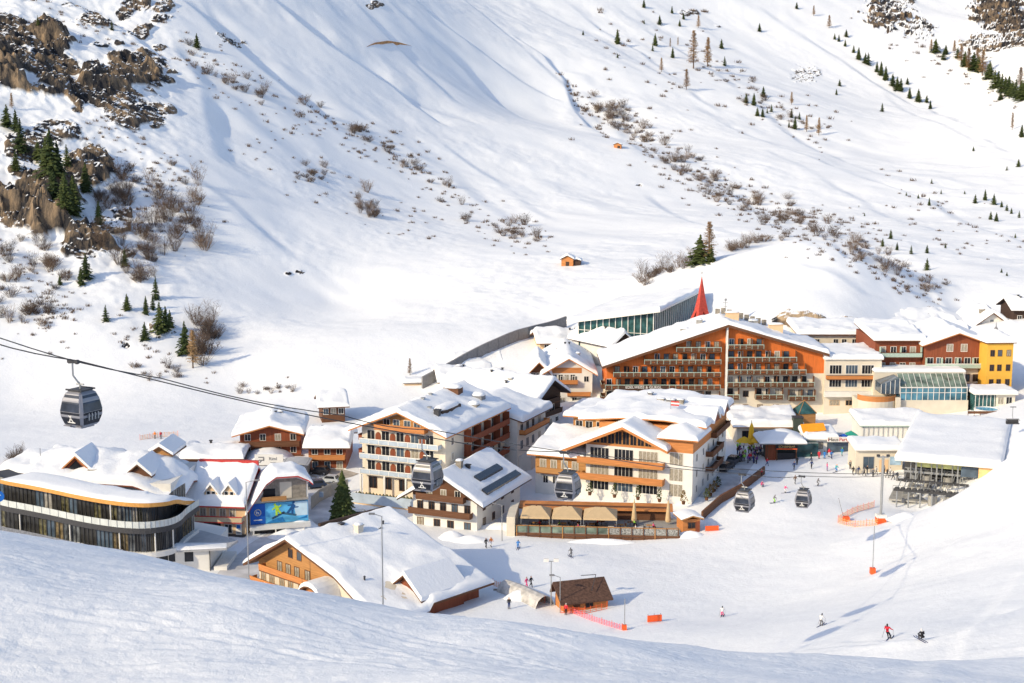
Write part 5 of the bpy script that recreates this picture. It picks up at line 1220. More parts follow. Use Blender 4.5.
def lodge_behind():
    L = at(34, 484, 226); Q = at(171, 496, 224); v = Q - L; yw = math.atan2(v.y, v.x); w = math.hypot(v.x, v.y)
    B = Bld('restaurant_lodge', 'older lodge behind the curved restaurant with deep snow roof and red framed glass dormer', 'house', (L.x, L.y, 2.0), yw, w, 15)
    B.part(MB().box(0, w, 0, 15, -4, 9.8), 'wall', W_WHITE); B.part(MB().box(.5, 9, -.06, -.01, 8.6, 9.7), 'red_cladding', W_RED)
    def zf(x, y):
        r = 12.4 - abs(y - 8) * .26; return r - max(0, (x - w + 6) * .35) ** 1.3 - .04 * max(0, x - 8)
    B.roof(-1.2, w + 1.3, -1.2, 16, zf, snow=1.1, rm=W_RED, amp=.5, r=1.0)
    def dormer(x, y, hw, h, wm, fm, pane, name):
        z = max(B.snowtop(x, y) - .25, 10.2)
        m = MB().prism([(x - hw, z), (x + hw, z), (x + hw, z + .25), (x, z + h), (x - hw, z + .25)], y, y + 7); d = m.build(name, wm, B.roofo)
        if pane: MB().prism([(x - hw * .72, z + .15), (x + hw * .72, z + .15), (x, z + h * .78)], y - .06, y - .01).build('dormer_glazing', pane, d)
        e = .45
        MB().add([(x - hw - e, y - .5, z - .12), (x, y - .5, z + h + .1), (x + hw + e, y - .5, z - .12), (x - hw - e, y + 7, z - .12), (x, y + 7, z + h + .1), (x + hw + e, y + 7, z - .12),
                  (x - hw - e, y - .5, z + .12), (x, y - .5, z + h + .36), (x + hw + e, y - .5, z + .12), (x - hw - e, y + 7, z + .12), (x, y + 7, z + h + .36), (x + hw + e, y + 7, z + .12)],
                 [(0,1,7,6),(1,2,8,7),(6,7,10,9),(7,8,11,10),(0,3,4,1),(1,4,5,2),(0,6,9,3),(2,5,11,8)]).build('dormer_roof', fm, d)
        z += .24
        MB().add([(x - hw - e - .05, y - .45, z - .10), (x, y - .45, z + h + .14), (x + hw + e + .05, y - .45, z - .10), (x - hw - e, y + 7, z), (x, y + 7, z + h + .14), (x + hw + e, y + 7, z),
                  (x - hw - e, y - .4, z + .4), (x, y - .4, z + h + .75), (x + hw + e, y - .4, z + .4), (x - hw - e, y + 7, z + .5), (x, y + 7, z + h + .8), (x + hw + e, y + 7, z + .5)],
                 [(0,1,7,6),(1,2,8,7),(6,7,10,9),(7,8,11,10),(0,6,9,3),(2,5,11,8)]).build('dormer_snow', SNOW, d)
    dormer(6.6, 1.6, 2.1, 2.1, W_RED, W_ORANGE2, G_DARK, 'glass_dormer')
    dormer(17.2, 1.0, 1.9, 1.7, W_BROWN, W_BROWN, None, 'timber_dormer')
    dormer(18.0, 9.5, 1.9, 1.2, W_HONEY, W_BROWN, None, 'timber_dormer')
    B.chimney(9.8, 1.2, 1.6, 1.0, 1.0, STONE, .2); B.chimney(11.0, 2.0, .8, .8, .7, METAL_D, 0)
    b = simple_house('red_walled_house', 'small red walled house under thick snow at the left edge behind the restaurant', (9, 492), (26, 494), 5, 10, 4.0, 4.8, W_RED, rows=(1.5,), n=2, snow=1.2, amp=.3, axis='x', w=6)
    p = at(41, 468, 246); t = root('round_pavilion', 'small round pavilion with pink wall and domed snow roof above the restaurant', 'pavilion', (p.x, p.y, 2.0))
    z = p.z - 2
    MB().lathe([(2.0, -3), (2.0, z + .2)], 20).build('wall', W_YELLOW, t); MB().lathe([(2.6, z + .1), (2.65, z + .3), (2.4, z + .45)], 20).build('roof', TRIM_RED, t)
    MB().lathe([(2.7, z + .3), (2.6, z + .9), (1.9, z + 1.6), (.9, z + 2.05), (.05, z + 2.2)], 20).build('snow_cover', SNOW, t, True)
    MB().tube((0, 0, z + 2), (0, 0, z + 3.6), .05).build('finial', METAL_D, t)
lodge_behind()

# ================================================================== 14 foreground chalet
def front_chalet():
    yaw = R(-43); w = 28.5; d = 17.5
    B = Bld('alpine_chalet', 'broad honey timber chalet with huge lopsided snow roof just beyond the foreground snow crest', 'house', (-37.6, 204.0, 1.0), yaw, w, d)
    zl, zt, zr, xr = 4.5, 9.4, 3.6, 8.6
    B.gable_body(zl, zr, xr, zt, W_CREAM, z0=-3)
    lz = lambda x: zl + (zt - zl) * x / xr if x < xr else zt + (zr - zt) * (x - xr) / (w - xr)
    B.part(MB().prism([(-.04, 3.3), (w * .6, 3.3), (w * .6, lz(w * .6) - .02), (xr, zt - .02), (-.04, zl - .02)], -.05, 8), 'gable_cladding', W_HONEY)
    B.part(MB().box(w + .001, w + .06, -.05, d, -3, 3.5), 'side_cladding', W_RED)
    sl, sr = (zt - zl) / xr, (zt - zr) / (w - xr)
    zf = lambda x, y: zt + .3 - (sl * (xr - x) if x < xr else sr * (x - xr)) - (1.0 * min(1, max(0, (x - 19.5) / 4)) * min(1, max(0, (6.6 - y) / .8)))
    B.roof(-1.6, w + 2.0, -1.8, d + 1.2, zf, slab=.35, bx=(xr,), by=(5.8, 6.6), snow=.7, rm=W_BROWN, amp=.2, st=.8, r=.7)
    for z, u0, u1 in ((3.5, 1.6, 13.4), (1.2, -.6, 13.0)): B.balcony('F', u0, u1, z, 1.3, .95, railm=W_ORANGE2, slabm=W_BROWN)
    B.windows('F', [5.0, 7.0, 9.0, 11.4], [3.7], w=1.0, h=1.5, fmat=W_BROWN, off=.05, pane=G_CURT)
    B.windows('F', [1.0, 3.0, 5.4, 7.4, 9.8, 11.8], [1.3], w=1.0, h=1.5, fmat=W_HONEY, pane=G_CURT)
    B.windows('F', [7.6, 9.6], [6.4], w=.9, h=1.2, fmat=W_BROWN, off=.05)
    def gablet(x, y, hw, h, ln, z, name, arch=False, up=0.0):
        n = 8
        prof = [(x + hw * math.cos(math.pi * i / n), z + h * math.sin(math.pi * i / n)) for i in range(n + 1)] if arch else [(x + hw, z), (x, z + h), (x - hw, z)]
        m = MB().prism([(x - hw, -3), (x + hw, -3)] + prof, y, y + ln); g = m.build(name, W_ORANGE2 if arch else W_RED, B.r)
        for k, (e0, e1, mm, nm) in enumerate(((.0, .22, W_BROWN, 'gablet_roof'), (.225, .8, SNOW, 'gablet_snow'))):
            pr = ([(hw + .45) * math.cos(math.pi * i / n) for i in range(n + 1)], [(h + .1) * math.sin(math.pi * i / n) for i in range(n + 1)]) if arch else ([hw + .6, 0, -hw - .6], [-.25, h + .1, -.25])
            q = MB(); N = len(pr[0])
            for yy in (y - .9, y + ln):
                for j in range(N): q.v.append((x + pr[0][j], yy, z + pr[1][j] + e0))
                for j in range(N): q.v.append((x + pr[0][j] * (1.0 if k == 0 else .98), yy + (0 if k == 0 else .15), z + pr[1][j] + e1))
            for j in range(N - 1):
                q.f += [(j, j + 1, N + j + 1, N + j), (N + j, N + j + 1, 3 * N + j + 1, 3 * N + j), (j + 1, j, 2 * N + j, 2 * N + j + 1)]
            q.f += [(0, N, 3 * N, 2 * N), (N - 1, 3 * N - 1, 4 * N - 1, 2 * N - 1)]; q.mi = [0] * len(q.f)
            q.build(nm, mm, g)
    gablet(16.2, -3.0, 2.0, 2.0, 6, 2.6, 'arched_porch', True)
    gablet(26.0, 5.9, 3.1, 2.6, 8, 3.7, 'side_gable')
    B.chimney(12.2, 9.0, 1.0, 1.0, 1.5, W_CREAM, .3); B.chimney(9.5, 8.0, .6, .6, .7, METAL_D, 0); B.chimney(12.8, 12.5, .5, .5, .6, METAL_D, 0)
    for x, y in ((22, 1.5), (12, 14)):
        z = B.snowtop(x, y); MB().lathe([(.12, z - .5), (.14, z + .4), (.2, z + .5), (.02, z + .6)], 8, (x, y)).build('vent_pipe', METAL_D, B.roofo)
    z0 = B.zf(xr, 0)
    MB().box(xr - 1.4, xr - .9, 5.5, d + 1, z0 + .1, z0 + .55).build('ridge_edge', W_DARK, B.roofo)
front_chalet()

# ================================================================== 15 brown shingle hut with orange safety netting
NET = mat('orange_net', (.85, .13, .04), .7, .15, 4)
NET2 = mat('pale_orange_net', (.80, .38, .16), .7, .15, 4)
PADM = mat('orange_pad', (.85, .12, .03), .7, .1, 4)
def shingle_hut():
    a = onz(564, 612, 2.0); b_ = onz(608, 607, 2.0); v = b_ - a; yw = math.atan2(v.y, v.x); w = v.length
    B = Bld('shingle_hut', 'small orange hut with bare brown shingle roof at the foot of the piste', 'hut', a, yw, w, 3.6)
    B.part(MB().box(0, w, 0, 3.6, -1.5, 1.6), 'wall', W_ORANGE2)
    B.part(MB().add([(0, -.01, 1.58), (0, 3.6, 1.58), (0, 2.6, 3.3), (.1, -.01, 1.58), (.1, 3.6, 1.58), (.1, 2.6, 3.3)], [(0, 2, 1), (3, 4, 5), (0, 3, 5, 2)]), 'gable_end', W_ORANGE2)
    B.gable_roof_x(1.6, 2.2, 2.8, 3.3, oh=(.7, .4, .7, .5), snow=0, rm=mat('wood_shingles', (.10, .055, .04), .85, .4, 3, .3))
    B.part(MB().box(1.4, 2.4, -.06, -.01, -.3, 1.3), 'door', W_BROWN); B.window('F', 3.8, .3, 1.0, .8, fmat=W_BROWN)
    MB().tube((4.2, .2, 2.6), (5.6, 2.2, 4.2), .05).tube((5.6, 2.2, 4.2), (3.4, 2.4, 4.2), .05).build('snow_guard', METAL_D, B.r)
shingle_hut()
def net_fence(name, label, pts, h, m, every=2.0, post=None, cat='safety net', group=None, lift=0.0):
    P = [ground(*p) for p in pts]; o = P[0]
    t = root(name, label, cat, o, 0, group); net = MB(); k = 0
    for i in range(len(P) - 1):
        p, q = P[i] - o, P[i + 1] - o; L = (q - p).length; n = max(1, int(L / every))
        for j in range(n):
            a = p + (q - p) * (j / n); b_ = p + (q - p) * ((j + 1) / n)
            a.z = hz(a.x + o.x, a.y + o.y) - o.z; b_.z = hz(b_.x + o.x, b_.y + o.y) - o.z
            for s in range(4):   # woven bands with gaps
                z0 = lift + h * (s / 4) + .02; z1 = z0 + h * .07
                sag = -.08 * math.sin(s)
                net.add([(a.x, a.y, a.z + z0), (b_.x, b_.y, b_.z + z0), (b_.x, b_.y, b_.z + z1), (a.x, a.y, a.z + z1),
                         (a.x, a.y + .02, a.z + z0), (b_.x, b_.y + .02, b_.z + z0), (b_.x, b_.y + .02, b_.z + z1), (a.x, a.y + .02, a.z + z1)], [(0, 1, 2, 3), (7, 6, 5, 4), (3, 2, 6, 7)])
            for f in (.25, .5, .75):
                c = a.lerp(b_, f); net.box(c.x - .03, c.x + .03, c.y - .01, c.y + .03, c.z + lift, c.z + lift + h)
            MB().tube((a.x, a.y, a.z - .3), (a.x, a.y, a.z + lift + h + .15), .035, n=6).build('post', post or PADM, t)
    b_ = P[-1] - o; MB().tube((b_.x, b_.y, b_.z - .3), (b_.x, b_.y, b_.z + lift + h + .15), .035, n=6).build('post', post or PADM, t)
    net.build('netting', m, t); return t
PINK = mat('pink_net', (.80, .16, .22), .7, .12, 4)
net_fence('safety_net', 'bright red safety net in front of the shingle hut', [(561, 613), (585, 614), (607, 609)], 1.0, NET)
net_fence('safety_net', 'pink red safety net running downhill from the shingle hut to the padded lamp post', [(563, 609), (592, 621), (622, 630)], .8, PINK)
net_fence('safety_net', 'orange net along the covered passage beside the front chalet', [(493, 585), (515, 596), (545, 603)], .9, NET2)
net_fence('safety_net', 'pale orange net around the base of the lift mast, left side', [(838, 522), (852, 514), (874, 507)], 1.1, NET2)
net_fence('safety_net', 'pale orange net around the base of the lift mast, near side', [(838, 523), (855, 527), (878, 525)], 1.1, NET2)
net_fence('safety_net', 'orange net on the meadow beside the building site left of the guesthouse', [(140, 440), (160, 437), (178, 436)], 1.1, NET2, group=None)
def banner_mat(label, px, py, w, h, yaw):
    g = ground(px, py); t = root('barrier_mat', label, 'barrier', g, R(yaw), 'orange barrier mats')
    MB().box(-w/2, w/2, -.12, .12, .1, h).build('mat_panel', PADM, t)
    for x in (-w/2 + .1, 0, w/2 - .1): MB().tube((x, .15, -.3), (x, .15, h + .2), .04, n=6).build('post', METAL, t)
banner_mat('orange barrier mat standing alone on the lower piste right of the shingle hut', 654.5, 622, 2.0, .95, 14)
banner_mat('orange barrier mat on the snow below the terrace kiosk', 712, 531, 2.3, .9, 8)
# covered snow passage / retaining bank beside the hut
def passage():
    pts = [ground(505, 590), ground(522, 596), ground(545, 607)]
    o = pts[0]; t = root('covered_passage', 'grey tunnel shaped walkway cover dusted with snow between front chalet and shingle hut', 'walkway', o)
    m = MB(); n = 8
    for i, p in enumerate(pts):
        d = (pts[min(i + 1, 2)] - pts[max(i - 1, 0)]).normalized(); nn = Vector((-d.y, d.x, 0))
        for k in range(n + 1):
            a = math.pi * k / n; q = p - o + nn * (1.7 * math.cos(a)); m.v.append((q.x, q.y, q.z - .5 + 2.1 * math.sin(a)))
    m.f = [(i * (n + 1) + k, i * (n + 1) + k + 1, (i + 1) * (n + 1) + k + 1, (i + 1) * (n + 1) + k) for i in range(2) for k in range(n)]; m.mi = [0] * len(m.f)
    m.build('cover', mat('dusty_membrane', (.50, .48, .46), .8, .3, 1.2), t)
    MB().box(-1.7, 1.7, -.3, .0, -1, .2).build('sill', STONE, t)
passage()

# ================================================================== 16 plaza buildings
def plaza():
    a = onz(737, 441, 3.8); b_ = onz(800, 441, 3.8); w = (b_ - a).length
    B = Bld('long_bar_building', 'long low flat building with very thick snow roof in front of the orange hotel', 'building', (a.x, a.y, 3.8), 0, w, 14)
    B.part(MB().box(0, w, 0, 14, -2, 2.9), 'wall', W_CREAM)
    B.roof(-1, w + .8, -1, 14.5, lambda x, y: 3.2 + .03 * y, snow=1.0, rm=W_HONEY, amp=.45, r=.9)
    B.windows('F', [2, 4.5, 7, 9.5], [.5], w=1.8, h=1.6, fmat=W_BROWN)
    p = onz(797, 436, 5.0); t = root('dark_cabin', 'dark green box shaped cabin at the right end of the long bar building', 'cabin', (p.x, p.y, 4.0))
    MB().box(-1, 1, -1, 1, -1, 5.0).build('wall', mat('dark_green_panel', (.06, .075, .06), .7, .2, 2), t); MB().box(-1.1, 1.1, -1.1, 1.1, 5.0, 5.15).build('roof', METAL_D, t); MB().box(-.5, .5, -1.05, -1.005, -.5, 1.6).build('door', METAL_D, t)
    p = at(804, 412, 303); t = root('glass_pyramid', 'small dark teal glass pyramid roof beside the white hotel block', 'skylight', (p.x, p.y, 5.0), R(12)); z = p.z - 5
    MB().box(-1.9, 1.9, -1.9, 1.9, -2, z).build('base', W_HONEY, t)
    MB().add([(-2.1, -2.1, z), (2.1, -2.1, z), (2.1, 2.1, z), (-2.1, 2.1, z), (0, 0, z + 2.6)], [(0, 1, 4), (1, 2, 4), (2, 3, 4), (3, 0, 4), (3, 2, 1, 0)]).build('glass_roof', G_TEAL, t)
    for s in ((-1, -1), (1, -1), (1, 1), (-1, 1)): MB().tube((2.1 * s[0], 2.1 * s[1], z + .03), (0, 0, z + 2.65), .07, n=5).build('glazing_bar', W_HONEY, t)
    # orange awning
    p = onz(813, 428, 8.4); t = root('orange_awning', 'bright orange fabric awning between dark cabin and white shop roof', 'awning', (p.x, p.y, 5.6))
    MB().add([(-2.3, -1.4, 2.2), (2.4, -1.4, 2.7), (2.4, 1.4, 3.6), (-2.3, 1.4, 3.3), (-2.3, -1.4, 2.12), (2.4, -1.4, 2.62), (2.4, 1.4, 3.5), (-2.3, 1.4, 3.2)], [(0,1,2,3),(7,6,5,4),(0,4,5,1),(1,5,6,2),(2,6,7,3),(3,7,4,0)]).build('canopy', mat('orange_canvas', (.85, .33, .02), .8, .08, 2), t)
    for x in (-2.1, 2.2): MB().tube((x, -1.2, -1), (x, -1.2, 2.3), .06).build('pole', METAL, t)
    # white shop with lettering
    a = onz(805, 453, 3.7); b_ = onz(849, 452, 3.7); w = (b_ - a).length
    B = Bld('piste_shop', 'white shop with red and black lettered fascia at the back of the plaza', 'shop', (a.x, a.y, 3.7), 0, w, 6)
    B.part(MB().box(0, w, 0, 6, -2, 2.9), 'wall', W_WHITE)
    B.roof(-.3, w * .72, -1.0, 6, lambda x, y: 3.2 + .10 * y, snow=.9, rm=TRIM_WHITE, amp=.2)
    B.windows('F', [1.3, 3.0], [.9], w=1.0, h=1.3, fmat=GREY); B.part(MB().box(4.4, w - .4, -.06, -.01, -1, 2.2), 'shop_front', G_BLUE_REFLECT)
    s = B.part(MB().box(w * .45, w + .2, -1.5, -1.15, 2.6, 3.6), 'fascia', TRIM_WHITE)
    lettering(s, 'Haus', 1.0, W_DARK, (w * .58, -1.52, 3.1)); lettering(s, 'Party', 1.0, TRIM_RED, (w * .82, -1.52, 3.1)); lettering(s, 'i', .9, TRIM_RED, (w * .47, -1.52, 3.1))
    for i, (px, py, c, nm) in enumerate(((844, 436, (.02, .10, .45), 'blue'), (851, 433, (.03, .30, .22), 'green'))):
        q = onz(px, py, 6.8); t = root('market_umbrella', f'square {nm} market umbrella behind the lettered shop fascia', 'umbrella', (q.x, q.y, 3.8)); 
        MB().tube((0, 0, -.5), (0, 0, 3.6), .05).build('pole', METAL, t); MB().add([(-1.5, -1.5, 2.5), (1.5, -1.5, 2.5), (1.5, 1.5, 2.5), (-1.5, 1.5, 2.5), (0, 0, 3.5)], [(0, 1, 4), (1, 2, 4), (2, 3, 4), (3, 0, 4)]).build('canopy', mat('canvas_' + nm, c, .8, .1, 2), t)
    # apres-ski bar
    a = onz(766, 459, 3.6); b_ = onz(797, 459, 3.6); w = (b_ - a).length
    B = Bld('apres_ski_bar', 'dark open bar pavilion with orange lettered fascia and snowy hipped roof', 'bar', (a.x, a.y, 3.6), 0, w, 5)
    B.part(MB().box(.2, w - .2, 1.2, 5, -1, 3.3), 'wall', mat('bar_teal_black', (.02, .035, .035), .6, .3, 2))
    B.part(MB().box(0, w * .32, .3, 1.1, -1, 2.9), 'side_cabin', W_RED)
    B.part(MB().box(w * .36, w - .1, .2, .9, -1, 1.2), 'counter', DARK)
    fa = B.part(MB().box(w * .3, w, -.3, .1, 2.1, 2.9), 'fascia', DARK); lettering(fa, 'SCHIRMBAR', .62, mat('gold_letters', (.75, .50, .2), .6, .1), (w * .65, -.32, 2.55)); MB().box(w * .32, w - .1, -.36, -.305, 2.0, 2.2).build('orange_stripe', PADM, fa)
    for x in (.2, w * .34, w - .2): MB().box(x - .1, x + .1, -.2, 0, -1, 3.3).build('post', W_BROWN, B.r)
    B.roof(-1.6, w + 1.6, -1.6, 6.2, lambda x, y: 3.5 + .45 * min(x + 1.6, w + 1.6 - x, y + 1.6, 6.2 - y), snow=.5, rm=GREY, amp=.1)
    B.part(MB().box(w + .2, w + 4.5, 1.5, 4, -1, 2.8), 'teal_windscreen', G_TEAL)
    # yellow umbrellas
    q = onz(751, 449, 3.8); t = root('yellow_umbrella', 'tall closed yellow umbrella above the crowded bar terrace', 'umbrella', q)
    MB().tube((0, 0, -.5), (0, 0, 6.0), .07).build('pole', METAL_D, t); MB().lathe([(.55, 1.0), (.75, 1.3), (.6, 3.0), (.42, 4.6), (.12, 5.4)], 10).build('canopy', YELLOW, t)
    for i, (px, lab) in enumerate(((744, 'open pale yellow umbrella left of the tall closed one on the bar terrace'), (758, 'open golden umbrella right of the tall closed one on the bar terrace'))):
        q = onz(px, 452, 3.8); t = root('yellow_umbrella', lab, 'umbrella', q, R(20 * i))
        MB().tube((0, 0, -.5), (0, 0, 2.9), .06).build('pole', METAL, t); MB().lathe([(1.75, 2.2), (1.0, 2.75), (.05, 3.2)], 8).build('canopy', YELLOW, t)
    # white kiosk
    a = onz(855, 472, 4.0); b_ = onz(902, 472, 4.0); w = (b_ - a).length
    B = Bld('ticket_kiosk', 'cream ticket kiosk with one big grey window and snow roof beside the lift station', 'kiosk', (a.x, a.y, 4.0), 0, w, 6)
    B.part(MB().box(0, w, 0, 6, -2, 4.3), 'wall', W_CREAM)
    B.roof(-.3, w + .3, -.8, 6, lambda x, y: 4.6 + .10 * y, snow=.7, rm=TRIM_WHITE, amp=.2)
    B.window('F', 2.5, .7, 1.9, 2.2, fmat=GREY, mull=1, pane=G_BLUE_REFLECT); B.part(MB().box(w - 2.4, w - .3, -.1, -.02, 1.4, 3.0), 'poster', mat('poster_sky', (.35, .50, .66), .6, .3, .8)); B.part(MB().box(w - 4.4, w - 2.7, -.06, -.02, -1, 2.4), 'door', W_YELLOW)
    B.part(MB().box(w - .2, w + 1.2, -.6, -.1, 2.4, 4.0), 'yellow_sign', mat('yellow_sign', (.85, .62, .12), .6, .1))
    # long canopy behind
    a = onz(862, 434, 6.0); b_ = onz(932, 436, 6.0); w = (b_ - a).length
    B = Bld('market_canopy', 'long low canopy building with ribbed white wall behind the ticket kiosk', 'building', (a.x, a.y, 5.0), 0, w, 9)
    B.part(MB().box(0, w, 0, 9, -2, 2.6), 'wall', W_WHITE)
    for i in range(14): MB().box(w * i / 14 + .2, w * i / 14 + .35, -.15, -.01, -2, 2.5).build('rib', GREY_L, B.r)
    B.roof(-.6, w + .5, -.5, 9.5, lambda x, y: 2.9 + .10 * y, snow=.8, rm=TRIM_GREEN, amp=.2)
plaza()

# ================================================================== 17 lift station
def lift_station():
    FL, FR, BR, BL = onz(897, 459, 10), onz(981, 466, 10), onz(1016, 431, 10), onz(945, 421, 10)
    v = FR - FL; yw = math.atan2(v.y, v.x); w = v.length
    B = Bld('gondola_station', 'gondola lift station with wide smooth snow roof and exposed steel machinery at its front', 'lift station', (FL.x, FL.y, 4.0), yw, w, 36)
    sk = .16
    def shx(y): return sk * y
    roof = MB()
    # sheared roof slab: use a wide rect slightly turned instead
    B.roof(-.4, w + 3.6, 0, 36, lambda x, y: 6.2 + .02 * y, snow=.9, rm=TRIM_WHITE, amp=.12, st=1.4, r=.8, slab=.5)
    B.part(MB().box(.5, w + 2.5, 9, 35, -4, 5.7), 'hall_wall', METAL_D)
    B.part(MB().box(1.5, w + 1, 5.5, 8.9, -4, -.2), 'platform', CONCRETE)
    B.part(MB().box(3, w - 2.6, 2.2, 2.35, 4.4, 5.6), 'yellow_header', mat('pale_yellow_panel', (.62, .62, .25), .6, .15, 1))
    B.part(MB().box(w - 3.4, w - .5, 1.6, 1.8, 3.4, 5.2), 'blue_glass', G_BLUE_REFLECT); B.part(MB().box(w - .4, w + 2.6, .9, 1.3, 3.0, 5.7), 'orange_panel', mat('pale_orange_panel', (.80, .48, .22), .6, .1, 1))
    for i in range(7): MB().box(2.2 + i * 1.8, 2.34 + i * 1.8, 1.9, 2.05, -1, 5.7).build('steel_post', METAL, B.r)
    for x in (5.0, 8.6): MB().tube((x, 3.4, -4), (x, 3.4, 2.6), .75, n=14).build('concrete_column', CONCRETE, B.r)
    MB().box(1.0, w + .5, 2.6, 3.0, 3.1, 3.5).box(1.0, w + .5, 4.6, 5.0, 3.1, 3.5).build('steel_beam', METAL, B.r)
    # bullwheel and sheave trains
    MB().lathe([(2.9, 2.2), (3.05, 2.35), (2.9, 2.5), (2.6, 2.4)], 28, (7.2, 6.0)).build('bullwheel', METAL_D, B.r)
    for k in range(12):
        x = 1.2 + k * 1.05; MB().lathe([(.28, 3.5), (.34, 3.6), (.28, 3.75)], 10, (x, 2.8)).build('sheave', METAL_D, B.r)
        MB().tube((x, 2.8, 2.0), (x + .3, 3.4, 3.4), .07, n=5).build('bracket', METAL, B.r)
    for k in range(9):
        x = 1.0 + k * 1.3; MB().box(x, x + .8, 3.2 + (k % 3) * .5, 4.2 + (k % 3) * .5, 1.1 + (k % 2) * .6, 1.9 + (k % 2) * .5).build('drive_unit', METAL if k % 2 else METAL_D, B.r)
    for k in range(8):
        x = -.6 + k * 1.7; MB().box(x, x + .06, .6, .66, -1.5, 1.0).box(x, x + 1.7, .6, .66, .9, 1.0).box(x, x + 1.7, .6, .66, .3, .38).build('barrier', METAL, B.r)
    MB().box(1, 9, 2.4, 8, -1.2, -.9).build('walkway', METAL, B.r)
    for x in (3.2, 6.8, 10.4): MB().box(x - .12, x + .12, 1.7, 1.86, -4, 5.7).build('steel_column', METAL, B.r)
    rs_ = random.Random(8)
    for k in range(7):
        x = .6 + k * 2.0; MB().tube((x, -3.6, -4), (x, -3.6, 1.2 + .3 * (k % 3)), .14, n=8).build('support_post', METAL, B.r)
    MB().box(0, 13.5, -3.8, -3.4, 1.1, 1.5).build('front_beam', METAL_D, B.r); MB().box(.4, 12.5, -1.2, -.8, 2.3, 2.7).build('upper_beam', METAL_D, B.r)
    for k in range(13):
        x = .6 + k * 1.0; MB().lathe([(.38, 1.5), (.45, 1.6), (.38, 1.75)], 10, (x, -3.5)).build('tyre_conveyor', METAL_D, B.r)
        MB().tube((x, -3.4, 1.3), (x + .4, -1.0, 2.6), .08, n=5).build('bracket', METAL, B.r)
    for k in range(16):
        x = rs_.uniform(.2, 12.5); y = rs_.uniform(-3.2, 1.5); z = rs_.uniform(-1.5, 2.2); a_, b_2, c_ = rs_.uniform(.3, .9), rs_.uniform(.3, .7), rs_.uniform(.3, .9)
        MB().box(x, x + a_, y, y + b_2, z, z + c_).build('drive_unit', rs_.choice([METAL, METAL_D, METAL_D, GREY, TRIM_WHITE]), B.r)
    for x in (6.6, 9.4): MB().tube((x, -2.4, -5), (x, -2.4, .6), .8, n=14).build('concrete_column', CONCRETE, B.r)
    MB().box(-1, 13.5, -1.6, 8, -1.3, -1.0).build('platform_edge', CONCRETE, B.r)
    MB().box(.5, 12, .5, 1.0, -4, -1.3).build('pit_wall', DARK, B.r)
    return B
LS = lift_station()

# ================================================================== streets, snow piles, pot plants
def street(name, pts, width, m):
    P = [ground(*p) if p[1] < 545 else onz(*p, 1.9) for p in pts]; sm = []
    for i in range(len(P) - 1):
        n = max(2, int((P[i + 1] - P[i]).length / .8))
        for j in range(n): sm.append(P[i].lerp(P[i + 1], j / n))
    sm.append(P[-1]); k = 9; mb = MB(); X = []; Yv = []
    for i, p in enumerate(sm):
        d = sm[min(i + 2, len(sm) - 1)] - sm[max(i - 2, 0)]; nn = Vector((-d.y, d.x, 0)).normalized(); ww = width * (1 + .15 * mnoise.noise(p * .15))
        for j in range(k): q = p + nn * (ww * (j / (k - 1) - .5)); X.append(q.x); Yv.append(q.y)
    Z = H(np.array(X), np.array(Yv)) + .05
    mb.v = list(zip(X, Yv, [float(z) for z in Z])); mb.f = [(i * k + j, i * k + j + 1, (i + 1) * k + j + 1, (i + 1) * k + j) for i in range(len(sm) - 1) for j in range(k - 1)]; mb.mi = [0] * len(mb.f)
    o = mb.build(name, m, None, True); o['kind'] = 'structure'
PACKED_SHADED = mat('packed_shaded_snow', (.55, .54, .55), .8, .25, .35, .2); GRIT = mat('gritted_snow', (.36, .32, .28), .9, .35, .4, .2)  # packed snow grey also holds the shade lying on the streets
street('village_road', [(226, 590), (246, 566), (275, 542), (300, 528), (316, 512), (322, 492), (320, 474)], 7, PACKED_SHADED)
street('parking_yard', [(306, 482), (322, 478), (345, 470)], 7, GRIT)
street('shaded_side_road', [(512, 470), (522, 448), (534, 432), (545, 424)], 6, PACKED_SHADED)  # street in shade, the shade put into its grey
street('shaded_hotel_road', [(712, 498), (728, 476), (742, 460)], 6, PACKED_SHADED)  # grey strip put where shade falls beside the hotel
def pile(px, py, rx, ry, h, label):
    g = ground(px, py); m = MB(); n = 18; rg = 7; sd = px * .3
    for j in range(rg):
        r = 1 - j / rg
        for i in range(n):
            a = 2 * math.pi * i / n; k = 1 + .22 * mnoise.noise(Vector((math.cos(a) * 1.5 + sd, math.sin(a) * 1.5, j * .4)))
            m.v.append((rx * r * k * math.cos(a), ry * r * k * math.sin(a), -.4 + (h + .4) * (1 - r ** 1.6) + .12 * mnoise.noise(Vector((a * 2, j, sd)))))
    m.v.append((0, 0, h)); m.f = [(j * n + i, j * n + (i + 1) % n, (j + 1) * n + (i + 1) % n, (j + 1) * n + i) for j in range(rg - 1) for i in range(n)] + [((rg - 1) * n + i, (rg - 1) * n + (i + 1) % n, rg * n) for i in range(n)]; m.mi = [0] * len(m.f)
    o = m.build('snow_pile', SNOW, None, True, loc=g); prop(o, label, 'snow pile')
pile(299, 531, 4.2, 3.0, 2.8, 'pointed snow pile in front of the blue banner')
pile(288, 538, 4.5, 2.5, 1.5, 'low snow pile beside the road, left of the pointed one')
pile(452, 538, 3.0, 2.0, 1.3, 'rounded snow heap at the foot of the half timbered chalet')
pile(470, 541, 4.2, 2.0, 1.0, 'flat snow heap right of the rounded one below the half timbered chalet')
pile(585, 409, 4.0, 2.2, 2.6, 'snow heap between the white guesthouse and the piste hotel roof')
pile(500, 528, 5.5, 1.6, 1.0, 'long snow bank right of the half timbered chalet')
pile(690, 536, 3.5, 1.5, .9, 'small snow bank below the terrace kiosk')
pile(600, 543, 9.0, 1.4, .8, 'long low snow bank along the foot of the terrace')
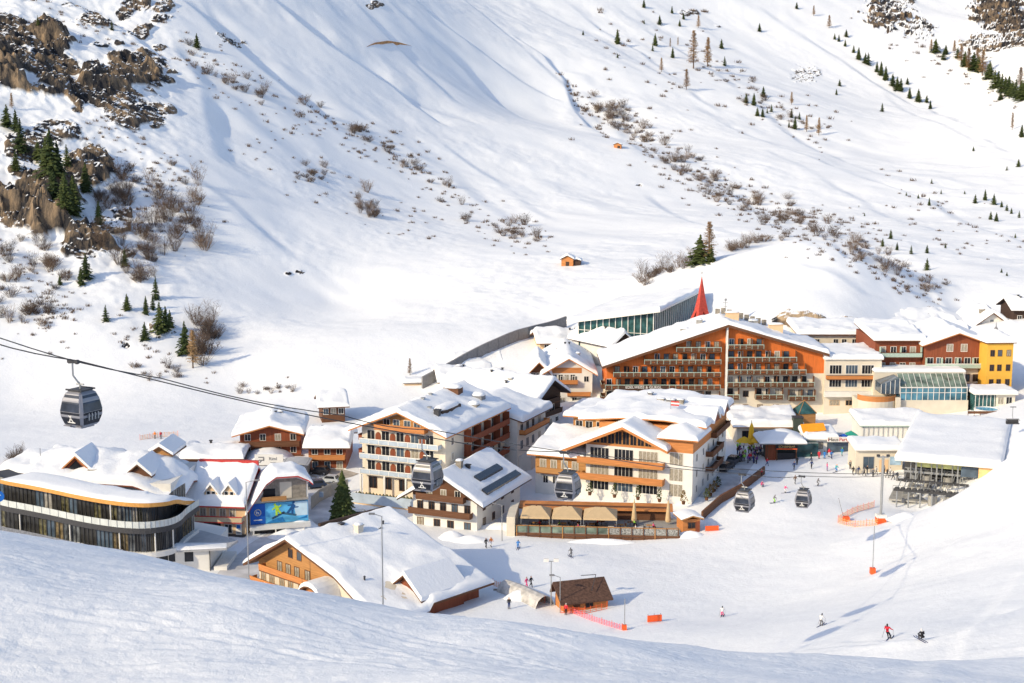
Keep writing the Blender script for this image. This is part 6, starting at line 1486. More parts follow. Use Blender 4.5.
pile(905, 518, 3.0, 2.0, 1.0, 'snow heap under the lift machinery')
pile(520, 598, 3.0, 2.0, 1.2, 'snow heap beside the covered passage')
pile(200, 545, 3.0, 2.0, 1.4, 'snow heap between curved restaurant and sports shop')
def pot_plant(x, y, lab, h, m):
    q = CH.r.matrix_basis @ Vector((x, y, -.6)); t = root('pot_plant', lab, 'pot plant', q, 0, 'plants along the piste hotel front')
    MB().lathe([(.28, 0), (.36, .55), (.3, .55)], 10).build('pot', W_BROWN, t); mm = MB(); rr = random.Random(int(x * 10))
    for i in range(120):
        a = rr.uniform(0, 6.28); zz = rr.uniform(.5, h); r = .75 * (1 - (zz - .5) / h) * rr.uniform(.3, 1) + .05; p = Vector((r * math.cos(a), r * math.sin(a), zz)); d = Vector((rr.uniform(-1, 1), rr.uniform(-1, 1), rr.uniform(-.5, 1))) * .28
        mm.add([tuple(p), tuple(p + d), tuple(p + Vector((d.y, -d.x, .2)))], [(0, 1, 2)])
    mm.build('foliage', m, t)
PLG = mat('pot_foliage', (.07, .09, .03), .9, .5, 4); PLB = mat('pot_foliage_brown', (.20, .13, .04), .9, .5, 4)
for i, (x, m) in enumerate(((1.5, PLG), (6.2, PLG), (10.6, PLG), (14.6, PLG), (19.0, PLB))):
    pot_plant(x, -2.2, f'{["first", "second", "third", "fourth", "fifth"][i]} potted shrub from the left along the piste hotel front', 2.4, m)
for i, (y, m) in enumerate(((2, PLG), (5, PLB), (8, PLB), (11, PLG))):
    pot_plant(CH.w + 2.2, y, f'{["first", "second", "third", "fourth"][i]} potted shrub from the front beside the right flank of the piste hotel', 2.2, m)
# ================================================================== gondolas and ropes
SILVER = mat('silver_shell', (.27, .27, .30), .45, .06, 2, metal=.3)
def cabin_meshes():
    # barrel section: half width by height; x = along the rope, y = across
    prof = [(0.0, .78), (.18, .92), (.75, 1.10), (1.15, 1.12), (1.9, .98), (2.35, .80), (2.5, .60)]
    def hw(z):
        for i in range(len(prof) - 1):
            if prof[i][0] <= z <= prof[i + 1][0]:
                t = (z - prof[i][0]) / (prof[i + 1][0] - prof[i][0]); return prof[i][1] + t * (prof[i + 1][1] - prof[i][1])
        return prof[-1][1]
    def ringm(zs, scale=1.0, cut=.16):
        m = MB(); rings = []
        for z in zs:
            r = hw(z) * scale; c = r * cut
            rings.append([(-r + c, -r, z), (r - c, -r, z), (r, -r + c, z), (r, r - c, z), (r - c, r, z), (-r + c, r, z), (-r, r - c, z), (-r, -r + c, z)])
        for q in rings: m.v += q
        n = 8
        for j in range(len(rings) - 1):
            for i in range(n): m.f.append((j * n + i, j * n + (i + 1) % n, (j + 1) * n + (i + 1) % n, (j + 1) * n + i))
        m.f += [tuple(range(n - 1, -1, -1)), tuple(range((len(rings) - 1) * n, len(rings) * n))]; m.mi = [0] * len(m.f); return m
    shell = ringm([p[0] for p in prof])
    panes = []
    for k in range(4):
        def side(u, z, o=.015):
            r = hw(z) + o; q = [(u * r, -r), (r, u * r), (-u * r, r), (-r, -u * r)][k]; return (q[0], q[1], z)
        for z0, z1, nm, (a, b) in ((1.10, 2.28, 'window', (-.80, .80)), (.16, 1.06, 'lower_panel', (-.82, .82))):
            m = MB(); zz = [z0, (z0 + z1) / 2, z1]
            for z in zz: m.v += [side(a, z), side((a + b) / 2 - .02, z), side(b, z)]
            m.f = [(0, 1, 4, 3), (1, 2, 5, 4), (3, 4, 7, 6), (4, 5, 8, 7)]; m.mi = [0] * 4
            panes.append((nm, m))
    roof = MB().box(-.62, .62, -.62, .62, 2.5, 2.62).box(-.75, .75, -.70, -.62, 2.55, 2.66).box(-.75, .75, .62, .70, 2.55, 2.66)
    skirt = MB().box(-.6, .6, -.6, .6, -.14, .0).box(-.85, -.2, -.95, -.78, -.02, .06).box(.3, .85, -.95, -.78, -.02, .06)
    arm = MB().tube((0, 0, 2.6), (0, 0, 2.95), .07).tube((-.35, 0, 2.95), (.35, 0, 2.95), .06).path([(0, 0, 2.95), (-.12, -.12, 3.15), (-.35, -.3, 3.6), (-.35, -.3, 4.55)], .065)
    grip = MB().box(-.75, .25, -.42, -.18, 4.5, 4.72).lathe([(.12, 4.45), (.14, 4.75)], 8, (-.6, -.3)).lathe([(.12, 4.45), (.14, 4.75)], 8, (.1, -.3))
    rack = MB()
    for i in range(4): rack.box(1.10, 1.22, -.5 + i * .3, -.42 + i * .3, .5, 1.0)
    emb = MB()
    for p in ([(-.26, .30), (-.16, .30), (.16, .86), (.06, .86)], [(.26, .30), (.16, .30), (-.16, .86), (-.06, .86)], [(-.36, .28), (.36, .28), (.36, .36), (-.36, .36)]):
        emb.v += [(x, -(hw(z) + .03), z) for x, z in p]; n = len(emb.v); emb.f.append((n - 4, n - 3, n - 2, n - 1)); emb.mi.append(0)
    return dict(shell=shell.mesh('shell', SILVER), panes=[(n, m.mesh(n, mat('cabin_tinted_glass', (.035, .045, .07), .25, .7, .7, spec=.35) if n == 'window' else mat('cabin_black', (.02, .022, .03), .4, .2, 2, spec=.25))) for n, m in panes],
                roof=roof.mesh('roof', METAL_D), skirt=skirt.mesh('floor_skirt', SILVER), arm=arm.mesh('hanger_arm', METAL), grip=grip.mesh('grip', METAL_D), emb=emb.mesh('emblem', TRIM_WHITE), rack=rack.mesh('ski_rack', METAL))
CM = cabin_meshes()
GONDOLAS = [((79, 361), 100, -28, 'largest gondola cabin, dark glazed, hanging in front of the white meadow at far left'),
            ((427, 437), 121, -24, 'gondola cabin hanging before the pale blue balconies, above the half timbered chalet'),
            ((568, 452), 137, -22, 'gondola cabin hanging in front of the low annexe of the piste hotel'),
            ((745, 474), 172, -26, 'gondola cabin over the snow beside the long brown board wall'),
            ((804, 476), 206, -22, 'smallest gondola cabin near the skiers at the edge of the plaza')]
rope_pts = [at(-420, 290, 80), at(-60, 324, 94)]
for (gp, Y, yw, lab) in GONDOLAS:
    g = at(*gp, Y); rope_pts.append(g)
    t = root('gondola_cabin', lab, 'gondola', g - Vector((0, 0, 4.62)), R(yw), 'gondola cabins of one lift')
    sh = meshobj('shell', CM['shell'], t)
    for n, me in CM['panes']: meshobj(n, me, t)
    for n in ('roof', 'skirt', 'arm', 'grip', 'rack'): meshobj(CM[n].name, CM[n], t)
    meshobj('emblem', CM['emb'], t)
rope_pts.append(at(905, 474, 244))
def rope(label, pts, r):
    o = pts[0]; m = MB(); sm = []
    for i in range(len(pts) - 1):
        for k in range(6):
            u = k / 6; p = pts[i].lerp(pts[i + 1], u); p = p - Vector((0, 0, .35 * math.sin(math.pi * u))) if i > 0 else p; sm.append(p - o)
    sm.append(pts[-1] - o); m.path(sm, r, 6)
    q = m.build('lift_rope', METAL_D, None, True, loc=o); prop(q, label, 'rope')
rope('dark lift rope carrying the gondola cabins down to the station', rope_pts, .045)
rope('second dark lift rope, empty, running just above the cabin rope', [at(-420, 286, 86), at(-60, 320, 99), at(0, 338, 104), at(160, 378, 112), at(341, 415, 123), at(433, 430, 129), at(655, 461, 160), at(737, 469, 180), at(905, 473, 243)], .045)
def small_chair():
    g = at(1013.5, 407, 262); t = root('lift_chair', 'small grey lift carrier hanging from a thin rod below the yellow tower', 'lift chair', g - Vector((0, 0, 3.2)))
    MB().path([(0, 0, 1.0), (-.1, 0, 1.6), (-.1, 0, 3.2)], .06).build('hanger_arm', METAL, t)
    MB().box(-1.2, 1.2, -.3, .3, -.05, .12).box(-1.2, 1.2, .25, .35, .1, .8).build('seat', METAL_D, t); MB().path([(-1.2, -.4, .6), (-1.2, .3, .9), (1.2, .3, .9), (1.2, -.4, .6)], .05).build('safety_bar', METAL, t)
    MB().tube((-.6, 0, 3.2), (.5, 0, 3.2), .08).build('grip', METAL_D, t)
small_chair()

# ================================================================== lamps, masts, signs
def lamp(label, px, base_y, top_y, Y=None, arm=1.2, double=False, name='street_lamp', r=.08):
    g = ground(px, base_y) if Y is None else at(px, base_y, Y)
    if Y is None: Y = g.y
    zt = at(px, top_y, Y).z - g.z
    t = root(name, label, 'lamp', g)
    MB().tube((0, 0, -1.5), (0, 0, zt), r * 1.15, r * .8).build('pole', METAL, t)
    if double:
        for s in (-1, 1):
            q = MB().box(s * .7 - .35, s * .7 + .35, -.2, .2, zt - .1, zt + .35); q.build('lamp_head', TRIM_WHITE, t)
        MB().box(-.7, .7, -.05, .05, zt - .1, zt).build('arm', METAL, t)
    else:
        MB().tube((0, 0, zt - .05), (arm, 0, zt + .25), .05).build('arm', METAL, t)
        MB().box(arm - .1 if arm > 0 else arm - .6, arm + .6 if arm > 0 else arm + .1, -.16, .16, zt + .18, zt + .36).build('lamp_head', GREY, t)
lamp('tall street lamp in front of the sports shop banner', 249, 584, 482, 190, arm=1.3)
lamp('street lamp with short bent arm standing before the big roof of the front chalet', 383, 605, 516, 160, arm=-.9)
lamp('curved street lamp beside the half timbered chalet on the piste edge', 502, 541, 505, None, arm=-1.0)
lamp('twin headed floodlight pole left of the shingle hut', 551, 606, 561, None, double=True)
lamp('thin lamp post with short arm standing right beside the shingle hut', 560, 613, 577, None, arm=-.9, r=.06)
lamp('street lamp on the roof edge of the curved restaurant', 109, 500, 488, 214, arm=.8)
def padded_pole(label, px, base_y, top_y, pad=.9, padw=.35, r=.06, ring=False, lean=0):
    g = ground(px, base_y); zt = at(px, top_y, g.y).z - g.z
    t = root('padded_pole', label, 'pole', g)
    MB().tube((0, 0, -1), (lean, 0, zt), r).build('pole', METAL, t)
    MB().box(-padw, padw, -padw, padw, .05, pad).build('safety_pad', PADM, t)
    if ring: MB().box(-padw - .02, padw + .02, -padw - .02, padw + .02, pad, pad + .5).build('white_pad', TRIM_WHITE, t)
    return t, zt
t, zt = padded_pole('tall grey lift mast with red padded foot beside the ticket kiosk', 880.5, 523, 456, 1.0, .75, .22, True)
MB().box(-.9, .9, -.1, .1, zt - .3, zt - .1).build('cross_arm', METAL, t)
for s in (-.8, .8): MB().box(s - .25, s + .25, -.2, .2, zt - .1, zt + .25).build('floodlight', METAL_D, t)
padded_pole('thin pole with orange padded foot standing alone on the right hand slope', 872.5, 574, 526, .9, .36)
padded_pole('small leaning pole with orange pad inside the netted area beside the mast', 846, 521, 498, .8, .5, .05, lean=-1.4)
padded_pole('lamp post with red padded foot at the lower end of the pink net', 624.5, 630, 599, .7, .28)
def sign_round():
    g = at(1.5, 540, 150); t = root('round_sign', 'round blue road sign on a grey pole at the left edge of the restaurant', 'sign', g); z = at(1.5, 496, 150).z - g.z
    MB().tube((0, 0, -2), (0, 0, z), .06).build('pole', METAL, t)
    d = MB().lathe([(.62, 0), (.62, .05)], 20).build('sign_plate', mat('sign_blue', (.01, .13, .50), .5, .08), t, loc=(0, -.1, z)); d.rotation_euler = (R(90), 0, 0)
    d = MB().box(-.08, .08, -.3, .25, .055, .07).add([(-.28, .1, .06), (.28, .1, .06), (0, .42, .06)], [(0, 1, 2)]).build('sign_arrow', TRIM_WHITE, t, loc=(0, -.1, z)); d.rotation_euler = (R(90), 0, 0)
sign_round()
def sandwich_board():
    g = ground(239, 536); t = root('advert_board', 'narrow white advert board with blue emblem standing before the sports shop', 'sign', g, R(-10))
    MB().box(-.5, .5, -.08, .08, .0, 2.3).build('board', TRIM_WHITE, t); MB().box(-.3, .3, -.12, -.085, 1.3, 1.9).build('emblem', mat('sign_blue', (.01, .13, .50), .5, .08), t); MB().box(-.35, .35, -.12, -.085, .5, .7).build('emblem_line', GREY, t)
sandwich_board()

# ================================================================== cars
def car(label, px, py, yaw, col, first=[None]):
    cm = mat('car_' + col[0], col[1], .25, .08, 3, spec=.6)
    g = ground(px, py); t = root('parked_car', label, 'car', g, R(yaw), 'parked cars')
    sec = [(-2.1, .35), (-2.15, .8), (-2.0, 1.0), (-1.75, 1.05), (-1.5, 1.6), (.35, 1.62), (1.0, 1.05), (1.9, .92), (2.15, .7), (2.12, .35)]
    m = MB(); n = len(sec)
    for y, s in ((-.86, .96), (-.9, 1), (.9, 1), (.86, .96)):
        for x, z in sec: m.v.append((x * s, y * (1 if z < 1.3 else .84), .35 + (z - .35) * (s if z > 1 else 1)))
    for j in range(3):
        for i in range(n): m.f.append((j * n + i, j * n + (i + 1) % n, (j + 1) * n + (i + 1) % n, (j + 1) * n + i)[::-1])
    m.f += [tuple(range(n)), tuple(range(4 * n - 1, 3 * n - 1, -1))]; m.mi = [0] * len(m.f)
    m.build('body', cm, t)
    for s in (-1, 1):
        MB().add([(-1.45, s * .90, 1.1), (.75, s * .90, 1.1), (.3, s * .80, 1.55), (-1.3, s * .80, 1.55)], [(0, 1, 2, 3) if s < 0 else (3, 2, 1, 0)]).build('side_window', G_DARK, t)
        MB().box(2.08, 2.17, s * .62 - .16, s * .62 + .16, .66, .84).build('headlight', TRIM_WHITE, t)
        for x in (-1.3, 1.3):
            w = MB().lathe([(.2, -.1), (.33, -.1), (.35, -.05), (.35, .05), (.33, .1), (.2, .1)], 16).build('wheel', METAL_D, t, loc=(x, s * .82, .34)); w.rotation_euler = (R(90), 0, 0)
            h = MB().lathe([(.19, -.11), (.19, .11)], 12).build('rim', METAL, w)
    MB().add([(.42, -.72, 1.57), (.42, .72, 1.57), (1.02, .82, 1.1), (1.02, -.82, 1.1)], [(3, 2, 1, 0)]).build('windscreen', G_DARK, t)
    MB().add([(-1.57, -.72, 1.55), (-1.57, .72, 1.55), (-1.80, .82, 1.1), (-1.80, -.82, 1.1)], [(0, 1, 2, 3)]).build('rear_window', G_DARK, t)
car('dark off road car parked below the orange balcony of the small brown house', 319, 474, 170, ('black', (.03, .03, .035)))
car('dark blue car parked between the shop banner wing and the curved ramp', 315, 488, 200, ('navy', (.03, .05, .10)))
car('silver car parked on the ramp left of the big conifer', 329, 483, 165, ('silver', (.45, .48, .52)))
car('white car parked below the terrace of the balcony hotel', 362, 519, 10, ('white', (.6, .6, .6)))
car('black car parked close to the right flank of the piste hotel', 726, 470, 55, ('black', (.03, .03, .035)))
car('dark grey car parked nearest the bar crowd beside the piste hotel', 734, 463, 60, ('grey', (.08, .08, .09)))
# curved concrete ramp by the conifer
def ramp():
    pts = [ground(311, 510), ground(320, 502), ground(332, 496), ground(348, 492)]; o = pts[0]
    t = root('curved_ramp', 'curved grey concrete ramp wall with small blue sign left of the big conifer', 'ramp', o); m = MB(); n = len(pts)
    for p in pts:
        q = p - o
        m.v += [(q.x, q.y, q.z - 1), (q.x, q.y, q.z + 2.4), (q.x, q.y + .4, q.z + 2.4), (q.x, q.y + .4, q.z - 1)]
    for k in range(n - 1):
        a, b = 4 * k, 4 * k + 4; m.f += [(a, b, b + 1, a + 1), (a + 1, b + 1, b + 2, a + 2), (a + 3, a + 2, b + 2, b + 3)]
    m.f += [(0, 1, 2, 3), (4 * n - 4, 4 * n - 1, 4 * n - 2, 4 * n - 3)]; m.mi = [0] * len(m.f)
    m.build('ramp_wall', CONCRETE, t); q = pts[1] - o; MB().box(q.x - .9, q.x + .7, q.y - .35, q.y - .2, q.z + 1.0, q.z + 2.0).build('sign_plate', BLUE_RAIL, t)
ramp()

# ================================================================== people
def person_mesh(pose):
    J = dict(pelvis=(0, 0, .92), chest=(0, 0, 1.28), neck=(0, 0, 1.46), head=(0, 0, 1.60), top=(0, 0, 1.74))
    def legs(l, r):
        J.update(hipL=(-.09, 0, .9), kneeL=l[0], ankL=l[1], toeL=l[2], hipR=(.09, 0, .9), kneeR=r[0], ankR=r[1], toeR=r[2])
    def arms(l, r): J.update(shL=(-.18, 0, 1.40), elL=l[0], haL=l[1], shR=(.18, 0, 1.40), elR=r[0], haR=r[1])
    if pose == 'stand':
        legs(((-.10, -.02, .5), (-.11, 0, .08), (-.12, -.16, .05)), ((.10, -.02, .5), (.11, 0, .08), (.12, -.16, .05))); arms(((-.26, .02, 1.12), (-.26, -.08, .88)), ((.26, .02, 1.12), (.26, -.08, .88)))
    elif pose == 'walk':
        legs(((-.10, -.20, .52), (-.11, -.24, .09), (-.12, -.40, .08)), ((.10, .06, .50), (.11, .30, .14), (.12, .20, .04))); arms(((-.26, .12, 1.13), (-.27, .10, .88)), ((.26, -.12, 1.13), (.26, -.28, .94)))
    elif pose == 'ski':
        J.update(pelvis=(0, .10, .78), chest=(0, -.06, 1.10), neck=(0, -.14, 1.26), head=(0, -.18, 1.39), top=(0, -.2, 1.53))
        J.update(); legs(((-.13, -.20, .46), (-.13, .02, .09), (-.13, -.16, .05)), ((.13, -.20, .46), (.13, .02, .09), (.13, -.16, .05)))
        J['hipL'] = (-.09, .10, .76); J['hipR'] = (.09, .10, .76)
        arms(((-.34, -.20, .98), (-.30, -.44, .94)), ((.34, -.20, .98), (.30, -.44, .94))); J['shL'] = (-.19, -.10, 1.20); J['shR'] = (.19, -.10, 1.20)
    elif pose == 'carve':
        J.update(pelvis=(.16, .08, .76), chest=(.24, -.04, 1.10), neck=(.26, -.10, 1.27), head=(.27, -.13, 1.40), top=(.28, -.14, 1.54))
        legs(((-.02, -.16, .44), (-.20, .02, .09), (-.20, -.16, .05)), ((.20, -.18, .46), (.08, .02, .09), (.08, -.16, .05))); J['hipL'] = (.07, .08, .75); J['hipR'] = (.25, .08, .77)
        arms(((-.12, -.16, 1.02), (-.30, -.34, .90)), ((.50, -.10, .98), (.56, -.34, .84))); J['shL'] = (.05, -.08, 1.20); J['shR'] = (.43, -.06, 1.22)
    elif pose == 'crouch':
        J.update(pelvis=(0, .22, .36), chest=(0, .06, .72), neck=(0, -.02, .90), head=(0, -.06, 1.03), top=(0, -.08, 1.17))
        legs(((-.15, -.30, .50), (-.13, -.16, .09), (-.13, -.34, .05)), ((.15, -.30, .50), (.13, -.16, .09), (.13, -.34, .05))); J['hipL'] = (-.1, .2, .36); J['hipR'] = (.1, .2, .36)
        arms(((-.30, -.12, .60), (-.20, -.34, .56)), ((.30, -.12, .60), (.20, -.34, .56))); J['shL'] = (-.19, .02, .84); J['shR'] = (.19, .02, .84)
    elif pose == 'sit':
        J.update(pelvis=(0, .10, .50), chest=(0, .08, .88), neck=(0, .06, 1.05), head=(0, .04, 1.18), top=(0, .03, 1.32))
        legs(((-.11, -.34, .52), (-.11, -.34, .09), (-.11, -.5, .05)), ((.11, -.34, .52), (.11, -.34, .09), (.11, -.5, .05))); J['hipL'] = (-.1, .08, .5); J['hipR'] = (.1, .08, .5)
        arms(((-.28, .0, .76), (-.2, -.26, .72)), ((.28, .0, .76), (.2, -.26, .72))); J['shL'] = (-.19, .06, 1.0); J['shR'] = (.19, .06, 1.0)
    rad = dict(pelvis=.155, chest=.175, neck=.07, head=.105, top=.075, hipL=.105, hipR=.105, kneeL=.085, kneeR=.085, ankL=.065, ankR=.065, toeL=.05, toeR=.05, shL=.085, shR=.085, elL=.06, elR=.06, haL=.045, haR=.045)
    E = [('pelvis', 'chest'), ('chest', 'neck'), ('neck', 'head'), ('head', 'top')] + [(a + s, b + s) for s in 'LR' for a, b in (('hip', 'knee'), ('knee', 'ank'), ('ank', 'toe'), ('sh', 'el'), ('el', 'ha'))] + [('pelvis', 'hipL'), ('pelvis', 'hipR'), ('chest', 'shL'), ('chest', 'shR')]
    names = list(J); me = bpy.data.meshes.new('skeleton'); me.from_pydata([J[n] for n in names], [(names.index(a), names.index(b)) for a, b in E], [])
    o = bpy.data.objects.new('tmp', me); COL.objects.link(o)
    sk = o.modifiers.new('skin', 'SKIN'); sk.use_smooth_shade = True
    for i, n in enumerate(names):
        d = me.skin_vertices[0].data[i]; d.radius = (rad[n], rad[n] * (.8 if n in ('pelvis', 'chest') else 1)); d.use_root = (n == 'pelvis')
    ss = o.modifiers.new('sub', 'SUBSURF'); ss.levels = 1; ss.render_levels = 1
    dg = bpy.context.evaluated_depsgraph_get(); out = bpy.data.meshes.new_from_object(o.evaluated_get(dg))
    bpy.data.objects.remove(o)
    zone = {n: 0 for n in names}
    for n in names:
        if n in ('chest', 'shL', 'shR', 'elL', 'elR', 'haL', 'haR'): zone[n] = 1
        elif n in ('head', 'neck'): zone[n] = 2
        elif n == 'top': zone[n] = 3
        elif n[:3] in ('ank', 'toe'): zone[n] = 4
    hv = Vector(J['head'])
    for p in out.polygons:
        c = p.center; best = min(names, key=lambda n: (Vector(J[n]) - c).length - rad[n] * .6); z = zone[best]
        if z == 2 and (c.y > hv.y + .02 or c.z > hv.z + .05): z = 3
        if z == 0 and best == 'pelvis' and c.z > J['pelvis'][2] + .02: z = 1
        p.material_index = z
    return out, J
_pm = {}
SKIN = mat('skin', (.55, .33, .24), .6, .05); BOOT = mat('ski_boot', (.06, .06, .065), .5, .1)
CLOTH = {k: mat('cloth_' + k, v, .85, .12, 12) for k, v in dict(black=(.02, .02, .025), red=(.62, .03, .05), pink=(.75, .10, .25), blue=(.04, .20, .55), navy=(.02, .04, .14), grey=(.18, .18, .19), lime=(.30, .62, .08), white=(.65, .65, .66), teal=(.05, .35, .40), orange=(.75, .22, .03), brown=(.16, .09, .05), purple=(.20, .08, .28), yellow=(.80, .62, .04)).items()}
def person(px, py, jk, pn, hat, pose, yaw, label, ski=False, poles=False, group=None, pos=None, z=None, cat='person'):
    key = (pose, jk, pn, hat)
    if pose not in _pm: 
        _o, _j = person_mesh(pose); _pm[pose] = (_o, _j, [p.material_index for p in _o.polygons])
    if key not in _pm:
        m = _pm[pose][0].copy(); m.materials.clear()
        for q in (CLOTH[pn], CLOTH[jk], SKIN, CLOTH[hat], BOOT): m.materials.append(q)
        m.polygons.foreach_set('material_index', _pm[pose][2]); m.name = 'person'; _pm[key] = m
    g = pos if pos is not None else ground(px, py)
    if z is not None: g.z = z
    t = root('person', label, cat, g, R(yaw), group)
    meshobj('body', _pm[key], t)
    J = _pm[pose][1]
    if ski:
        for s in 'LR':
            x = J['ank' + s][0]; MB().box(x - .05, x + .05, -.95, .80, .0, .03).add([(x - .05, -.95, 0), (x + .05, -.95, 0), (x + .03, -1.1, .1), (x - .03, -1.1, .1), (x - .05, -.95, .03), (x + .05, -.95, .03)], [(0, 3, 2, 1), (4, 5, 2, 3), (0, 4, 3), (1, 2, 5)]).build('ski', CLOTH['navy' if jk != 'navy' else 'red'], t)
    if poles:
        for s in 'LR':
            h = Vector(J['ha' + s]); MB().tube(h, h + Vector((.12 if s == 'R' else -.12, .45, -h.z + .03)), .015, n=5).build('ski_pole', METAL_D, t)
P_ = person
P_(889, 639, 'red', 'black', 'black', 'carve', 150, 'skier in red jacket and black trousers leaning into a turn on the near slope', True, True)
P_(921.5, 640, 'black', 'black', 'white', 'crouch', 200, 'person in black crouching on the snow right of the skier in red', True)
P_(821, 626, 'white', 'grey', 'black', 'ski', 140, 'skier in white and grey gliding above the edge of the near slope', True, True)
P_(722, 617, 'white', 'pink', 'black', 'ski', 160, 'skier in white jacket and pink trousers right of the lone orange mat', True, True)
P_(571, 557, 'grey', 'grey', 'black', 'ski', 200, 'skier all in grey alone on the flat piste below the terrace awnings', True, True)
P_(518, 549, 'blue', 'blue', 'black', 'ski', 170, 'skier in blue on the piste below the left end of the terrace', True, True)
P_(486, 548, 'black', 'black', 'brown', 'walk', 40, 'walker in black beside the half timbered chalet')
P_(491, 547, 'orange', 'white', 'orange', 'walk', 40, 'walker in orange next to the one in black beside the half timbered chalet')
P_(526.5, 588, 'pink', 'pink', 'grey', 'walk', 60, 'child in pink walking in the blue shade behind the front chalet')
P_(531, 587, 'black', 'black', 'black', 'walk', 60, 'adult in black walking beside the child in pink in the shade')
P_(509, 609, 'black', 'navy', 'black', 'stand', 10, 'person in dark clothes standing at the mouth of the covered passage')
P_(566, 615, 'red', 'black', 'white', 'stand', -20, 'person in red jacket standing beside the shingle hut net')
P_(774, 503, 'grey', 'lime', 'black', 'ski', 100, 'skier in bright green trousers between the two right hand gondola cabins', True, True)
P_(785, 493, 'pink', 'white', 'white', 'ski', 110, 'skier in pale pink between the plaza and the green trousered skier', True)
P_(795, 484, 'brown', 'grey', 'black', 'walk', 20, 'person in brown just above the smallest gondola cabin')
P_(817.5, 486, 'grey', 'grey', 'black', 'ski', 90, 'skier in grey right of the smallest gondola cabin', True, True)
P_(762, 487, 'pink', 'navy', 'pink', 'crouch', 30, 'person in pink crouching at the end of the long board wall')
P_(761, 477, 'red', 'black', 'black', 'stand', 30, 'person in dark red standing at the top end of the long board wall')
P_(767, 466, 'red', 'navy', 'black', 'walk', 70, 'person in red walking in the shade before the open bar')
P_(794, 470, 'navy', 'black', 'black', 'walk', 20, 'person in navy nearest the camera of the pair in the shaded plaza')
P_(797, 465, 'black', 'black', 'black', 'stand', 200, 'person in black behind the navy walker in the shaded plaza')
P_(811.5, 469, 'navy', 'black', 'black', 'walk', 190, 'walker in navy in the middle of the shaded plaza')
P_(811, 461, 'black', 'black', 'brown', 'walk', 60, 'walker in black behind the navy one in the middle of the shaded plaza')
P_(819, 459, 'red', 'red', 'black', 'stand', 0, 'person all in red before the windows of the white shop')
P_(824.5, 459, 'blue', 'blue', 'black', 'stand', 180, 'person in light blue before the white shop, right of the one in red')
P_(829, 457, 'red', 'white', 'red', 'stand', 150, 'person in red jacket and white trousers under the lettered fascia')
P_(831.5, 459, 'blue', 'navy', 'black', 'walk', 30, 'person in blue and navy overlapping the one in white trousers')
P_(842, 456, 'blue', 'teal', 'lime', 'walk', 200, 'person in blue with a lime hat at the right end of the shop front')
P_(827, 471, 'pink', 'purple', 'black', 'stand', 90, 'person in pink standing in the shade in front of the shop')
P_(836, 472, 'teal', 'blue', 'orange', 'ski', 120, 'skier in teal right of the person in pink', True)
P_(850, 469, 'grey', 'black', 'black', 'stand', 10, 'person in grey beside the ticket kiosk wall')
P_(853, 475, 'black', 'black', 'grey', 'walk', 200, 'person in black in front of the ticket kiosk window, left of another')
P_(858.5, 475, 'navy', 'grey', 'black', 'walk', 210, 'person in navy below the ticket kiosk window')
for i, (px, py, c) in enumerate([(864, 476, 'grey'), (867, 474, 'black'), (870, 468, 'pink'), (873, 477, 'grey'), (876, 475, 'white'), (884, 474, 'grey'), (887, 478, 'black'), (890, 476, 'white'), (893, 480, 'grey'), (897, 481, 'black'), (888, 467, 'red'), (879, 465, 'red')]):
    P_(px, py, c, 'grey' if c != 'grey' else 'black', 'black', 'stand' if i % 2 else 'walk', random.uniform(0, 360), f"skier with {c} jacket queuing between ticket kiosk and lift machinery" , group='skiers queuing at the lift station')
random.seed(31)
for i in range(48):
    px = random.uniform(737, 767); py = random.uniform(449, 464)
    c = random.choice(['black', 'black', 'navy', 'purple', 'brown', 'grey', 'lime', 'white', 'red'])
    P_(px, py, c, random.choice(['black', 'navy', 'grey']), random.choice(['black', 'brown', 'white']), random.choice(['stand', 'stand', 'walk']), random.uniform(0, 360), f'guest in {c} in the crowd under the yellow umbrellas', group=f'bar guests dressed in {c}')
for i in range(12):
    tb = [o for o in COL.objects if o.name.startswith('terrace_table')]
for i, o in enumerate(tb):
    q = o.matrix_basis @ Vector((.75 if i % 2 else -.75, .05, -.05)); c = ['black', 'red', 'navy', 'grey', 'lime', 'white', 'pink'][i % 7]
    P_(0, 0, c, 'black', ['black', 'brown'][i % 2], 'sit', (90 if i % 2 else -90), f'guest in {c} sitting at a terrace table', group=f'terrace guests dressed in {c}', pos=q)
P_(155, 439, 'orange', 'grey', 'orange', 'stand', 0, 'worker in orange, left of two, on the meadow beside the orange net')
P_(161, 439, 'red', 'grey', 'white', 'stand', 40, 'worker in red, right of two, on the meadow beside the orange net')
# huts on the meadow
b = simple_house('hay_barn', 'small brown timber hay barn alone on the open snow meadow', (561, 266), (572, 266), 26, 4.5, 2.4, 3.4, W_ORANGE2, snow=.5, oh=(.4, .3, .4, .4), rm=W_DARK, rows=(), w=3.8, yaw=-8)
g = ground(566, 266); b.r.location = g + Vector((-1.5, 0, -.2)); b.part(MB().box(1.4, 2.5, -.05, -.01, 0, 1.6), 'door', W_DARK)
c = simple_house('hay_shed', 'low lean-to shed attached to the right side of the hay barn', (573, 266), (580, 266), 26, 3.5, 1.8, 2.2, W_DARK, snow=.4, oh=(.3, .3, .2, .3), rm=W_DARK, rows=(), w=2.2, yaw=-8)
c.r.location = g + Vector((2.4, .1, -.2)); c.part(MB().box(.6, 1.5, -.05, -.01, 0, 1.3), 'door', W_DARK)
g = ground(617, 148); b = simple_house('alpine_hut', 'tiny timber hut high on the slope beside the gully', (613, 148), (620, 148), 50, 3.2, 1.8, 2.6, W_ORANGE2, snow=.4, oh=(.3, .3, .3, .3), rm=W_DARK, rows=(), w=3.6, yaw=-12)
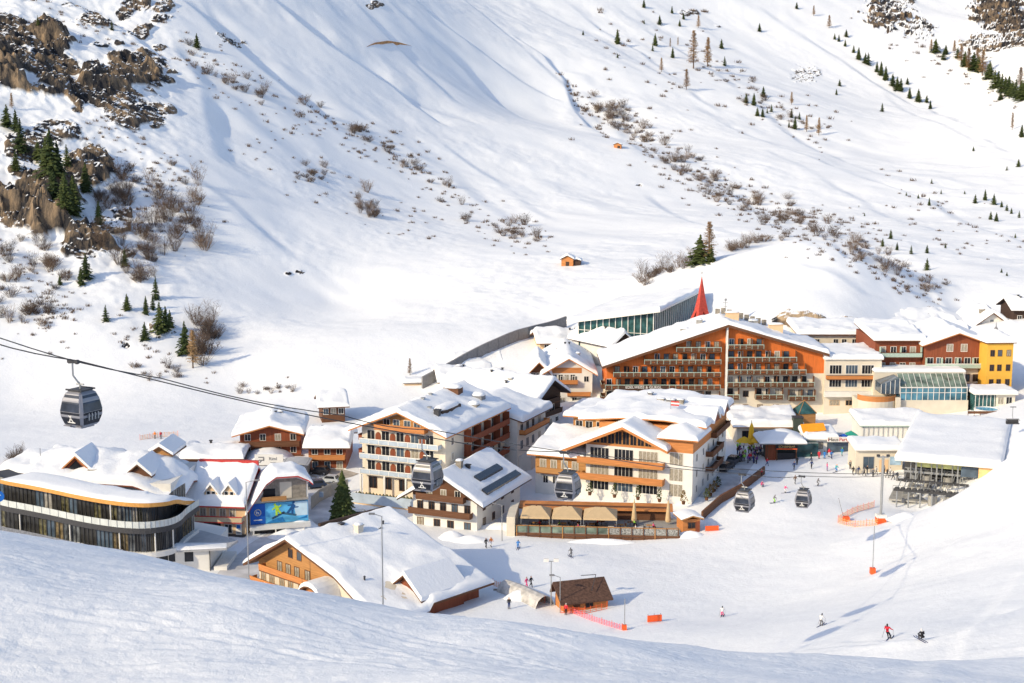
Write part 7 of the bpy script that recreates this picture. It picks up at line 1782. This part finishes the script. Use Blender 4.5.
b.r.location = g + Vector((-1.6, 0, -.2)); b.part(MB().box(1.8, 3.2, -.05, -.01, 0, 1.3), 'door', W_DARK)
def dam():
    pts = [ground(x, y) for x, y in ((366, 47), (375, 44.5), (388, 43.5), (400, 44.5), (413, 46.5))]; o = pts[2]; m = MB(); n = len(pts); hs = [.1, 1.0, 1.5, 1.1, .1]
    for p, h in zip(pts, hs):
        q = p - o; m.v += [(q.x, q.y - .3, q.z - .6), (q.x, q.y + .2, q.z + h), (q.x, q.y + 1.5, q.z + h), (q.x, q.y + 2, q.z - .6)]
    for k in range(n - 1):
        a, b = 4 * k, 4 * k + 4; m.f += [(a, b, b + 1, a + 1), (a + 1, b + 1, b + 2, a + 2), (a + 2, b + 2, b + 3, a + 3)]
    m.mi = [0] * len(m.f); q = m.build('earth_bank', mat('bare_earth', (.40, .21, .09), .9, .4, .8, .4), None, loc=o); prop(q, 'arched strip of bare orange brown earth high on the open slope', 'earth bank')
dam()
# ================================================================== vegetation
def leaf_mat(name, c0, c1):
    m, nt, b = newmat(name); N, L = nt.nodes, nt.links
    oi = N.new('ShaderNodeObjectInfo'); tc = N.new('ShaderNodeTexCoord'); nz = N.new('ShaderNodeTexNoise'); nz.inputs['Scale'].default_value = .9; nz.inputs['Detail'].default_value = 3
    L.new(tc.outputs['Object'], nz.inputs[0]); ad = N.new('ShaderNodeMath'); ad.operation = 'MULTIPLY_ADD'; ad.inputs[1].default_value = .35; L.new(oi.outputs['Random'], ad.inputs[0]); L.new(nz.outputs[0], ad.inputs[2])
    cr = N.new('ShaderNodeValToRGB'); cr.color_ramp.elements[0].position = .4; cr.color_ramp.elements[1].position = .9; cr.color_ramp.elements[0].color = c0 + (1,); cr.color_ramp.elements[1].color = c1 + (1,)
    L.new(ad.outputs[0], cr.inputs[0]); L.new(cr.outputs[0], b.inputs['Base Color']); b.inputs['Roughness'].default_value = .8; b.inputs['Specular IOR Level'].default_value = .15
    return m
NEEDLE = leaf_mat('fir_needles', (.022, .038, .016), (.075, .095, .03)); BARK = mat('bark', (.10, .065, .045), .9, .3, 3)
LARCHM = leaf_mat('larch_twigs', (.17, .10, .055), (.36, .235, .12)); TWIG = leaf_mat('shrub_twigs', (.07, .052, .045), (.20, .14, .10))
def fir_mesh(seed, h=10.0, rad=2.1, lev=26, br=9, ragged=.35, clump=5):
    rr = random.Random(seed); m = MB()
    for i in range(lev):
        t = min(1, max(0, (i + rr.uniform(-.4, .4)) / (lev - 1))); z = h * (.06 + .92 * t); R_ = rad * (1 - t) ** .85 * (1 - .25 * (t < .08)) + .12
        for k in range(br if t < .8 else max(4, br - 3)):
            a = 2 * math.pi * (k + rr.random()) / br + i; L_ = R_ * (1 - ragged * rr.random()); droop = .30 + .25 * rr.random()
            for c in range(clump):
                s0 = c / clump; s = L_ * (s0 + .25); w = (.16 + .30 * L_ * (1 - s0 * .55)) * (.7 + .6 * rr.random()); ln = L_ / clump * 1.9
                da = rr.uniform(-.35, .35); ca, sa = math.cos(a + da * s0), math.sin(a + da * s0)
                zz = z - droop * s + rr.uniform(-.12, .12) * h / 10; x, y = ca * s, sa * s
                m.add([(x - sa * w, y + ca * w, zz - .14), (x + sa * w, y - ca * w, zz - .14), (x + ca * ln, y + sa * ln, zz - .28 * ln), (x, y, zz + .22)], [(0, 2, 3), (2, 1, 3)])
    m.add([(-.12, 0, h * .9), (.12, 0, h * .9), (0, 0, h * 1.02), (0, .12, h * .9)], [(0, 1, 2), (1, 3, 2), (3, 0, 2)])
    return m.mesh('crown', NEEDLE)
def larch_mesh(seed, h=10.0, rad=2.2, lev=30):
    rr = random.Random(seed); m = MB()
    for i in range(lev):
        t = i / (lev - 1); z = h * (.16 + .8 * t); R_ = rad * (1 - t) ** .7 + .15
        for k in range(6):
            a = rr.uniform(0, 6.28); L_ = R_ * rr.uniform(.5, 1); ca, sa = math.cos(a), math.sin(a); e = Vector((ca * L_, sa * L_, z + rr.uniform(-.1, .35) * L_))
            m.tube((0, 0, z), e, .035, .012, n=3, cap=False)
            for q in range(11):
                u = rr.uniform(.2, 1); p = Vector((0, 0, z)).lerp(e, u); d = Vector((rr.uniform(-1, 1), rr.uniform(-1, 1), rr.uniform(-.8, .3))) * .5
                m.add([tuple(p), tuple(p + d), tuple(p + d * .6 + Vector((.10, .07, .08)))], [(0, 1, 2)])
    return m.mesh('crown', LARCHM)
def shrub_mesh(seed, n=34, h=2.2, spread=1.0):
    rr = random.Random(seed); m = MB()
    for i in range(n):
        a = rr.uniform(0, 6.28); r0 = rr.uniform(0, .35); tilt = rr.uniform(.1, .8) * spread; b = Vector((r0 * math.cos(a), r0 * math.sin(a), -.15)); L_ = h * rr.uniform(.5, 1)
        e = b + Vector((math.cos(a) * tilt, math.sin(a) * tilt, 1)).normalized() * L_; m.tube(b, e, .018, .008, n=3, cap=False)
        for q in range(4):
            u = rr.uniform(.35, .95); p = b.lerp(e, u); d = Vector((rr.uniform(-1, 1), rr.uniform(-1, 1), rr.uniform(.2, 1.2))).normalized() * L_ * .32; m.tube(p, p + d, .011, .006, n=3, cap=False)
            p2 = p + d * .5; d2 = Vector((rr.uniform(-1, 1), rr.uniform(-1, 1), rr.uniform(.0, 1))).normalized() * L_ * .18; m.tube(p2, p2 + d2, .009, .005, n=3, cap=False)
    return m.mesh('bare_shrub', TWIG)
FIRS = [fir_mesh(1, rad=2.2, ragged=.55, br=8), fir_mesh(2, rad=2.6, ragged=.7, br=8), fir_mesh(3, rad=1.8, lev=30, ragged=.65, br=8), fir_mesh(4, rad=2.3, lev=20, ragged=.75, br=7)]
BIGFIR = fir_mesh(5, rad=2.9, lev=44, br=13, clump=7, ragged=.5)
LARCHES = [larch_mesh(11), larch_mesh(12, rad=2.6), larch_mesh(13, rad=1.7)]
SHRUBS = [shrub_mesh(21), shrub_mesh(22, spread=1.5, h=1.8), shrub_mesh(23, n=22, spread=.6, h=2.6), shrub_mesh(24, n=46, spread=1.8, h=1.5)]
TRUNK = MB().tube((0, 0, -1.0), (0, 0, 9.4), .22, .04, n=7).mesh('trunk', BARK)
rt = random.Random(99)
def tree(px, base, h, label, kind='fir', group=None, wid=1.0, mesh=None):
    g = ground(px, base); s = h / ppm(px, base, g.y) / 10.0
    t = root('fir_tree' if kind == 'fir' else 'larch_tree', label, 'fir' if kind == 'fir' else 'larch', g - Vector((0, 0, .15)), rt.uniform(0, 6.28), group)
    t.scale = (s * wid, s * wid, s)
    meshobj('trunk', TRUNK, t); meshobj('crown', mesh or rt.choice(FIRS if kind == 'fir' else LARCHES), t)
ORD = ['first', 'second', 'third', 'fourth', 'fifth', 'sixth', 'seventh', 'eighth', 'ninth', 'tenth', 'eleventh', 'twelfth', 'thirteenth', 'fourteenth', 'fifteenth', 'sixteenth', 'seventeenth', 'eighteenth', 'nineteenth', 'twentieth']
def cluster(items, where, group, kind='fir', wid=1.0, what='dark fir'):
    items = sorted(items); 
    for i, (x, y, h) in enumerate(items):
        lab = f'{what} {where}' if len(items) == 1 else f'{ORD[i]} {what} from the left {where}'
        tree(x, y, h, lab, kind, group if len(items) > 1 else None, wid)
tree(343, 524, 56, 'big dark green conifer standing between the sports shop and the balcony hotel', wid=.92, mesh=BIGFIR)
tree(410, 375, 18, 'slim tan larch beside the lower end of the avalanche wall', 'larch', wid=.8)
cluster([(7,127,23),(16,131,22),(21,152,34),(16,170,20),(38,160,20)], 'on the upper left rock ledge', 'firs on the upper left rock ledge', wid=1.3)
cluster([(46,166,29),(51,176,47),(58,177,36),(67,166,22),(54,201,32),(65,208,36),(74,215,40),(86,192,30)], 'in the dark clump on the left cliff', 'firs in the dark clump on the left cliff', wid=1.3)
cluster([(99,226,26)], 'standing alone just right of the lower left cliff', None)
cluster([(81,285,19),(86,279,27),(60,285,11)], 'below the lower left cliff', 'firs below the lower left cliff', wid=1.1)
cluster([(125,266,19)], 'half hidden among the tall bare shrubs of the left spur', None)
cluster([(106,321,17),(127,310,17),(145,340,19)], 'scattered above the left meadow', 'short firs above the left meadow', wid=1.25, what='short fir')
cluster([(156,299,24),(153,309,16),(146,314,19)], 'in the upper group on the left spur end', 'firs in the upper group on the left spur end')
cluster([(160,333,32),(166,331,26),(170,327,18)], 'in the dense middle group on the left spur end', 'firs in the dense middle group on the left spur end', wid=1.15)
cluster([(185,354,34)], 'lowest on the left spur, beside a tan larch', None, wid=1.1)
tree(193, 368, 40, 'tan larch beside the lowest fir of the left spur', 'larch')
cluster([(197,48,15),(112,30,10),(38,25,10)], 'scattered on the snow above the left cliffs', 'firs above the left cliffs', wid=1.2, what='small dark fir')
tree(12, 108, 16, 'pale larch on the ledge under the big brown cliff', 'larch')
def z7(l): return [(680 + x / 2.846, y / 2.846, h / 2.846) for x, y, h in l]
def z8(l): return [(680 + x / 2.977, 160 + y / 2.977, h / 2.977) for x, y, h in l]
def z6(l): return [(340 + x / 2.847, y / 2.847, h / 2.847) for x, y, h in l]
cluster(z7([(118,138,28),(127,187,28),(226,90,25),(332,25,20),(10,55,20)]), 'scattered on the upper slope right of the middle', 'firs scattered on the upper middle slope', wid=1.2)
cluster(z7([(38,195,110),(78,190,85),(18,255,60),(52,80,38)]), 'in the grey larch group on the upper slope', 'larches on the upper middle slope', 'larch', .9, 'bare grey larch')
cluster(z7([(237,275,30),(188,293,28),(210,300,36),(220,330,26),(235,333,26),(260,318,22),(248,322,15)]), 'in the cluster below the grey larches', 'firs in the cluster below the grey larches', wid=1.3)
cluster(z7([(317,335,25),(340,340,22),(327,368,38),(310,362,18)]), 'in the small group beside two leaning larches', 'firs beside the two leaning larches', wid=1.15)
cluster(z7([(360,375,48),(395,385,52),(317,298,38)]), 'among the small firs right of the middle', 'larches among small firs right of the middle', 'larch', .9, 'brown larch')
cluster(z7([(454,245,20),(445,270,18),(575,318,26)]), 'of three isolated ones on the open right slope', 'isolated firs on the open right slope', wid=1.3)
cluster(z7([(424,80,38),(380,45,30)]), 'near the top edge right of the middle', 'larches at the top right', 'larch', 1, 'orange larch')
cluster(z7([(440,112,18),(452,118,20),(473,105,22),(470,132,20),(494,150,22),(508,170,36),(535,185,36),(527,180,30),(560,205,30),(572,215,40),(585,228,40),(605,245,36),(618,258,40),(628,260,38),(653,280,32),(678,290,38),(702,292,22),(712,310,25),(647,240,20)]), 'in the diagonal row on the right mountainside', 'firs in the diagonal row on the right mountainside', wid=1.35)
cluster(z7([(727,150,40),(750,170,30),(756,155,28),(790,165,32),(810,190,44),(835,200,52),(850,205,44),(880,225,52),(895,250,50),(905,248,46),(915,262,52),(925,262,44),(935,272,56),(945,275,46),(955,278,52),(970,288,60),(978,280,54),(912,285,25)]), 'in the dense belt at the right edge', 'firs in the dense belt at the right edge', wid=1.7)
cluster(z7([(715,145,34),(780,150,36),(800,180,52),(820,202,66),(860,215,74),(845,195,60),(968,250,60)]), 'in the dense belt at the right edge', 'larches in the dense belt at the right edge', 'larch', 1.2, 'rust brown larch')
cluster(z7([(835,430,14),(963,475,24),(930,485,14),(972,390,36)]), 'of the isolated ones near the right edge', 'isolated firs near the right edge', wid=1.4)
tree(680 + 945 / 2.846, 370 / 2.846, 18, 'thin bare larch left of the right edge, above isolated firs', 'larch', wid=.8)
cluster(z7([(716,522,15),(743,552,14),(709,585,24),(678,565,14),(644,557,12),(810,552,11),(525,615,10),(509,590,8)]), 'of the tiny ones dotted on the gentle right slope', 'tiny firs on the gentle right slope', wid=1.2, what='tiny fir')
cluster(z7([(840,578,26),(868,570,32),(893,582,32),(915,590,20),(930,600,20),(943,608,18),(965,620,22),(884,625,25),(900,630,27)]), 'in the row leading to the right edge', 'firs in the row leading to the right edge', wid=1.2)
cluster(z8([(627,235,30),(603,257,26),(646,268,25),(688,280,28),(735,277,26),(735,328,38)]), 'in the loose group behind the snow knoll', 'firs in the loose group behind the snow knoll', wid=1.15)
cluster(z8([(790,262,16),(998,232,15),(957,335,15),(973,345,14)]), 'of the tiny ones low on the right', 'tiny firs low on the right', wid=1.2, what='tiny fir')
tree(700, 264, 30, 'broad dark green pine on the left shoulder of the snow knoll', wid=1.9, mesh=FIRS[1])
tree(709, 262, 42, 'tall tan larch behind the broad pine on the left shoulder of the knoll', 'larch', wid=1.1)
tree(711, 262, 18, 'small green pine between the broad pine and the bare shrubs on the knoll', wid=1.6)
cluster(z6([(865,22,25),(945,38,22),(910,70,28),(790,125,42),(692,100,15),(866,68,13),(897,130,36),(890,145,20),(947,165,32),(790,165,14),(967,75,20)]), 'scattered on the upper slope in the middle', 'firs scattered on the upper slope in the middle', wid=1.15)
cluster(z6([(940,135,28),(915,205,42),(962,130,26)]), 'among the scattered firs of the upper middle slope', 'larches among scattered firs of the upper middle slope', 'larch', .8, 'bare larch')
# shrubs
def shrubs(n, line=None, ell=None, width=10, size=(4, 9), label='', group='', tall=1.0, seed=0):
    rr = random.Random(seed)
    for i in range(n):
        if line:
            seg = [math.hypot(line[k + 1][0] - line[k][0], line[k + 1][1] - line[k][1]) for k in range(len(line) - 1)]; u = rr.random() * sum(seg); k = 0
            while u > seg[k] and k < len(seg) - 1: u -= seg[k]; k += 1
            f = u / seg[k]; x = line[k][0] + f * (line[k + 1][0] - line[k][0]); y = line[k][1] + f * (line[k + 1][1] - line[k][1]); x += rr.gauss(0, width * .6); y += rr.gauss(0, width * .45)
        else:
            a = rr.uniform(0, 6.28); q = math.sqrt(rr.random()); x = ell[0] + ell[2] * q * math.cos(a); y = ell[1] + ell[3] * q * math.sin(a)
        g = ground(x, y); s = rr.uniform(*size) / ppm(x, y, g.y) / 2.0
        me = rr.choice(SHRUBS)
        o = meshobj('bare_shrub', me, None, g, rr.uniform(0, 6.28)); o.scale = (s * 1.2, s * 1.2, s * tall); prop(o, label, 'shrub', group)
shrubs(80, [(592,102),(640,138),(690,172),(720,190),(770,212),(800,222)], width=17, size=(5, 12), label='low bare brown shrub in the diagonal thicket band right of the alpine hut', group='shrubs in the diagonal thicket band', seed=1)
shrubs(36, [(800,218),(850,245),(895,270),(930,292)], width=10, size=(6, 12), label='bare brown shrub along the gully behind the snow knoll', group='shrubs behind the snow knoll', seed=2)
shrubs(34, [(345,130),(385,148),(430,178),(470,215),(540,240)], width=10, size=(5, 12), label='bare shrub in the thin line crossing the left middle slope', group='shrubs crossing the left middle slope', seed=3)
shrubs(72, None, (152, 222, 60, 62), size=(7, 17), label='tall bare shrub in the shaded thicket on the left spur', group='shrubs in the shaded left thicket', tall=1.3, seed=4)
shrubs(16, None, (207, 340, 18, 26), size=(10, 18), label='tall bare shrub right of the lowest fir on the left spur', group='shrubs right of the lowest left fir', tall=1.3, seed=5)
shrubs(36, None, (28, 285, 40, 45), size=(7, 16), label='bare shrub on the snowy bank at the left edge below the cliffs', group='shrubs at the left edge below the cliffs', tall=1.2, seed=6)
shrubs(20, [(185,38),(215,75),(262,100),(325,112)], width=10, size=(5, 11), label='bare shrub on the shaded rib right of the upper left cliffs', group='shrubs right of the upper left cliffs', seed=7)
shrubs(12, None, (310, 172, 20, 10), size=(5, 10), label='bare shrub in the small patch above the left middle meadow', group='shrubs above the left middle meadow', seed=8)
shrubs(14, None, (368, 205, 12, 14), size=(5, 11), label='tall bare shrub in the compact brown clump left of the middle', group='shrubs in the compact brown clump', tall=1.3, seed=9)
shrubs(18, [(628,285),(650,275),(672,268),(690,262)], width=7, size=(6, 14), label='brown shrub above the roof of the glass hall', group='shrubs above the glass hall', tall=1.1, seed=10)
shrubs(14, [(715,255),(745,246),(790,238),(800,232)], width=4, size=(6, 14), label='brown shrub along the crest of the snow knoll', group='shrubs along the knoll crest', tall=1.1, seed=11)
shrubs(16, [(730,85),(760,100),(800,125),(815,130)], width=16, size=(4, 8), label='low shrub on the upper right slope near the fir clusters', group='shrubs on the upper right slope', seed=12)
shrubs(10, [(225,390),(260,392),(300,388)], width=6, size=(4, 8), label='low shrub poking from the flat meadow behind the guesthouse', group='shrubs on the flat meadow', seed=13)
shrubs(10, None, (150, 372, 40, 10), size=(5, 10), label='bare shrub at the foot of the left bank above the meadow', group='shrubs at the foot of the left bank', seed=14)
shrubs(8, None, (15, 460, 14, 8), size=(6, 13), label='bare shrub beside the round pavilion at the left edge', group='shrubs beside the round pavilion', tall=1.2, seed=15)

# small scrub tips and stones that nobody could count
def scrub():
    rr = random.Random(77); m = MB()
    B_ = [(420, [(592,102),(640,138),(690,172),(720,190),(770,212),(800,222),(850,245),(900,275),(935,295)], 22), (150, [(345,130),(400,155),(460,210),(540,240)], 20), (90, [(690,40),(760,100),(830,135)], 26),
          (60, [(860,0),(900,40),(960,70),(1020,95)], 18), (110, [(170,40),(230,80),(300,115),(340,125)], 24), (150, [(90,130),(150,170),(180,230)], 30), (120, [(5,240),(60,300),(40,340)], 26), (50, [(240,140),(320,180),(420,230)], 26),
          (40, [(600,0),(640,60),(700,110)], 30), (40, [(560,70),(585,110),(610,140)], 5), (30, [(120,330),(170,370),(330,400)], 16), (50, [(880,180),(940,215),(1015,250)], 22), (60, [(0,20),(60,20),(150,30)], 26), (40,[(820,215),(880,235),(960,240)],16)]
    for n, line, wd in B_:
        for i in range(n):
            k = rr.randrange(len(line) - 1); f = rr.random(); x = line[k][0] + f * (line[k + 1][0] - line[k][0]) + rr.gauss(0, wd * .6); y = line[k][1] + f * (line[k + 1][1] - line[k][1]) + rr.gauss(0, wd * .5)
            g = _ground(x, y, base_h); g.z = hz(g.x, g.y); s = rr.uniform(1.2, 4.5) / ppm(x, y, g.y)
            for q in range(22):
                a = rr.uniform(0, 6.28); r = rr.uniform(0, .9) * s; b = g + Vector((r * math.cos(a), r * math.sin(a), -.1)); e = b + Vector((rr.uniform(-.5, .5) * s, rr.uniform(-.5, .5) * s, rr.uniform(.4, 1) * s)); w_ = .06 * s + .012
                m.add([tuple(b - Vector((w_, 0, 0))), tuple(b + Vector((w_, 0, 0))), tuple(e)], [(0, 1, 2)])
    o = m.build('low_scrub', TWIG); o['kind'] = 'stuff'
scrub()
